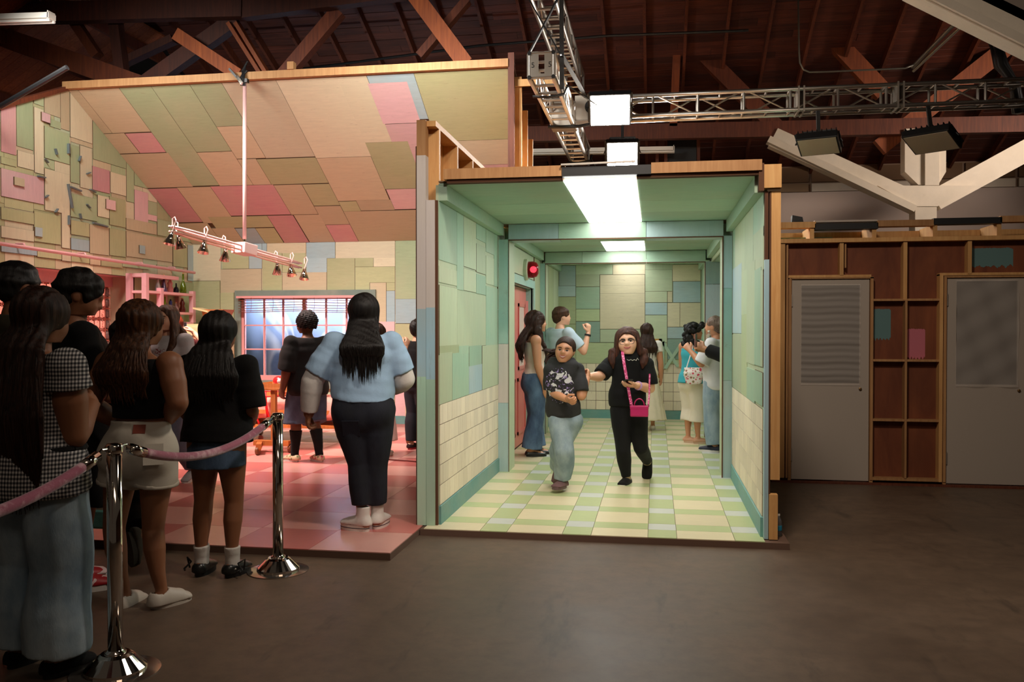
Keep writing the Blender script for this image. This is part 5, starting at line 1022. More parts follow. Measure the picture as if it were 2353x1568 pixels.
# ================================================================== people: smooth blended surfaces
class Field:
    """signed distance field on a grid; primitives are blended smoothly and meshed with surface nets"""
    def __init__(s, lo, hi, h):
        s.h = h; s.lo = np.array(lo, np.float32); n = np.ceil((np.array(hi) - np.array(lo)) / h).astype(int) + 1
        s.n = n; s.g = np.full(n, 0.5, np.float32)
    def block(s, lo, hi, pad):
        a = np.clip(np.floor((np.array(lo) - pad - s.lo) / s.h).astype(int), 0, s.n - 1); b = np.clip(np.ceil((np.array(hi) + pad - s.lo) / s.h).astype(int) + 1, 1, s.n)
        if np.any(b - a < 2): return None
        ax = [s.lo[i] + s.h * np.arange(a[i], b[i], dtype=np.float32) for i in range(3)]
        return tuple(slice(a[i], b[i]) for i in range(3)), ax[0][:, None, None], ax[1][None, :, None], ax[2][None, None, :]
    def comb(s, sl, d, k, op):
        g = s.g[sl]
        if op == 'sub':
            if k > 0:
                hh = np.maximum(k - np.abs(g + d), 0) / k; s.g[sl] = np.maximum(g, -d) + hh * hh * k * 0.25
            else: s.g[sl] = np.maximum(g, -d)
        elif k > 0:
            hh = np.maximum(k - np.abs(g - d), 0) / k; s.g[sl] = np.minimum(g, d) - hh * hh * k * 0.25
        else: s.g[sl] = np.minimum(g, d)
    def ell(s, c, r, k=0.015, rot=None, op='add', off=0.0):
        c = np.array(c, float); r = np.array(r, float) + off; m = float(r.max()); b = s.block(c - m, c + m, 0.03 + k)
        if b is None: return
        sl, X, Y, Z = b; X = X - c[0]; Y = Y - c[1]; Z = Z - c[2]
        if rot is not None:
            A = np.array(rot.transposed()) if isinstance(rot, Matrix) else rot; X, Y, Z = A[0, 0] * X + A[0, 1] * Y + A[0, 2] * Z, A[1, 0] * X + A[1, 1] * Y + A[1, 2] * Z, A[2, 0] * X + A[2, 1] * Y + A[2, 2] * Z
        k0 = np.sqrt((X / r[0]) ** 2 + (Y / r[1]) ** 2 + (Z / r[2]) ** 2); k1 = np.sqrt((X / r[0] ** 2) ** 2 + (Y / r[1] ** 2) ** 2 + (Z / r[2] ** 2) ** 2) + 1e-6
        s.comb(sl, k0 * (k0 - 1) / k1, k, op)
    def loft(s, secs, right=(1, 0, 0), k=0.02, cut0=False, cut1=False, op='add', off=0.0, power=2.0):
        """secs: list of (centre, rx, ry): elliptical sections along a polyline; cut = flat end"""
        keep = [0] + [i for i in range(1, len(secs)) if np.linalg.norm(np.array(secs[i][0], float) - np.array(secs[i - 1][0], float)) > 1e-4]; secs = [secs[i] for i in keep]
        cs = [np.array(q[0], float) for q in secs]; rx = [q[1] + off for q in secs]; ry = [q[2] + off for q in secs]; m = max(max(rx), max(ry))
        b = s.block(np.min(cs, 0) - m, np.max(cs, 0) + m, 0.03 + k)
        if b is None: return
        sl, X, Y, Z = b; D = None; n = len(cs)
        for i in range(n - 1):
            a, d = cs[i], cs[i + 1] - cs[i]; L = np.linalg.norm(d) + 1e-9; ax = d / L
            xr = np.array(right, float); xr = xr - ax * (xr @ ax); xr /= np.linalg.norm(xr) + 1e-9; yr = np.cross(ax, xr)
            px, py, pz = X - a[0], Y - a[1], Z - a[2]
            t = px * ax[0] + py * ax[1] + pz * ax[2]; tc = np.clip(t / L, 0, 1)
            qx = px * xr[0] + py * xr[1] + pz * xr[2]; qy = px * yr[0] + py * yr[1] + pz * yr[2]; qz = t - tc * L
            ra = rx[i] + (rx[i + 1] - rx[i]) * tc; rb = ry[i] + (ry[i + 1] - ry[i]) * tc; mn = np.minimum(ra, rb)
            if power == 2.0: k0 = np.sqrt((qx / ra) ** 2 + (qy / rb) ** 2 + (qz / mn) ** 2)
            else: k0 = (np.abs(qx / ra) ** power + np.abs(qy / rb) ** power + np.abs(qz / mn) ** power) ** (1 / power)
            g = np.sqrt((qx / ra ** 2) ** 2 + (qy / rb ** 2) ** 2 + (qz / mn ** 2) ** 2) + 1e-6
            dd = (k0 - 1) * np.where(k0 > 0.4, np.clip(k0 / g, mn * 0.5, np.maximum(ra, rb)), mn)
            if i == 0: e0 = -t
            if i == n - 2: e1 = t - L
            D = dd if D is None else np.minimum(D, dd)
        if cut0: D = np.maximum(D, e0)
        if cut1: D = np.maximum(D, e1)
        s.comb(sl, D.astype(np.float32), k, op)
    def cutplane(s, p, n):
        """remove everything on the n side of p"""
        ax = [s.lo[i] + s.h * np.arange(s.n[i], dtype=np.float32) for i in range(3)]
        d = (ax[0][:, None, None] - p[0]) * n[0] + (ax[1][None, :, None] - p[1]) * n[1] + (ax[2][None, None, :] - p[2]) * n[2]
        s.g = np.maximum(s.g, d.astype(np.float32))
    def noise(s, amp, freq, seed=0, sc=(1, 1, 1)):
        rg = np.random.RandomState(seed); ax = [s.lo[i] + s.h * np.arange(s.n[i], dtype=np.float32) for i in range(3)]; tot = 0
        for q in range(4):
            w = rg.normal(size=3) * freq * np.array(sc) * (0.7 + 0.35 * q); ph = rg.uniform(0, 6.28)
            tot = tot + np.sin(ax[0][:, None, None] * w[0] + ax[1][None, :, None] * w[1] + ax[2][None, None, :] * w[2] + ph) * (0.6 ** q)
        s.g += (amp * 0.6 * tot).astype(np.float32)
    def mesh(s):
        g = s.g; ins = g < 0; n = s.n
        c = np.zeros(tuple(n - 1), np.int8)
        for i in (0, 1):
            for j in (0, 1):
                for k in (0, 1): c += ins[i:n[0] - 1 + i, j:n[1] - 1 + j, k:n[2] - 1 + k]
        act = (c > 0) & (c < 8); idx = np.argwhere(act)
        if len(idx) == 0: return np.zeros((0, 3)), np.zeros((0, 4), int)
        vid = np.full(act.shape, -1, np.int64); vid[act] = np.arange(len(idx))
        P = np.zeros((len(idx), 3)); cnt = np.zeros(len(idx)); I, J, K = idx.T
        cor = [(i, j, k) for i in (0, 1) for j in (0, 1) for k in (0, 1)]
        val = {q: g[I + q[0], J + q[1], K + q[2]] for q in cor}
        for a in cor:
            for d in range(3):
                if a[d] == 1: continue
                b = list(a); b[d] = 1; b = tuple(b); va, vb = val[a], val[b]; m = (va < 0) != (vb < 0)
                t = np.where(m, va / np.where(m, va - vb, 1), 0); q = np.tile(np.array(a, float), (len(idx), 1)); q[:, d] += t
                P[m] += q[m]; cnt[m] += 1
        V = s.lo + s.h * (idx + P / cnt[:, None])
        F = []
        for d in range(3):
            e1, e2 = (d + 1) % 3, (d + 2) % 3
            lo = [slice(None)] * 3; hi = [slice(None)] * 3; lo[d] = slice(0, n[d] - 1); hi[d] = slice(1, n[d])
            A, B = ins[tuple(lo)], ins[tuple(hi)]; ch = np.argwhere(A != B)
            ok = (ch[:, e1] > 0) & (ch[:, e2] > 0) & (ch[:, e1] < n[e1] - 1) & (ch[:, e2] < n[e2] - 1); ch = ch[ok]
            if len(ch) == 0: continue
            fl = A[tuple(ch.T)]
            def at(o1, o2):
                q = ch.copy(); q[:, e1] += o1; q[:, e2] += o2; return vid[tuple(q.T)]
            f = np.stack([at(-1, -1), at(0, -1), at(0, 0), at(-1, 0)], 1); f[~fl] = f[~fl][:, ::-1]; F.append(f)
        return V, np.concatenate(F)
def sdf_obj(name, fields, mat, parent):
    vs, fs, b = [], [], 0
    for f in fields:
        V, F = f.mesh() if isinstance(f, Field) else f
        vs.append(V); fs.append(F + b); b += len(V)
    V = np.concatenate(vs); F = np.concatenate(fs)
    me = bpy.data.meshes.new(name); me.vertices.add(len(V)); me.vertices.foreach_set('co', V.astype(np.float32).ravel())
    me.loops.add(F.size); me.loops.foreach_set('vertex_index', F.astype(np.int32).ravel()); me.polygons.add(len(F))
    me.polygons.foreach_set('loop_start', np.arange(0, F.size, 4, dtype=np.int32)); me.polygons.foreach_set('loop_total', np.full(len(F), 4, np.int32))
    me.polygons.foreach_set('use_smooth', np.ones(len(F), bool)); me.update(calc_edges=True); me.validate()
    return link(name, me, mat, parent)
def L3(a, b, t): return np.array(a, float) + (np.array(b, float) - np.array(a, float)) * t
# ------------------------------------------------------------------ cloth, skin and hair materials
def skin(nm, c):
    t = NT(nm); n = t.noise(t.vec(), 40, 3); x = t.mix(t.math('MULTIPLY', n, 0.25), c, dk(c, 0.8)); t.col(x); t.set(Roughness=0.5, Subsurface_Weight=0.06, Subsurface_Radius=(0.02, 0.008, 0.004)); return t.m
SK1, SK2, SK3, SK4 = skin('skin_light', rgb(226, 172, 142)), skin('skin_tan', rgb(196, 138, 104)), skin('skin_brown', rgb(150, 98, 68)), skin('skin_deep', rgb(120, 74, 50))
def cloth(nm, c, rough=0.85, var=0.2, weave=900, sc=18):
    t = NT(nm); n = t.noise(t.vec(), sc, 4, 0.6); w = t.noise(t.vec(), weave, 2); x = t.mix(n, dk(c, 1 - var), tuple(min(1, q * (1 + var)) for q in c)); t.col(x); t.set(Roughness=rough, Sheen_Weight=0.04, Specular_IOR_Level=0.25); t.bump(t.math('ADD', t.math('MULTIPLY', n, 1.0), t.math('MULTIPLY', w, 0.15)), 0.35, 0.01); return t.m
def denim(nm, c, c2):
    t = NT(nm); n = t.noise(t.vec((1, 1, 0.5)), 7, 4, 0.6); w = t.noise(t.vec((1, 1, 0.2)), 260, 2, 0.6); x = t.mix(t.ramp(n, [(0.35, 0.0), (0.68, 1.0)]), c, c2); x = t.mix(t.math('MULTIPLY', w, 0.35), x, dk(c, 0.6)); t.col(x); t.set(Roughness=0.85); t.bump(t.math('ADD', n, t.math('MULTIPLY', w, 0.2)), 0.4, 0.012); return t.m
def hairm(nm, c, c2, rough=0.55):
    t = NT(nm); n = t.noise(t.vec((90, 90, 3.5)), 1.0, 4, 0.65, 0.5); x = t.mix(t.ramp(n, [(0.35, 0.0), (0.75, 1.0)]), c, c2); t.col(x); t.set(Roughness=rough, Anisotropic=0.6, Specular_IOR_Level=0.3); t.bump(n, 0.5, 0.006); return t.m
HBLK, HBRN, HDBR, HRED, HGRY = hairm('hair_black', (0.006, 0.005, 0.005), (0.02, 0.016, 0.014)), hairm('hair_brown', rgb(44, 26, 16), rgb(104, 64, 38)), hairm('hair_dark_brown', rgb(26, 15, 11), rgb(70, 42, 30)), hairm('hair_red', rgb(96, 34, 20), rgb(150, 62, 34)), hairm('hair_grey', rgb(84, 62, 50), rgb(150, 132, 120))
TBLK, TWHT, TBLU = cloth('cloth_black', rgb(13, 12, 13)), cloth('cloth_white', rgb(226, 220, 214), var=0.06), cloth('cloth_light_blue', rgb(168, 200, 230), var=0.06)
DLT, DMID, DDRK = denim('denim_light', rgb(126, 150, 168), rgb(178, 194, 202)), denim('denim_mid', rgb(52, 72, 100), rgb(96, 122, 152)), denim('denim_dark', rgb(14, 17, 28), rgb(28, 32, 46))
def check_cloth():
    t = NT('cloth_check'); s_ = t.n('ShaderNodeSeparateXYZ'); t.l(t.vec((1, 1, 1)), s_.inputs[0]); w = 0.0085
    def st(a): return t.math('GREATER_THAN', t.math('FRACT', t.math('DIVIDE', a, w * 2)), 0.5)
    ang = t.math('ADD', s_.outputs['X'], t.math('MULTIPLY', s_.outputs['Y'], 0.9)); f = t.math('MULTIPLY', t.math('ADD', st(ang), st(s_.outputs['Z'])), 0.5)
    x = t.ramp(f, [(0.0, rgb(206, 202, 198)), (0.5, rgb(112, 110, 112)), (1.0, rgb(26, 26, 30))]); t.col(x); t.set(Roughness=0.9); n = t.noise(t.vec(), 14, 3); t.bump(n, 0.4, 0.012); return t.m
def print_cloth(nm, base, ink, cx, cz, rx, rz, sc=16, thr=0.5, front=True, ink2=None):
    """cloth with an abstract splashed print inside an oval on the chest"""
    t = NT(nm); s_ = t.n('ShaderNodeSeparateXYZ'); t.l(t.vec(), s_.inputs[0])
    ex = t.math('POWER', t.math('DIVIDE', t.math('SUBTRACT', s_.outputs['X'], cx), rx), 2.0); ez = t.math('POWER', t.math('DIVIDE', t.math('SUBTRACT', s_.outputs['Z'], cz), rz), 2.0)
    n = t.noise(t.vec(), sc, 2, 0.5, 1.2); ins = t.math('LESS_THAN', t.math('ADD', t.math('ADD', ex, ez), t.math('MULTIPLY', n, 0.6)), 1.2)
    m = t.math('MULTIPLY', ins, t.math('GREATER_THAN', n, thr)); m = t.math('MULTIPLY', m, t.math('GREATER_THAN', s_.outputs['Y'], 0.02)) if front else m
    x = t.mix(m, base, ink)
    if ink2: n2 = t.noise(t.vec(), 70, 2, 0.5); x = t.mix(t.math('MULTIPLY', t.math('MULTIPLY', ins, t.math('GREATER_THAN', n2, 0.62)), t.math('GREATER_THAN', s_.outputs['Y'], 0.02)), x, ink2)
    t.col(x); t.set(Roughness=0.85); t.bump(t.noise(t.vec(), 16, 3), 0.3, 0.01); return t.m
def floral(nm, base):
    t = NT(nm); v = t.n('ShaderNodeTexVoronoi'); v.inputs['Scale'].default_value = 34; t.l(t.vec(), v.inputs['Vector'])
    sp = t.n('ShaderNodeSeparateColor'); t.l(v.outputs['Color'], sp.inputs[0]); x = t.mix(t.math('LESS_THAN', v.outputs['Distance'], t.math('MULTIPLY', sp.outputs[0], 0.6)), base, rgb(206, 70, 92))
    x = t.mix(t.math('MULTIPLY', t.math('GREATER_THAN', sp.outputs[1], 0.7), t.math('LESS_THAN', v.outputs['Distance'], 0.4)), x, rgb(120, 140, 90)); t.col(x); t.set(Roughness=0.7); return t.m
eyew, eyeb = plain('eye_white', rgb(235, 228, 222), 0.25), plain('eye_iris', rgb(36, 22, 16), 0.15)
lipm, lipd, teeth = plain('lips', rgb(178, 92, 86), 0.45), plain('mouth_dark', rgb(70, 24, 24), 0.6), plain('teeth', rgb(238, 230, 220), 0.3)

class Person:
    """local frame: x = the person's right, y = ahead, z = up; lengths in shares of the standing height H"""
    def __init__(s, label, pos, yaw, H, skin_m, J=None, sh=0.108, wc=1.0, ww=1.0, wh=1.0, arm=1.0, leg=1.0, head=(0, 0, 0), lean=(0, 0), h=0.010, hands=True, curl=(0.5, 0.5), heads=1.1, feet=None, hand_dir=None, groupz=0.0, bare=False):
        s.H = H; s.h = h * 1.13; s.root = thing('person', label, 'person', (pos[0], pos[1], pos[2] if len(pos) > 2 else 0.0), R(yaw)); s.sk = skin_m
        j = dict(neck=(0, -0.008, 0.835), head=(0, 0.012, 0.93), shR=(sh, -0.008, 0.808), shL=(-sh, -0.008, 0.808), elR=(sh + 0.025, -0.025, 0.635), elL=(-sh - 0.025, -0.025, 0.635),
                 wrR=(sh + 0.035, 0.015, 0.49), wrL=(-sh - 0.035, 0.015, 0.49), hipR=(0.048 * wh, 0, 0.515), hipL=(-0.048 * wh, 0, 0.515), knR=(0.056, 0.012, 0.285), knL=(-0.056, 0.012, 0.285), anR=(0.058, -0.012, 0.048), anL=(-0.058, -0.012, 0.048))
        if J: j.update(J)
        lx, ly = lean
        def ln(p): return (p[0] + lx * max(0, p[2] - 0.5) , p[1] + ly * max(0, p[2] - 0.5), p[2])
        s.j = {}
        for k, v in j.items():
            keep = J and k in J and k[:2] in ('el', 'wr', 'kn', 'an')
            s.j[k] = np.array(v if (keep or k[:2] in ('kn', 'an', 'hi')) else ln(v)) * H
        s.wc, s.ww, s.wh, s.arm, s.leg, s.heads, s.lean, s.sh = wc, ww, wh, arm, leg, heads, lean, sh
        s.hr = Matrix.Rotation(R(head[0]), 3, 'Z') @ Matrix.Rotation(R(head[1]), 3, 'X') @ Matrix.Rotation(R(head[2]), 3, 'Y')
        s.curl = curl; s.feet = feet or {}; s.hand_dir = hand_dir or {}
        s.sec = [((0, -0.006, 0.455), 0.066 * wh, 0.05 * wh), ((0, -0.012, 0.50), 0.098 * wh, 0.072 * wh), ((0, -0.008, 0.54), 0.099 * wh, 0.07 * wh), ((0, 0, 0.60), 0.082 * ww, 0.056 * ww), ((0, 0.002, 0.65), 0.08 * ww, 0.056 * ww),
                 ((0, 0.002, 0.70), 0.09 * wc, 0.063 * wc), ((0, 0.0, 0.745), 0.097 * wc, 0.066 * wc), ((0, -0.006, 0.785), sh * 0.92, 0.054 * wc), ((0, -0.008, 0.815), sh * 0.70, 0.04), ((0, -0.008, 0.835), 0.042, 0.036)]
        s.sec = [(np.array(ln(c)) * H, a * H, b * H) for c, a, b in s.sec]
        s.body(hands)
    # sections of the torso between two heights (shares of H), widened by add
    def torso(s, z0, z1, add=0.0, flare=0.0):
        zs = [c[2] / s.H for c, _, _ in s.sec]; out = []
        lv = sorted(set([z0, z1] + [z for z in zs if z0 + 2e-3 < z < z1 - 2e-3]))
        for z in lv:
            i = max(0, min(len(zs) - 2, int(np.searchsorted(zs, z)) - 1)); t = (z - zs[i]) / (zs[i + 1] - zs[i]); t = min(1, max(0, t)); a, b = s.sec[i], s.sec[i + 1]
            c = L3(a[0], b[0], t); c[2] = z * s.H; e = (add + flare * max(0, (0.72 - z) / 0.25)) * s.H
            out.append((c, a[1] + (b[1] - a[1]) * t + e, a[2] + (b[2] - a[2]) * t + e))
        return out
    def arms(s, side, t1=2.0, add=0.0, t0=0.0, taper=0.0):
        """sections from the shoulder (0) over the elbow (1) to the wrist (2)"""
        A, E, Wr = s.j['sh' + side], s.j['el' + side], s.j['wr' + side]; H = s.H; prof = [(0, 0.032), (0.3, 0.033), (0.5, 0.032), (0.9, 0.027), (1, 0.0265), (1.25, 0.027), (1.7, 0.021), (2, 0.0175)]
        ts = sorted(set([t0, t1] + [p for p, _ in prof if t0 + .01 < p < t1 - .01])); out = []
        for t in ts:
            c = L3(A, E, t) if t <= 1 else L3(E, Wr, t - 1); r = np.interp(t, [p for p, _ in prof], [q for _, q in prof]) * (1 + (s.arm - 1) * min(1.0, 0.35 + 1.3 * t)) * H + (add * min(1.0, 0.25 + 1.1 * t) + taper * t) * H; out.append((c, r, r))
        return out
    def legs(s, side, t0=0.0, t1=2.0, add=0.0, prof=None):
        A, K, N = s.j['hip' + side], s.j['kn' + side], s.j['an' + side]; H = s.H; prof = prof or [(0, 0.06), (0.35, 0.055), (0.8, 0.041), (1, 0.037), (1.3, 0.037), (1.65, 0.027), (1.9, 0.022), (2, 0.022)]
        ts = sorted(set([t0, t1] + [p for p, _ in prof if t0 + .01 < p < t1 - .01])); out = []
        for t in ts:
            c = L3(A, K, t) if t <= 1 else L3(K, N, t - 1)
            if 1 < t < 1.9: c = c + np.array([0, -0.008 * H * math.sin((t - 1) * math.pi), 0])
            r = np.interp(t, [p for p, _ in prof], [q for _, q in prof]) * s.leg * H + add * H; out.append((c, r, r * 1.03))
        return out
    def fld(s, secs, pad=0.05, h=None):
        P = np.array([c for q in secs for c, _, _ in q]); m = max(max(a, b) for q in secs for _, a, b in q) + pad; return Field(P.min(0) - m, P.max(0) + m, h or s.h)
    def footdir(s, side):
        f = s.feet.get(side, (0.12 if side == 'R' else -0.12, 1.0, 0.0)); d = np.array(f, float); return d / np.linalg.norm(d)
    def foot_frame(s, side):
        d = s.footdir(side); ank = s.j['an' + side]; up = np.array([0, 0, 1.0]); up = up - d * (up @ d)
        if np.linalg.norm(up) < 0.2: up = np.array([0, 1.0 if d[2] < 0 else -1.0, 0]); up = up - d * (up @ d)
        up /= np.linalg.norm(up); return ank, d, up
    def body(s, hands):
        H, j = s.H, s.j
        tor = [s.torso(0.455, 0.835, -0.008)]; leg = [s.legs('R'), s.legs('L')]; ar = [s.arms('R'), s.arms('L')]
        f = s.fld(tor + leg + ar, 0.09)
        f.loft(tor[0], k=0.02)
        for sd in 'RL':
            sg = 1 if sd == 'R' else -1
            f.loft(s.legs(sd, add=-0.003), k=0.03); f.loft(s.arms(sd), k=0.025); f.ell(j['sh' + sd], np.array([0.035, 0.036, 0.034]) * H * (0.6 + 0.4 * s.arm), 0.03)
            a, d, up = s.foot_frame(sd)
            f.loft([(a - d * 0.02 * H - up * 0.018 * H, 0.02 * H, 0.022 * H), (a + d * 0.04 * H - up * 0.02 * H, 0.024 * H, 0.018 * H), (a + d * 0.09 * H - up * 0.032 * H, 0.026 * H, 0.011 * H)], right=np.cross(d, up), k=0.02)
            f.ell(j['hip' + sd] + np.array([0, -0.03 * H * s.wh, -0.01 * H]), np.array([0.052, 0.05, 0.055]) * H * s.wh, 0.03)
        hd = j['head']; ns = [(j['neck'] + np.array([0, 0, -0.02 * H]), 0.036 * H, 0.036 * H), (L3(j['neck'], hd, 0.35), 0.032 * H, 0.033 * H), (L3(j['neck'], hd, 0.75), 0.034 * H, 0.036 * H)]
        f.loft(ns, k=0.03)
        fs = [f]; fs.append(s.headfield(ns))
        if hands:
            for sd in 'RL': fs.append(s.handfield(sd))
        s.bodyo = sdf_obj('body', fs, s.sk, s.root)
    def hp(s, x, y, z):
        """point in the head frame (unit = head scale)"""
        u = 0.132 * s.H * s.heads; return s.j['head'] + np.array(s.hr @ Vector((x * u, y * u, z * u)))
    def headfield(s, ns):
        u = 0.132 * s.H * s.heads; c = s.j['head']; f = Field(c - u * 0.95, c + u * 0.95, max(0.0042, s.h * 0.5)); q = s.hr
        E = lambda x, y, z, rx, ry, rz, k=0.02, op='add': f.ell(s.hp(x, y, z), np.array([rx, ry, rz]) * u, k * u / 0.21, q, op)
        E(0, -0.06, 0.12, 0.35, 0.43, 0.40, 0.02); E(0, 0.08, -0.12, 0.28, 0.33, 0.36, 0.05); E(0, 0.17, -0.36, 0.16, 0.16, 0.13, 0.05)
        E(0, 0.28, 0.12, 0.25, 0.10, 0.07, 0.03)
        for sg in (-1, 1):
            E(sg * 0.145, 0.41, 0.0, 0.085, 0.06, 0.055, 0.03, 'sub'); E(sg * 0.17, 0.25, -0.14, 0.11, 0.11, 0.11, 0.04)
            E(sg * 0.355, -0.04, -0.02, 0.035, 0.085, 0.125, 0.01); E(sg * 0.14, 0.315, 0.0, 0.075, 0.055, 0.05, 0.01)
        E(0, 0.38, 0.02, 0.04, 0.05, 0.12, 0.02); E(0, 0.435, -0.075, 0.06, 0.07, 0.05, 0.02); E(-0.05, 0.40, -0.09, 0.035, 0.04, 0.032, 0.01); E(0.05, 0.40, -0.09, 0.035, 0.04, 0.032, 0.01)
        E(0, 0.365, -0.215, 0.10, 0.05, 0.028, 0.012); E(0, 0.36, -0.262, 0.085, 0.05, 0.03, 0.012); E(0, 0.31, -0.40, 0.08, 0.07, 0.06, 0.03)
        f.loft(ns[1:], k=0.03); f.cutplane(ns[1][0], (0, 0, -1)) ; return f
    def handfield(s, sd):
        H = s.H; W, E = s.j['wr' + sd], s.j['el' + sd]; u = 0.105 * H; cu = s.curl[0 if sd == 'R' else 1]
        d, nrm = s.hand_dir.get(sd, (None, None)); d = (W - E) if d is None else np.array(d, float); d = d / np.linalg.norm(d)
        sg = 1 if sd == 'R' else -1
        nrm = np.array([-sg, 0.25, 0.0]) if nrm is None else np.array(nrm, float)      # palm faces the thigh
        nrm = nrm - d * (nrm @ d); nrm /= np.linalg.norm(nrm) + 1e-9; rt = np.cross(d, nrm) * sg     # thumb side
        f = Field(W - u * 1.35, W + u * 1.35, 0.0048 if s.h < 0.0105 else 0.0065)
        f.loft([(W - d * 0.12 * u, 0.17 * u, 0.15 * u), (W + d * 0.1 * u, 0.2 * u, 0.13 * u), (W + d * 0.42 * u, 0.235 * u, 0.10 * u)], right=rt, k=0.012, cut0=False)
        kn = W + d * 0.48 * u
        for i, (o, ln, a) in enumerate(((0.185, 0.40, 0.10), (0.062, 0.46, 0.03), (-0.06, 0.43, -0.03), (-0.18, 0.33, -0.10))):
            p = kn + rt * o * u - d * abs(o) * 0.1 * u; dd = d + rt * a * 0.4 * (1 - cu); dd /= np.linalg.norm(dd); pts = [p - d * 0.12 * u, p]; an = 0.0
            for k, (sg_, bend) in enumerate(((0.42, 0.9), (0.33, 1.25), (0.25, 0.9))):
                an += cu * bend; v = dd * math.cos(an) + nrm * math.sin(an); pts.append(pts[-1] + v * ln * sg_ * u)
            r = [0.075, 0.075, 0.068, 0.062, 0.052]; f.loft([(q, r[k] * u, r[k] * u) for k, q in enumerate(pts)], right=rt, k=0.004)
        tp = W + d * 0.12 * u + rt * 0.14 * u; td = d * 0.62 + rt * 0.7 + nrm * (0.15 + 0.35 * cu); td /= np.linalg.norm(td); t2 = d * 0.9 + rt * (0.35 - 0.5 * cu) + nrm * (0.2 + 0.5 * cu); t2 /= np.linalg.norm(t2)
        f.loft([(tp, 0.10 * u, 0.10 * u), (tp + td * 0.27 * u, 0.082 * u, 0.082 * u), (tp + td * 0.27 * u + t2 * 0.22 * u, 0.068 * u, 0.068 * u), (tp + td * 0.27 * u + t2 * 0.33 * u, 0.055 * u, 0.055 * u)], right=rt, k=0.01)
        return f
    # ---------------- clothes
    def top(s, mat, hem=0.5, sleeve=0.75, add=0.012, flare=0.02, neck=0.838, loose=0.012, fold=0.003, name='shirt', label=None, slant=0.0, scoop=None, straps=None, belly=None, seed=1):
        secs = [s.torso(hem, neck, add, flare)]; sl = [s.arms(sd, sleeve, loose, 0.0, 0.004) for sd in 'RL'] if sleeve else []
        f = s.fld(secs + sl, 0.06); f.loft(secs[0], k=0.02, cut0=True, cut1=True)
        if belly: f.ell(s.torso(belly[0], belly[0] + 0.01)[0][0] + np.array([0, belly[2] * s.H, 0]), np.array([belly[1], belly[1] * 0.7, belly[3]]) * s.H, 0.05)
        for q in sl: f.loft(q, k=0.025, cut1=True)
        if sleeve:
            for sd in 'RL': f.ell(s.j['sh' + sd], np.array([0.037, 0.038, 0.036]) * s.H * (0.6 + 0.4 * s.arm) + loose * s.H * 0.2, 0.03)
        if fold: f.noise(fold, 15, seed, (1, 1, 1.0)); f.noise(fold * 0.4, 40, seed + 1, (1, 1, 1.2))
        if slant is not None:
            c = s.torso(hem, hem + 0.01)[0][0]; f.cutplane(c + np.array([0, 0, 0.004]), (slant, 0.0, -1)) if not sleeve or sleeve < 1.2 else None
        if scoop:
            for (x, y, z, rx, ry, rz) in scoop: f.ell(np.array([x, y, z]) * s.H, np.array([rx, ry, rz]) * s.H, 0.004, None, 'sub')
        o = sdf_obj(name, [f], mat, s.root)
        if label: o['label'] = label
        return o
    def sleeves(s, mat, t0, t1, add=0.010, name='sleeve', label=None, bell=0.0, fold=0.004):
        for sd in 'RL':
            q = s.arms(sd, t1, add, t0, bell); f = s.fld([q], 0.03, min(s.h, 0.008)); f.loft(q, k=0, cut0=True, cut1=True); f.noise(fold, 22, 5, (1, 1, 1)); o = sdf_obj(name, [f], mat, s.root)
            if label: o['label'] = label
    def pants(s, mat, t1=1.93, prof=None, waist=0.585, add=0.010, name='trousers', label=None, fold=0.004, seed=2, widen=0.0, cuff=None):
        prof = prof or [(0, 0.062), (0.4, 0.058), (1, 0.045), (1.3, 0.044), (2, 0.034)]
        ts = s.torso(0.455, waist, add); lg = [s.legs(sd, 0.0, t1, add, prof) for sd in 'RL']; f = s.fld([ts] + lg, 0.06); f.loft(ts, k=0.02, cut1=True)
        for sd in 'RL': f.ell(s.j['hip' + sd] + np.array([0, -0.03 * s.H * s.wh, -0.012 * s.H]), np.array([0.056, 0.054, 0.058]) * s.H * s.wh, 0.03)
        for q in lg: f.loft(q, k=0.025, cut1=True)
        f.noise(fold, 15, seed, (1, 1, 0.75)); f.noise(fold * 0.35, 42, seed + 1, (1, 1, 1.2)); o = sdf_obj(name, [f], mat, s.root)
        if label: o['label'] = label
        return o
    def skirt(s, mat, z0, z1=0.6, add=0.014, flare=0.02, name='skirt', sway=(0, 0), fold=0.004):
        t_ = s.torso(0.5, z1, add); c = t_[0]; n = 5; secs = []
        for i in range(n):
            k = i / n; z = (z0 + (0.5 - z0) * k); secs.append((np.array([c[0][0] + sway[0] * (1 - k) * s.H, c[0][1] + sway[1] * (1 - k) * s.H, z * s.H]), c[1] + flare * (1 - k) * s.H, c[2] * 1.12 + flare * (1 - k) * s.H))
        secs += t_; f = s.fld([secs], 0.04); f.loft(secs, k=0, cut0=True, cut1=True); f.noise(fold, 34, 4, (1.4, 1.4, 0.3)); return sdf_obj(name, [f], mat, s.root)
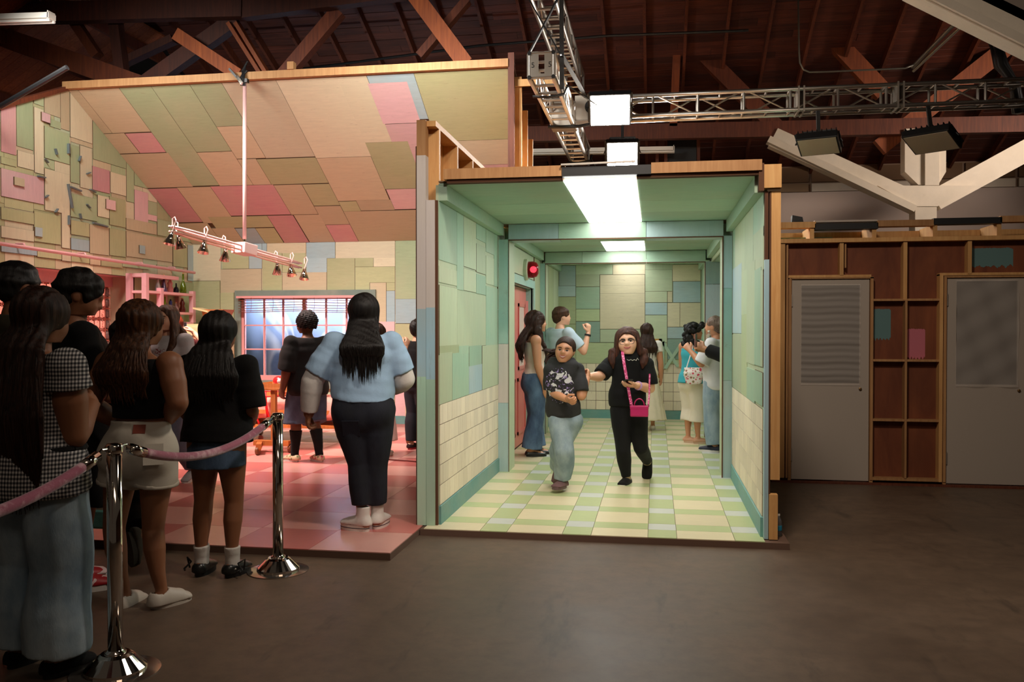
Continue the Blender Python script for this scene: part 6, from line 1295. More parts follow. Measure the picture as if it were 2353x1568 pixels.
    def shoes(s, mat, sole=None, high=0.0, ln=0.105, thick=0.016, wide=1.0, name='shoe', sole_r=1.0, low=1.0, stripe=None):
        for sd in 'RL':
            a, d, up = s.foot_frame(sd); H = s.H; rt = np.cross(d, up); g = a - up * 0.048 * H
            P = lambda y, z: g + d * y * H + up * z * H
            w = 0.029 * wide; t_ = thick
            sec = [(P(-0.022, t_ + 0.006), w * 0.86 * H, 0.033 * H * low), (P(0.015, t_ + 0.006), w * 0.96 * H, 0.034 * H * low), (P(0.06, t_ + 0.003), w * 1.05 * H, 0.024 * H * low), (P(ln - 0.016, t_ + 0.001), w * 0.98 * H, 0.016 * H)]
            f = Field(g - 0.2 * H, g + 0.2 * H, 0.0065 if s.h < 0.0105 else 0.0085); f.loft(sec, right=rt, k=0.01)
            if high: f.loft([(P(-0.006, t_ + 0.02), 0.026 * H, 0.03 * H), (P(-0.008, high), 0.027 * H, 0.030 * H)], right=rt, k=0.02, cut1=True)
            else: f.loft([(P(-0.008, t_ + 0.03), 0.02 * H, 0.028 * H), (P(-0.008, t_ + 0.09), 0.021 * H, 0.03 * H)], right=rt, k=0.004, op='sub')
            f.cutplane(P(0, t_ - 0.002), -up); o = sdf_obj(name, [f], mat, s.root)
            if sole is not None:
                ps = []; n = 28
                for i in range(n):
                    an = 2 * math.pi * i / n; y = math.cos(an); x = math.sin(an); yy = (ln - 0.034) / 2 + y * (ln + 0.040) / 2; ww_ = w * 1.1 * sole_r * (0.86 + 0.16 * y) * (abs(x) ** 0.8) * (1 if x > 0 else -1)
                    ps.append((ww_, yy))
                MB().prism(ps, lambda p, q, e: tuple(g + rt * p * H + d * q * H + up * e * H), 0.0, t_).build('sole', sole, o)
                if stripe is not None:
                    for z0_, z1_ in ((0.42, 0.52), (0.94, 1.04)): MB().prism([(p * 1.02, (ln - 0.034) / 2 + (q - (ln - 0.034) / 2) * 1.012) for p, q in ps], lambda p, q, e: tuple(g + rt * p * H + d * q * H + up * e * H), t_ * z0_, t_ * z1_).build('sole_stripe', stripe, o)
    def socks(s, mat, t0=1.75):
        for sd in 'RL':
            q = s.legs(sd, t0, 2.0, 0.004); f = s.fld([q], 0.03, min(s.h, 0.007)); f.loft(q, k=0, cut0=True); f.noise(0.002, 90, 3, (0.3, 0.3, 1.5)); sdf_obj('sock', [f], mat, s.root)
    # ---------------- hair
    def hair(s, mat, style='long', end=0.62, width=0.30, back=0.0, locks=46, front=False, seed=1, part=0.0, vol=0.0, wave=0.0, spread=1.0, ragged=0.06):
        u = 0.132 * s.H * s.heads; q = s.hr; hh = min(s.h, 0.0075); c = s.j['head']; rnd = random.Random(seed)
        long_ = style in ('long', 'wavy'); zb = end * s.H; lo = c - u * (1.5 + vol); hi = c + u * (1.0 + vol)
        if long_: lo[2] = min(lo[2], zb - 0.05); lo[0] -= u * 0.6 * spread; hi[0] += u * 0.6 * spread; lo[1] -= 0.05; hi[1] += u * (0.5 if front else 0.1)
        f = Field(lo, hi, hh); o_ = 0.05 + vol
        f.ell(s.hp(0, -0.07, 0.14), np.array([0.36 + o_, 0.44 + o_, 0.39 + o_]) * u, 0.01, q)
        if style in ('short', 'bun', 'fade'): f.ell(s.hp(0, -0.26, -0.10), np.array([0.27, 0.24, 0.26]) * u, 0.04, q)
        f.ell(s.hp(0, 0.40, -0.20), np.array([0.34, 0.36, 0.52]) * u, 0.01, q, 'sub')          # the face stays free
        if style == 'short':
            for sg in (-1, 1): f.ell(s.hp(sg * 0.42, -0.03, -0.14), np.array([0.12, 0.20, 0.20]) * u, 0.01, q, 'sub')
            f.cutplane(s.hp(0, 0, -0.36), (0, 0, -1)); f.noise(0.004 * u / 0.2, 48, seed); f.noise(0.0025, 130, seed + 1)
        if style == 'fade': f.cutplane(s.hp(0, 0, -0.2), (0, 0, -1)); f.noise(0.010, 75, seed); f.noise(0.006, 170, seed + 2)
        if style == 'curly':
            for i in range(60):
                an = rnd.uniform(0, 6.28); zz = rnd.uniform(-0.75, 0.45); rr = 0.40 + 0.12 * rnd.random()
                if math.sin(an) > 0.45 and zz < 0.2: continue
                f.ell(s.hp(rr * math.cos(an), -0.08 + rr * 1.1 * math.sin(an), zz), np.array([1, 1, 1]) * u * rnd.uniform(0.09, 0.16), 0.012)
            f.noise(0.01, 90, seed)
        if long_:
            nk = s.j['neck']; bk = s.torso(0.75, 0.76)[0]; yb = bk[0][1] - bk[2] - 0.02 * s.H - back * s.H
            x0 = s.hp(0, -0.3, 0)[0]; W_ = width * 0.5 * s.H * 0.70
            mid = np.array([x0, (s.hp(0, -0.30, -0.3)[1] + yb) / 2, nk[2] + 0.015 * s.H])
            prof = [(s.hp(0, -0.2, 0.15), 0.36 * u + vol * u, 0.22 * u), (s.hp(0, -0.24, -0.2), 0.39 * u + vol * u, 0.21 * u), (mid, W_ * 0.76, 0.19 * u), (np.array([x0, yb, nk[2] * 0.55 + zb * 0.45]), W_ * 1.05, 0.15 * u), (np.array([x0, yb + 0.004, nk[2] * 0.25 + zb * 0.75]), W_ * 1.02, 0.10 * u), (np.array([x0, yb + 0.012, zb + 0.02]), W_ * 0.9, 0.035 * u)]
            f.loft(prof, k=0.03, cut1=True)
            if front:
                for sg in (-1, 1):
                    def fr(x, z, o):
                        q_ = s.torso(z, z + 0.01)[0]; k_ = min(0.95, abs(x * s.H / q_[1])); return np.array([q_[0][0] + sg * x * s.H, q_[0][1] + q_[2] * math.sqrt(1 - k_ * k_) + o * s.H, z * s.H])
                    ze = max(end, 0.66)
                    f.loft([(s.hp(sg * 0.30, 0.02, 0.25), 0.10 * u, 0.2 * u), (s.hp(sg * 0.40, 0.06, -0.05), 0.10 * u, 0.2 * u), (s.hp(sg * 0.44, 0.06, -0.45), 0.14 * u, 0.2 * u), (fr(0.075 * spread, 0.80, 0.02), 0.16 * u, 0.13 * u), (fr(0.078 * spread, 0.76, 0.028), 0.16 * u, 0.08 * u), (fr(0.074 * spread, (0.76 + ze) / 2, 0.032), 0.13 * u, 0.06 * u), (fr(0.07 * spread, ze, 0.03), 0.04 * u, 0.03 * u)], k=0.035)
            f.noise(0.006, 95, seed, (1, 1, 0.10))
            if wave: f.noise(wave, 48, seed + 3, (1, 1, 1.0))
        ms = [f.mesh()]
        if long_ and locks:
            m = MB(); zs_ = [q_[0][2] for q_ in prof][::-1]; ys_ = [q_[0][1] for q_ in prof][::-1]; rxs = [q_[1] for q_ in prof][::-1]; rys = [q_[2] for q_ in prof][::-1]
            for i in range(int(locks * 1.6)):
                a = rnd.uniform(-0.99, 1) ; z0 = rnd.uniform(zb + 0.12, zs_[-1] - 0.02 if rnd.random() < 0.6 else nk[2]); ze = zb - rnd.uniform(-ragged * 1.0, ragged) * s.H * (1 - 0.55 * abs(a)) - 0.01; pts = []; ph = rnd.uniform(0, 6.3); rr = rnd.uniform(0.005, 0.0095)
                for k in range(9):
                    t = k / 8; z = z0 + (ze - z0) * t; aa = a + 0.04 * math.sin(4 * t + ph); aa = max(-1, min(1, aa)); zc = max(z, zs_[0]); ry_ = np.interp(zc, zs_, rys); y = np.interp(zc, zs_, ys_) - ry_ * math.sqrt(max(0, 1 - aa * aa)) + rr * 0.35 + max(0, zb + 0.02 - z) * 0.12
                    pts.append((x0 + aa * np.interp(zc, zs_, rxs) + wave * 1.6 * math.sin(10 * t + ph), y + wave * math.cos(9 * t + ph), z))
                m.tube(pts, [0.001, rr * 0.7, rr, rr, rr, rr, rr * 0.9, rr * 0.65, 0.0012], 5)
            V = np.array(m.v); Fq = np.array([q if len(q) == 4 else (q[0], q[1], q[2], q[3]) for q in m.f if len(q) >= 4]); ms.append((V, Fq[:, :4]))
        s.hairo = sdf_obj('hair', ms, mat, s.root); return s.hairo
    def ponytail(s, mat, pts, r):
        m = MB(); rnd = random.Random(4)
        P = [np.array(s.hp(*p)) for p in pts]; u = 0.132 * s.H
        for i in range(22):
            o = np.array([rnd.uniform(-1, 1) for _ in range(3)]) * r * u; q = []
            for k, p in enumerate(P): t = k / (len(P) - 1); q.append(p + o * math.sin(math.pi * min(1, t * 0.9 + 0.1)) * 1.3)
            n = len(q); m.tube(q, [0.014 * (1 - 0.75 * k / (n - 1)) + 0.003 for k in range(n)], 5)
        return m.build('ponytail', mat, s.root, smooth=True)
    def face(s, smile=0.5, brow=HBLK, glasses=False, open_=False):
        q = s.hr; u = 0.132 * s.H * s.heads; me = s.bodyo.data
        from mathutils.bvhtree import BVHTree
        co = [v.co.copy() for v in me.vertices]; bv = BVHTree.FromPolygons(co, [tuple(p.vertices) for p in me.polygons])
        def fs(x, z, off=0.0):
            o = Vector(s.hp(x, 1.2, z)); d = (Vector(s.hp(x, 0, z)) - o).normalized(); r = bv.ray_cast(o, d)
            return np.array(r[0] - d * off * u) if r[0] is not None else s.hp(x, 0.36, z)
        for sg in (-1, 1):
            ex = sg * 0.142; n = 9; up_, lo_ = [], []
            for k in range(n):
                t = k / (n - 1); x = ex + (t - 0.5) * 0.135; hgt = math.sin(math.pi * t) ** 0.7; up_.append(fs(x, 0.008 + 0.030 * hgt, 0.004)); lo_.append(fs(x, 0.004 - 0.020 * hgt, 0.004))
            m = MB(); m.v = [tuple(p) for p in up_ + lo_]; m.f = [(k, k + 1, n + k + 1, n + k) for k in range(n - 1)]; o = m.build('eye', eyew, s.root, smooth=True); o.modifiers.new('solid', 'SOLIDIFY').thickness = 0.002
            c = fs(ex, 0.010, 0.006); w = Vector(fs(ex, 0.010, 0.5)) - Vector(c); m = MB(); m.lathe(c, [(0.0001, -0.004), (0.029 * u, -0.004), (0.029 * u, 0.0008), (0.0001, 0.0014)], 12, w.normalized()); m.build('iris', eyeb, o, smooth=False)
            MB().tube([p for p in up_], [0.003 * u] + [0.010 * u] * (n - 2) + [0.004 * u], 5).build('upper_lid', brow, o, smooth=True)
            MB().tube([fs(sg * (0.065 + 0.042 * k), 0.098 + 0.016 * math.sin(k * 0.9), 0.004) for k in range(5)], [0.010 * u, 0.016 * u, 0.016 * u, 0.012 * u, 0.005 * u], 6).build('eyebrow', brow, s.root, smooth=True)
        cu = 0.055 * smile; xs_ = [-0.13, -0.09, -0.045, 0, 0.045, 0.09, 0.13]; g_ = 0.034 if open_ else 0.012; sh_ = lambda x: 1 - (x / 0.13) ** 2
        up_ = [fs(x, -0.225 + cu * (x / 0.13) ** 2 + g_ * 0.4 * sh_(x), 0.004) for x in xs_]; dn = [fs(x, -0.232 - g_ * sh_(x) + cu * (x / 0.13) ** 2, 0.004) for x in xs_]
        MB().tube(up_, [0.004 * u, 0.011 * u, 0.015 * u, 0.014 * u, 0.015 * u, 0.011 * u, 0.004 * u], 6).build('upper_lip', lipm, s.root, smooth=True); MB().tube([p - np.array([0, 0, 0.012 * u]) for p in dn], [0.004 * u, 0.013 * u, 0.019 * u, 0.021 * u, 0.019 * u, 0.013 * u, 0.004 * u], 6).build('lower_lip', lipm, s.root, smooth=True)
        m = MB(); n = len(xs_); m.v = [tuple(p) for p in up_ + dn]; m.f = [(k, k + 1, n + k + 1, n + k) for k in range(n - 1)]; m.build('mouth', teeth if open_ else lipd, s.root).modifiers.new('solid', 'SOLIDIFY').thickness = 0.003
        if glasses:
            g = MB()
            for sg in (-1, 1):
                g.tube([s.hp(sg * 0.155 + 0.118 * math.cos(a), 0.445 - 0.22 * abs(sg * 0.155 + 0.118 * math.cos(a)), -0.005 + 0.088 * math.sin(a)) for a in [k * 2 * math.pi / 16 for k in range(17)]], [0.009 * u] * 17, 6).tube([s.hp(sg * 0.27, 0.385, 0.04), s.hp(sg * 0.38, 0.2, 0.03), s.hp(sg * 0.39, -0.05, 0.02)], 0.010 * u, 5).tube([s.hp(sg * (0.04 + 0.06 * k), 0.445 - 0.22 * (0.04 + 0.06 * k), 0.072 + 0.008 * math.sin(k)) for k in range(5)], 0.011 * u, 6)
            g.tube([s.hp(-0.04, 0.436, 0.01), s.hp(0, 0.452, 0.02), s.hp(0.04, 0.436, 0.01)], 0.010 * u, 5).build('glasses', M['black'], s.root, smooth=True)
def lj(pos, yaw, H, u, v, dy=0.0):
    """joint seen at photo pixel (u, v), dy metres deeper than the person's standing point -> shares of H in the person's frame"""
    p = onY(u, v, pos[1] + dy) - np.array([pos[0], pos[1], pos[2] if len(pos) > 2 else 0]); c, s_ = math.cos(-R(yaw)), math.sin(-R(yaw))
    return ((c * p[0] - s_ * p[1]) / H, (s_ * p[0] + c * p[1]) / H, p[2] / H)
def stick(P, target, u, v, w, h, th, mat, name, parent=None):
    """a small flat piece laid on a garment where the sight line of pixel (u, v) meets it"""
    bpy.context.view_layer.update(); mi = P.root.matrix_world.inverted(); o = mi @ Vector(_C); d = (mi @ Vector(_C + ray(u, v) * 5)) - o
    ok, loc, nor, _i = target.ray_cast(o, d.normalized())
    if not ok: return None
    up = Vector((0, 0, 1)); x = up.cross(nor).normalized(); y = nor.cross(x); m = MB(); V = []
    for e in (-0.002, th):
        for a, b in ((-w, -h), (w, -h), (w, h), (-w, h)): V.append(loc + x * a / 2 + y * b / 2 + nor * e)
    m.hexa(V); return m.build(name, mat, parent or P.root)
def at(u, v, z=0.0):
    p = onZ(u, v, z); return (p[0], p[1], z)
# ------------------------------------------------------------------ the people in the queue
def put(u, d, z=0.0):
    """ground point on the sight line of column u at distance d along the view axis"""
    q = _C + ray(u, 760) * d; return (q[0], q[1], z)
PZ = 0.05
cp, cyw, cH = put(88, 3.78), -14, 1.66
K = lambda u, v, dy=0.0: lj(cp, cyw, cH, u, v, dy)
check = Person('woman in checked cap sleeve top and baggy light jeans, long dark hair', cp, cyw, cH, SK3, dict(elR=K(168, 1000, -0.02), wrR=K(206, 935, 0.22), elL=(-0.16, 0.02, 0.65), wrL=(-0.10, 0.13, 0.70), anR=(0.075, -0.01, 0.048), anL=(-0.08, 0.0, 0.048), knR=(0.07, 0.01, 0.28), knL=(-0.07, 0.02, 0.28)), sh=0.112, wc=1.08, ww=1.16, wh=1.08, arm=1.42, leg=1.08, head=(10, -8, 0), h=0.008)
check.top(check_cloth(), 0.47, 0.32, 0.014, 0.035, loose=0.022, name='top')
check.pants(DLT, 1.95, [(0, 0.068), (0.5, 0.066), (1, 0.06), (1.5, 0.062), (1.9, 0.066), (2, 0.064)], label='baggy light blue jeans', name='jeans', fold=0.007); check.shoes(TBLK, M['black'])
check.hair(HDBR, 'long', 0.50, 0.36, 0.01, 100, seed=3, ragged=0.08, vol=0.03)
b_ = check.torso(0.60, 0.61, 0.03)[0]; MB().tube([b_[0] + np.array([b_[1] * math.cos(a), b_[2] * math.sin(a), -0.03 + 0.02 * math.cos(a)]) for a in [k * 2 * math.pi / 24 for k in range(25)]], 0.016, 6).build('waist_tie', TBLK, check.root)
lman = Person('man with short black hair and dark olive shirt standing at the back of the queue', put(36, 5.4), -20, 1.90, SK3, sh=0.122, wc=1.1, h=0.010)
lman.top(cloth('cloth_olive', rgb(58, 52, 38)), 0.48, 0.75); lman.pants(TBLK); lman.shoes(TBLK, M['black']); lman.hair(HBLK, 'short', seed=2, vol=0.03)
mtee = Person('man in black tee and shorts looking down, red and white sneakers', put(175, 5.0), -42, 1.82, SK3, dict(elR=(0.15, 0.03, 0.63), wrR=(0.10, 0.12, 0.60), elL=(-0.15, 0.03, 0.63), wrL=(-0.08, 0.13, 0.6)), sh=0.126, wc=1.18, ww=1.15, head=(-14, -22, 0), h=0.010)
mtee.top(TBLK, 0.47, 0.95, 0.018, 0.02, loose=0.022); mtee.pants(TBLK, 1.05, [(0, 0.07), (1, 0.062), (1.1, 0.062)], name='shorts'); mtee.socks(TBLK, 1.55)
t = NT('sneaker_red'); n = t.noise(t.vec(), 16, 1, 0.4); t.col(t.mix(t.math('GREATER_THAN', n, 0.52), rgb(168, 24, 34), rgb(226, 196, 196))); t.set(Roughness=0.5); mtee.shoes(t.m, TWHT, thick=0.018, wide=1.15, ln=0.115); mtee.hair(HBLK, 'short', seed=5, vol=0.05)
tote = thing('tote_bag', 'cream and mint tote bag hanging behind the bare legs in the queue', 'bag'); a = put(228, 5.25)
MB().prism([(-0.10, 0.30), (0.12, 0.30), (0.09, 0.68), (-0.05, 0.68)], lambda p, q, d: (a[0] + p, a[1] + d, q), -0.05, 0.05).build('bag_body', cloth('canvas_cream', rgb(206, 196, 176)), tote, bevel=0.015); MB().prism([(-0.108, 0.29), (0.128, 0.29), (0.123, 0.41), (-0.10, 0.41)], lambda p, q, d: (a[0] + p, a[1] + d, q), -0.056, 0.056).build('bag_bottom', cloth('canvas_mint', rgb(120, 186, 176)), tote, bevel=0.015)
MB().tube([(a[0] - 0.04, a[1], 0.67), (a[0] - 0.02, a[1], 0.9), (a[0] + 0.0, a[1] + .02, 0.95), (a[0] + 0.04, a[1], 0.9), (a[0] + 0.07, a[1], 0.67)], 0.012, 6).build('strap', cloth('canvas_cream2', rgb(190, 180, 160)), tote)
kp, ky_, kH = put(262, 5.75, 0.0), -30, 1.56
C_ = lambda u, v, dy=0.0: lj(kp, ky_, kH, u, v, dy)
capp = Person('person in dark clothes and a black cap stepping onto the pink platform', kp, ky_, kH, SK3, dict(knR=C_(316, 1165, 0.02), anR=C_(321, 1236, -0.30), knL=(-0.05, 0.10, 0.30), anL=(-0.05, 0.06, 0.085), wrL=(-0.18, 0.05, 0.56), elL=(-0.15, 0.0, 0.65)), feet=dict(R=(0.02, 0.10, -1.0), L=(-0.1, 1, 0)), lean=(0, 0.12), h=0.010)
capp.top(TBLK, 0.47, 0.95, 0.016); capp.pants(TBLK, 1.85, [(0, 0.066), (1, 0.055), (2, 0.05)]); capp.shoes(cloth('shoe_grey', rgb(96, 92, 84)), plain('sole_grey', rgb(84, 80, 72), 0.8), thick=0.02, wide=1.1)
capp.hair(HBLK, 'short', seed=8); m = MB(); cc = capp.hp(0, -0.02, 0.22); m.ball(cc, 0.42 * 0.132 * 1.56, 16, (1, 1.12, 0.75)); m.build('cap', TBLK, capp.root, smooth=True)
pz = [capp.hp(0.3 * math.cos(a), 0.35 + 0.42 * math.sin(a), 0.16) for a in [k * math.pi / 10 for k in range(11)]]; mb = MB(); n = len(pz); mb.v = [tuple(p) for p in pz] + [tuple(p + np.array([0, 0, 0.008])) for p in pz]; mb.f = [tuple(range(n))[::-1], tuple(range(n, 2 * n))] + [(i, (i + 1) % n, n + (i + 1) % n, n + i) for i in range(n)]; mb.build('cap_peak', TBLK, capp.root)
sp0, syw, sH = put(322, 4.66), -4, 1.63
Q = lambda u, v, dy=0.0: lj(sp0, syw, sH, u, v, dy)
shor = Person('woman in a black open backed crop top and white denim shorts with white clogs', sp0, syw, sH, SK3, dict(elR=Q(408, 925, -0.06), wrR=Q(388, 962, 0.04), elL=Q(204, 930, -0.02), wrL=(-0.12, 0.10, 0.58), anR=Q(372, 1366, 0.0), anL=Q(288, 1372, 0.0), knR=Q(352, 1215, 0.02), knL=Q(262, 1215, 0.02), hipR=(0.064, 0, 0.515), hipL=(-0.066, 0, 0.515)), sh=0.116, wc=1.08, ww=1.14, wh=1.16, arm=1.3, leg=1.02, head=(-6, -6, 0), h=0.008, curl=(0.9, 0.6), feet=dict(R=(0.35, 1, 0), L=(-0.15, 1, 0)), hand_dir=dict(R=((-0.8, 0.25, -0.5), (-0.3, -1, 0))))
shor.top(TBLK, 0.625, 0, 0.006, 0.0, 0.822, name='crop_top', fold=0.0015, scoop=[(0.0, -0.085, 0.79, 0.078, 0.062, 0.088), (0.0, -0.02, 0.86, 0.055, 0.12, 0.05)])
wsh = cloth('denim_white', rgb(206, 198, 184), var=0.06, sc=9); shor_p = shor.pants(wsh, 0.42, [(0, 0.058), (0.3, 0.060), (0.6, 0.059)], 0.616, 0.008, name='shorts', label='white denim shorts with turned up hems', fold=0.003)
for sd in 'RL':
    q = shor.legs(sd, 0.37, 0.425, 0.0115, [(0, 0.058), (0.3, 0.060), (0.6, 0.059)]); f = shor.fld([q], 0.03); f.loft(q, k=0, cut0=True, cut1=True); sdf_obj('hem', [f], wsh, shor.root)
stick(shor, shor_p, 320, 987, 0.062, 0.05, 0.003, plain('leather_red', rgb(132, 58, 40), 0.6), 'leather_patch'); stick(shor, shor_p, 277, 1050, 0.012, 0.026, 0.004, plain('tab_red', rgb(150, 30, 34), 0.6), 'fabric_tab')
stick(shor, shor_p, 352, 1045, 0.10, 0.11, 0.004, wsh, 'back_pocket'); stick(shor, shor_p, 262, 1045, 0.10, 0.11, 0.004, wsh, 'back_pocket')
clg = plain('clog_white', rgb(206, 196, 184), 0.5); shor.shoes(clg, clg, thick=0.02, wide=1.2, low=1.25, name='clog'); shor.hair(HBRN, 'wavy', 0.72, 0.28, 0.0, 70, seed=6, wave=0.003, vol=0.05, ragged=0.05)
for sg in (-1, 1): MB().tube([(sg * 0.13, -0.07, 1.30), (sg * 0.06, -0.125, 1.20), (-sg * 0.06, -0.125, 1.12)], 0.005, 6).build('back_strap', TBLK, shor.root)
grey = Person('woman in a grey printed tee and washed jeans walking towards the queue', at(388, 1113, PZ), 168, 1.66, SK1, dict(knR=(0.05, 0.10, 0.29), anR=(0.05, 0.10, 0.048), knL=(-0.05, 0.02, 0.285), anL=(-0.06, -0.13, 0.075)), sh=0.112, wc=1.12, ww=1.25, wh=1.12, arm=1.2, head=(8, 0, 0), h=0.010, feet=dict(L=(0, 1, -0.4)))
grey.top(print_cloth('cloth_grey_print', rgb(176, 170, 172), rgb(120, 40, 50), -0.02, 1.16, 0.12, 0.14, 38, 0.56), 0.49, 0.7, 0.014, 0.015, loose=0.016); grey.pants(denim('denim_greyblue', rgb(70, 78, 96), rgb(106, 112, 128))); grey.shoes(cloth('shoe_pale', rgb(170, 168, 172)), TWHT); grey.hair(HBRN, 'long', 0.70, 0.3, 0.0, 30, True, 4); grey.face(0.1, HBRN)
redh = Person('red haired woman behind the cabinet corner lifting a camera to her face', put(402, 9.6, PZ), 20, 1.60, SK1, dict(elR=(0.24, 0.10, 0.735), wrR=(0.10, 0.16, 0.88), elL=(-0.19, 0.14, 0.76), wrL=(-0.05, 0.17, 0.89)), h=0.011, sh=0.10)
redh.top(cloth('cloth_maroon', rgb(86, 28, 30)), 0.49, 0.3); redh.pants(DDRK); redh.shoes(TBLK, M['black']); redh.hair(HRED, 'wavy', 0.66, 0.3, seed=9, locks=20, wave=0.004)
MB().box(-0.07, 0.07, 0.275, 0.305, 1.45, 1.53).build('camera', M['black'], redh.root); MB().tube([redh.j['wrR'] + np.array([0, 0, -0.03]), redh.j['wrR'] + np.array([0.004, -0.004, -0.045])], 0.034, 12).build('bracelet', plain('brass', PINK), redh.root)
den = Person('girl in a loose black tee and denim mini skirt with very long black hair', put(500, 5.24), 2, 1.58, SK3, dict(elR=(0.135, 0.0, 0.64), wrR=(0.09, 0.12, 0.60), elL=(-0.14, 0.0, 0.64), wrL=(-0.12, 0.08, 0.56), anR=(0.058, -0.005, 0.048), anL=(-0.068, -0.005, 0.048), knR=(0.058, 0.012, 0.285), knL=(-0.066, 0.012, 0.285)), sh=0.118, wc=1.1, ww=1.25, wh=1.05, leg=1.04, h=0.008)
den.top(TBLK, 0.515, 0.95, 0.022, 0.02, loose=0.028); den.skirt(DMID, 0.425, 0.58, 0.006, 0.004); den.socks(TWHT, 1.72); den.shoes(plain('shoe_black', (0.012, 0.012, 0.012), 0.3), M['black'], thick=0.02, wide=1.15)
for sd, sg in (('R', 1), ('L', -1)):
    a, d, up = den.foot_frame(sd); m = MB()
    for k in (-1, 1): m.tube([a + np.array([sg * 0.05, -0.03, 0.01]), a + np.array([sg * 0.085, -0.03 + k * 0.02, 0.03 * k]), a + np.array([sg * 0.075, -0.03 + k * .03, -0.005 - 0.03])], 0.006, 5)
    m.build('lace_bow', M['black'], den.root)
den.hair(HBLK, 'long', 0.70, 0.34, 0.01, 110, seed=12, vol=0.07, ragged=0.05)
boy = Person('boy in an oversized black tee and long denim shorts holding a phone', put(706, 9.42, PZ), 52, 1.62, SK4, dict(elL=(-0.155, -0.01, 0.635), wrL=(-0.165, 0.03, 0.505), elR=(0.14, 0.06, 0.63), wrR=(0.05, 0.17, 0.70), anL=(-0.065, 0.06, 0.048), knL=(-0.06, 0.05, 0.285), anR=(0.06, -0.05, 0.048)), sh=0.128, wc=1.25, ww=1.4, wh=1.15, arm=1.2, leg=1.05, head=(8, -4, 0), h=0.010)
boy.top(cloth('cloth_washed_black', rgb(24, 21, 20)), 0.45, 1.05, 0.02, 0.015, loose=0.026); boy.pants(denim('denim_navy', rgb(58, 70, 92), rgb(92, 106, 128)), 1.12, [(0, 0.066), (0.5, 0.068), (1, 0.068), (1.2, 0.07)], name='shorts', label='long dark denim shorts'); boy.socks(TBLK, 1.3)
boy.shoes(floral('sneaker_pattern', rgb(222, 196, 160)), TWHT, wide=1.15); boy.hair(HBLK, 'fade', seed=3, vol=0.06)
def phone(lab, c, rz, tilt, scr=(0.02, 0.02, 0.024), rim=(0.8, 0.8, 0.8)):
    o = thing('phone', lab, 'phone'); m = MB().box(-0.037, 0.037, -0.004, 0.004, -0.075, 0.075).build('case', plain('phone_rim%.2f' % rim[0], rim, 0.3), o, bevel=0.003); MB().box(-0.034, 0.034, -0.0055, -0.004, -0.072, 0.072).build('screen', plain('phone_screen', scr, 0.1), o)
    o.location = c; o.rotation_euler = (R(tilt), 0, R(rz)); return o
def wpt(P, p): return P.root.matrix_basis @ Vector(p)
def upd(): bpy.context.view_layer.update()
upd(); p = onY(664, 815, boy.root.location.y + 0.05); phone('pale rimmed phone held up by the boy in the oversized black tee', p, 30, 25)
blue = Person('large woman in a light blue tee over long white sleeves, black hair down her back', put(834, 6.22, PZ), 14, 1.68, SK3, dict(elL=(-0.215, 0.0, 0.64), wrL=(-0.235, 0.03, 0.50), elR=(0.175, 0.02, 0.645), wrR=(0.12, 0.14, 0.60), hipR=(0.06, 0, 0.515), hipL=(-0.058, 0, 0.515), knR=(0.05, 0.012, 0.285), knL=(-0.015, 0.012, 0.285), anR=(0.06, 0.03, 0.048), anL=(-0.005, -0.02, 0.048)), sh=0.122, wc=1.36, ww=1.55, wh=1.2, arm=1.3, leg=1.02, head=(10, 2, 0), h=0.008, feet=dict(L=(-0.9, 0.6, 0), R=(0.25, 1, 0)), curl=(0.5, 0.7))
blue.top(TBLU, 0.545, 0.8, 0.014, -0.005, loose=0.02, slant=-0.16, fold=0.005); blue.sleeves(TWHT, 0.6, 1.93, 0.012, fold=0.0018); blue.top(TBLK, 0.535, 0, 0.004, 0, 0.6, name='black_hem', slant=-0.16); blue_p = blue.pants(DDRK, 1.74, [(0, 0.072), (0.4, 0.066), (1, 0.047), (1.35, 0.042), (2, 0.028)], 0.57, 0.006, name='jeans')
blue.shoes(TWHT, plain('sole_white', rgb(226, 220, 212), 0.5), high=0.105, thick=0.028, wide=1.12, name='high_top_shoe', stripe=plain('stripe_navy', rgb(40, 42, 60), 0.5)); blue.hair(HBLK, 'long', 0.735, 0.25, 0.025, 120, seed=15, vol=0.05, ragged=0.09, spread=1.4)
stick(blue, blue_p, 806, 985, 0.12, 0.13, 0.004, denim('denim_pocket', rgb(18, 22, 36), rgb(34, 38, 54)), 'back_pocket')
armp = Person('person in cream sleeves beyond the large woman raising a phone', put(868, 9.9, PZ), -8, 1.50, SK1, dict(elR=(0.165, 0.05, 0.70), wrR=(0.185, 0.11, 0.83)), h=0.011)
armp.top(cloth('cloth_cream', rgb(214, 190, 170)), 0.49, 0.75, loose=0.014); armp.sleeves(TBLK, 0.7, 1.75, 0.008); armp.skirt(cloth('cloth_sheer', rgb(220, 196, 190), var=0.05), 0.12, 0.58, 0.012, 0.05); armp.shoes(TWHT, TWHT); armp.hair(HDBR, 'long', 0.7, 0.28, seed=7, locks=20)
p = onY(897, 802, armp.root.location.y + 0.17); phone('small dark phone held up against the pink wall', p, 0, -5, rim=(0.03, 0.03, 0.03))
man = Person('man in a black tee and dark jeans half hidden by the corridor end post', put(960, 10.35, PZ), -25, 1.56, SK1, dict(elL=(-0.19, -0.03, 0.66), wrL=(-0.13, 0.10, 0.56)), sh=0.12, wc=1.1, h=0.010)
man.top(TBLK, 0.50, 0.8, loose=0.018); man.pants(DDRK, name='jeans'); man.shoes(cloth('shoe_blackred', rgb(44, 22, 24)), plain('sole_red', rgb(170, 40, 50), 0.5)); man.hair(HBLK, 'short', seed=6)
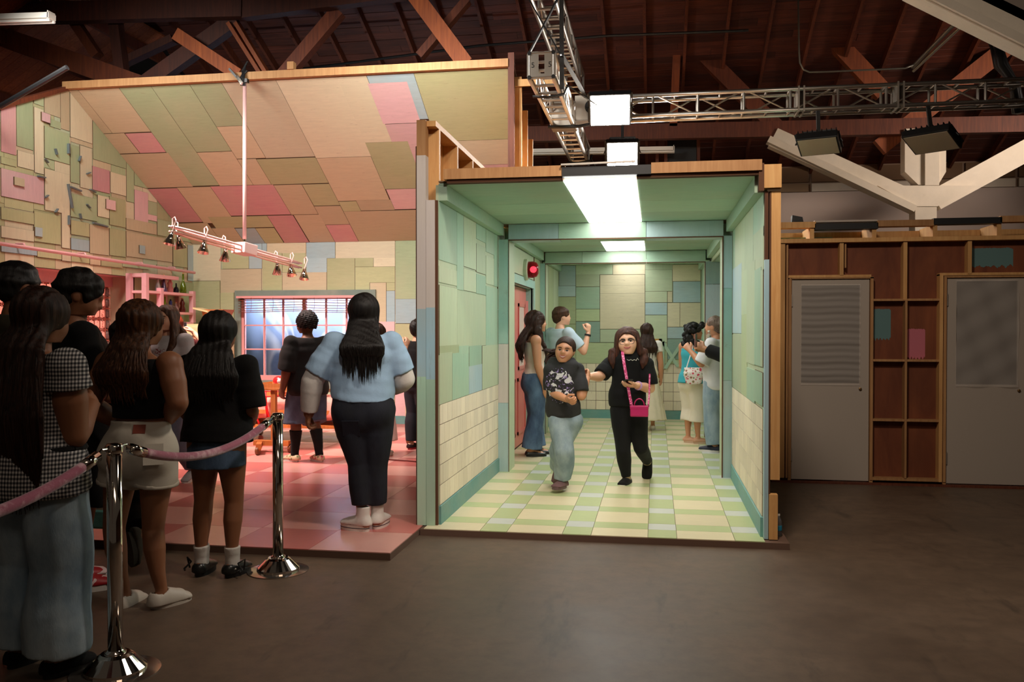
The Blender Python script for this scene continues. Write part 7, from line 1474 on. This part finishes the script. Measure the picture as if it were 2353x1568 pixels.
A_ = man.arms('L', 0.62, 0.03)[-1]; MB().box(A_[0][0] - 0.05, A_[0][0] - 0.03, A_[0][1] - 0.05, A_[0][1] - 0.04, A_[0][2] - 0.01, A_[0][2] + 0.01).build('sleeve_mark', plain('mark_yellow', rgb(200, 170, 60), 0.6), man.root)
# ------------------------------------------------------------------ the people in the corridor
door = Person('woman in a white camisole and flared jeans by the red door, long wavy brown hair', put(1228, 9.9, PZ), -72, 1.64, SK2, dict(elR=(0.135, 0.0, 0.635), wrR=(0.125, 0.05, 0.49), elL=(-0.12, 0.03, 0.64), wrL=(-0.09, 0.11, 0.50), anR=(0.05, -0.03, 0.048), anL=(-0.05, 0.02, 0.048)), sh=0.10, wc=0.98, ww=0.98, wh=1.05, leg=1.0, head=(-4, 0, 0), h=0.0085, feet=dict(R=(0, 1, 0), L=(0, 1, 0)), curl=(0.25, 0.3))
door.top(cloth('cloth_ivory', rgb(226, 206, 192), var=0.06), 0.565, 0, 0.010, 0.0, 0.795, name='camisole', fold=0.003)
for sg in (-1, 1): MB().tube([(sg * 0.085, 0.085, 1.28), (sg * 0.095, 0.02, 1.37), (sg * 0.09, -0.07, 1.29)], 0.006, 6).build('strap', TWHT, door.root)
door.pants(DMID, 1.97, [(0, 0.062), (0.5, 0.055), (1, 0.045), (1.4, 0.052), (2, 0.066)], 0.59, 0.006, name='jeans', label='dark blue flared jeans'); door.shoes(plain('shoe_black', PINK), M['black'], low=0.8, thick=0.012, name='loafer'); door.hair(HDBR, 'wavy', 0.70, 0.30, 0.02, 50, True, 21, wave=0.007, vol=0.04)
MB().tube([door.j['wrR'] + np.array([0.034 * math.cos(a), 0.034 * math.sin(a), 0.012]) for a in [k * 0.6 for k in range(12)]], 0.003, 5).build('bracelet', plain('brass', PINK), door.root)
bman = Person('young man in a pale blue tee near the corridor end, one hand raised', put(1288, 11.7, PZ), -50, 1.74, SK1, dict(elR=(0.17, 0.10, 0.66), wrR=(0.155, 0.155, 0.81), elL=(-0.15, 0, 0.63)), sh=0.122, h=0.011, head=(-14, 0, 0), hand_dir=dict(R=((0, 0.05, 1), (-1, -0.3, 0))), curl=(0.8, 0.4))
bman.top(cloth('cloth_pale_blue', rgb(188, 208, 222), var=0.05), 0.48, 0.75, loose=0.016); bman.pants(DDRK); bman.shoes(TBLK, M['black']); bman.hair(hairm('hair_chestnut', rgb(44, 26, 16), rgb(84, 52, 32)), 'short', seed=14)
w = bman.arms('R', 1.85, 0.005)[-1]; MB().tube([w[0] - np.array([0.0, 0.003, 0.012]), w[0] + np.array([0.0, 0.003, 0.012])], w[1] * 1.02, 12).build('watch', M['black'], bman.root)
gp, gy, gH = at(1292, 1128, PZ), 160, 1.43
G = lambda u, v, dy=0.0: lj(gp, gy, gH, u, v, dy)
girl = Person('smiling girl in a black splash printed tee and light jeans, hurrying with a flying ponytail', gp, gy, gH, SK2, dict(head=G(1299, 806, 0), neck=G(1296, 846, 0.01), shR=G(1266, 852, -0.02), shL=G(1327, 850, 0.03), elR=G(1268, 902, -0.02), wrR=G(1302, 918, -0.20), elL=G(1336, 910, -0.06), wrL=G(1349, 870, 0.10),
              hipR=G(1286, 968, 0), hipL=G(1312, 968, 0), knR=G(1296, 1035, -0.10), anR=G(1293, 1104, -0.01), knL=G(1284, 1035, 0.06), anL=G(1284, 1072, 0.28)), sh=0.108, wc=0.96, ww=1.05, wh=0.94, arm=1.12, leg=0.98, head=(16, 2, -6), h=0.0075, heads=1.2, curl=(0.85, 0.8), feet=dict(R=(0, 1, 0.05), L=(0, 0.7, -0.75)), lean=(-0.02, 0.05))
girl.top(print_cloth('cloth_black_splash', rgb(34, 33, 35), rgb(206, 206, 210), -0.02, 0.95, 0.13, 0.17, 13, 0.53, ink2=rgb(150, 130, 190)), 0.455, 0.85, 0.012, 0.014, loose=0.018, label='black tee with an abstract white splash print'); girl.pants(denim('denim_pale', rgb(118, 138, 150), rgb(166, 182, 190)), 1.96, [(0, 0.064), (0.5, 0.062), (1, 0.055), (1.5, 0.05), (2, 0.046)], name='jeans', label='loose light blue jeans', fold=0.007)
girl.socks(cloth('sock_green', rgb(60, 110, 80)), 1.8); girl.shoes(cloth('shoe_mauve', rgb(112, 84, 88)), plain('sole_mauve', rgb(96, 72, 76), 0.6), wide=1.2, thick=0.016, ln=0.11); girl.hair(HDBR, 'bun', seed=5)
girl.ponytail(HDBR, [(0.05, -0.42, -0.05), (0.25, -0.62, -0.12), (0.5, -0.66, -0.2), (0.72, -0.6, -0.36), (0.8, -0.5, -0.55), (0.7, -0.42, -0.68)], 0.09); girl.ponytail(HDBR, [(0.05, -0.42, -0.05), (0.4, -0.6, -0.02), (0.66, -0.6, -0.1), (0.85, -0.5, -0.06), (1.0, -0.4, -0.1)], 0.05); girl.face(1.0, HDBR, open_=True)
wp, wy, wH = at(1441, 1110, PZ), 184, 1.55
Wj = lambda u, v, dy=0.0: lj(wp, wy, wH, u, v, dy)
woman = Person('smiling woman in black tee and leggings with glasses and a magenta crossbody bag, walking', wp, wy, wH, SK1, dict(head=Wj(1442, 786, -0.02), neck=Wj(1444, 828, 0.0), shR=Wj(1400, 838, 0.0), shL=Wj(1486, 838, 0.0), elR=Wj(1378, 866, -0.10), wrR=Wj(1353, 865, -0.30), elL=Wj(1494, 893, -0.02), wrL=Wj(1462, 886, -0.20),
               hipR=Wj(1426, 942, 0), hipL=Wj(1463, 942, 0), knR=Wj(1432, 1036, -0.06), anR=Wj(1440, 1100, 0.0), knL=Wj(1473, 1028, -0.05), anL=Wj(1487, 1062, 0.26)), sh=0.105, wc=0.92, ww=0.98, wh=0.97, arm=1.12, leg=1.02, head=(-6, 2, 5), h=0.0075, heads=1.22, curl=(0.75, 0.35), feet=dict(R=(0.35, 1, 0.05), L=(0.1, 0.45, -1.0)), hand_dir=dict(R=((0.95, 0.5, 0.0), (0.1, 0.3, -1)), L=((1.0, 0.4, -0.05), (0, -0.25, 1))))
woman.top(TBLK, 0.462, 0.85, 0.010, 0.012, loose=0.016, label='black tee with small white script on the chest'); woman.pants(TBLK, 1.93, [(0, 0.058), (0.4, 0.053), (1, 0.038), (1.35, 0.036), (2, 0.024)], 0.585, 0.005, name='leggings'); woman.shoes(TBLK, plain('sole_white', PINK), thick=0.02, wide=1.1, name='slip_on_shoe')
for sd, sg in (('R', 1), ('L', -1)):
    q = woman.legs(sd, 1.88, 2.0, 0.004); f = woman.fld([q], 0.03, .006); f.loft(q, k=0, cut0=True); sdf_obj('ankle_sock', [f], cloth('sock_beige', rgb(150, 130, 100)), woman.root)
woman.hair(hairm('hair_auburn', rgb(34, 18, 14), rgb(96, 54, 40)), 'long', 0.70, 0.34, 0.0, 40, True, 31, vol=0.02, spread=1.25); woman.face(0.8, HDBR, glasses=True)
tb = woman.torso(0.745, 0.75, 0.024)[0]; yy_ = tb[2]
MB().tube([(-0.10 + 0.012 * k, yy_ - 0.012 + 0.02 * (1 - abs(k - 4) / 5), 1.165 + 0.006 * math.sin(k * 2.3) + (0.014 if k == 1 else 0)) for k in range(10)], 0.0022, 5).build('chest_script', M['white'], woman.root)
mag = plain('bag_magenta', rgb(176, 24, 92), 0.45)
bag = thing('handbag', 'small magenta handbag with a looped handle on a long patterned strap', 'bag'); q = onY(1469, 945, woman.root.location.y - 0.28); bq = Vector(q)
def BX(u, v, dy): return onY(u, v, woman.root.location.y + dy)
MB().box(bq.x - 0.082, bq.x + 0.082, bq.y - 0.04, bq.y + 0.04, bq.z - 0.05, bq.z + 0.05).build('bag_body', mag, bag, bevel=0.012); MB().box(bq.x - 0.084, bq.x + 0.084, bq.y - 0.043, bq.y - 0.03, bq.z + 0.02, bq.z + 0.052).build('flap', mag, bag, bevel=0.006)
MB().tube([(bq.x + 0.045 * math.cos(a), bq.y - 0.01, bq.z + 0.05 + 0.062 * math.sin(a)) for a in [k * math.pi / 10 for k in range(11)]], 0.006, 6).build('handle', mag, bag, smooth=True)
t = NT('strap_magenta'); n = t.noise(t.vec(), 70, 1); t.col(t.mix(t.math('GREATER_THAN', n, 0.55), rgb(190, 26, 100), rgb(228, 130, 170))); sm = MB(); pr = None
pts = [BX(1430, 803, -0.06), BX(1431, 815, -0.14), BX(1434, 835, -0.185), BX(1440, 870, -0.225), BX(1446, 905, -0.255), BX(1451, 932, -0.275), tuple(bq + Vector((-0.078, 0, 0.045)))]
for a, b in zip(pts[:-1], pts[1:]): sm.beam(a, b, 0.026, 0.004, (0, -1, 0))
sm.build('strap', t.m, bag); MB().tube([tuple(bq + Vector((0.08, 0, 0.045))), BX(1492, 905, -0.2), BX(1493, 860, -0.12)], 0.008, 6).build('strap', t.m, bag)
for sx_ in (-1, 1): MB().tube([(bq.x + sx_ * 0.08 + 0.008 * math.cos(a), bq.y - 0.03, bq.z + 0.05 + 0.01 * math.sin(a)) for a in [k * 0.7 for k in range(10)]], 0.0028, 5).build('ring', M['chrome'], bag)
upd(); wl_ = woman.root.matrix_world @ Vector(woman.j['wrL']); ph = phone('black phone lying in the hand of the smiling woman', (wl_.x - 0.085, wl_.y - 0.045, wl_.z + 0.036), 20, 72, rim=(0.02, 0.02, 0.02))
w = woman.arms('L', 1.9, 0.004); w0, w1 = w[-1], woman.arms('L', 1.82, 0.004)[-1]; MB().tube([w0[0], w1[0]], w0[1] * 1.08, 14).build('wristband', plain('band_lilac', rgb(200, 160, 210), 0.5), woman.root)
drs = Person('long dark haired woman in a white dress behind the smiling woman', put(1486, 12.4, PZ), 10, 1.52, SK2, h=0.011, sh=0.105)
drs.top(TWHT, 0.52, 0.4, 0.010, 0, name='bodice'); drs.skirt(cloth('cloth_dress', rgb(226, 214, 190), var=0.05), 0.10, 0.6, 0.01, 0.075, fold=0.008); drs.shoes(TWHT, TWHT); drs.hair(HDBR, 'long', 0.72, 0.26, seed=17, locks=20)
cap = Person('curly black haired woman in a teal tank top and white cropped trousers', put(1592, 10.95, PZ), -52, 1.52, SK2, dict(elL=(-0.15, 0.02, 0.645), wrL=(-0.05, 0.135, 0.635), elR=(0.14, 0.03, 0.64), wrR=(-0.10, 0.14, 0.63), anR=(0.045, 0.02, 0.048), anL=(-0.045, -0.01, 0.048)), sh=0.108, wc=1.08, ww=1.18, wh=1.12, arm=1.25, head=(-22, 0, 0), h=0.009, curl=(0.7, 0.7), feet=dict(R=(0.3, 0.9, 0), L=(1.0, 0.7, 0)))
cap = cap; cap.top(cloth('cloth_teal', rgb(60, 160, 172), var=0.08), 0.50, 0, 0.012, 0.012, 0.795, name='tank_top')
for sg in (-1, 1): MB().tube([(sg * 0.08, 0.085, 1.18), (sg * 0.09, 0.02, 1.255), (sg * 0.085, -0.075, 1.18)], 0.007, 6).build('strap', TWHT, cap.root)
cap.pants(cloth('cloth_offwhite', rgb(226, 216, 196), var=0.06, sc=10), 1.42, [(0, 0.068), (0.5, 0.064), (1, 0.056), (1.5, 0.056)], 0.57, 0.006, name='cropped_trousers', fold=0.006); cap.shoes(plain('sandal_tan', rgb(196, 150, 120), 0.6), plain('sole_tan', rgb(206, 176, 150), 0.6), low=0.75, thick=0.018, name='sandal'); cap.hair(HBLK, 'curly', seed=11)
fb = thing('shoulder_bag', 'white shoulder bag with red floral pattern on the curly haired woman', 'bag'); q = onY(1594, 860, cap.root.location.y - 0.26); f = Field(np.array(q) - 0.25, np.array(q) + 0.25, 0.008); f.loft([(np.array(q) + np.array([0, 0, -0.085]), 0.10, 0.045), (np.array(q), 0.125, 0.055), (np.array(q) + np.array([0, 0, 0.08]), 0.115, 0.03)], k=0, cut0=False, cut1=True, power=3.0); sdf_obj('bag_body', [f], floral('fabric_floral', rgb(232, 222, 214)), fb)
MB().tube([(q[0] - 0.09, q[1], q[2] + 0.07), (q[0] - 0.03, q[1] + 0.1, q[2] + 0.25), (q[0] + 0.02, q[1] + 0.2, q[2] + 0.42)], 0.007, 6).build('strap', TWHT, fb)
old = Person('older man with cropped grey hair in a white shirt and light jeans, holding a bottle', put(1645, 10.25, PZ), 66, 1.59, SK2, dict(elL=(-0.14, 0.06, 0.655), wrL=(-0.09, 0.17, 0.755), elR=(0.15, 0.02, 0.64), anR=(0.06, -0.03, 0.048)), sh=0.118, wc=1.15, ww=1.25, h=0.010, head=(0, 2, 0), feet=dict(R=(0, 1, 0), L=(0, 1, 0)))
old.top(cloth('cloth_white_shirt', rgb(216, 214, 218), var=0.05), 0.46, 0.95, 0.02, 0.012, loose=0.026); old.pants(DLT, 1.97, [(0, 0.064), (0.5, 0.06), (1, 0.05), (2, 0.05)], name='jeans'); old.shoes(plain('shoe_navy', rgb(28, 32, 52), 0.6), TWHT, wide=1.1, ln=0.12); old.hair(HGRY, 'short', seed=18)
p = onY(1629, 790, 10.35); water_bottle('clear water bottle lifted by the older man in white', (p[0], p[1], p[2] - 0.06), 1.0)
parm = Person('person in a black jacket reaching a phone out from the side passage', (1.02, 9.72, PZ), 78, 1.60, SK2, dict(elL=(-0.13, 0.10, 0.70), wrL=(-0.05, 0.30, 0.775), elR=(0.12, 0.12, 0.69), wrR=(0.03, 0.31, 0.76)), h=0.010, curl=(0.55, 0.55), sh=0.11)
parm.top(TBLK, 0.48, 1.85, 0.016, 0, loose=0.016, name='jacket', slant=None); parm.pants(TBLK); parm.shoes(TBLK, M['black']); parm.hair(HBLK, 'short', seed=19)
upd(); q = parm.root.matrix_world @ Vector(parm.j['wrL']); p = onY(1607, 778, q.y); phone('thin phone held upright by the black sleeved hands', (q.x - 0.09, q.y - 0.02, q.z + 0.085), 70, 0, rim=(0.5, 0.2, 0.2))
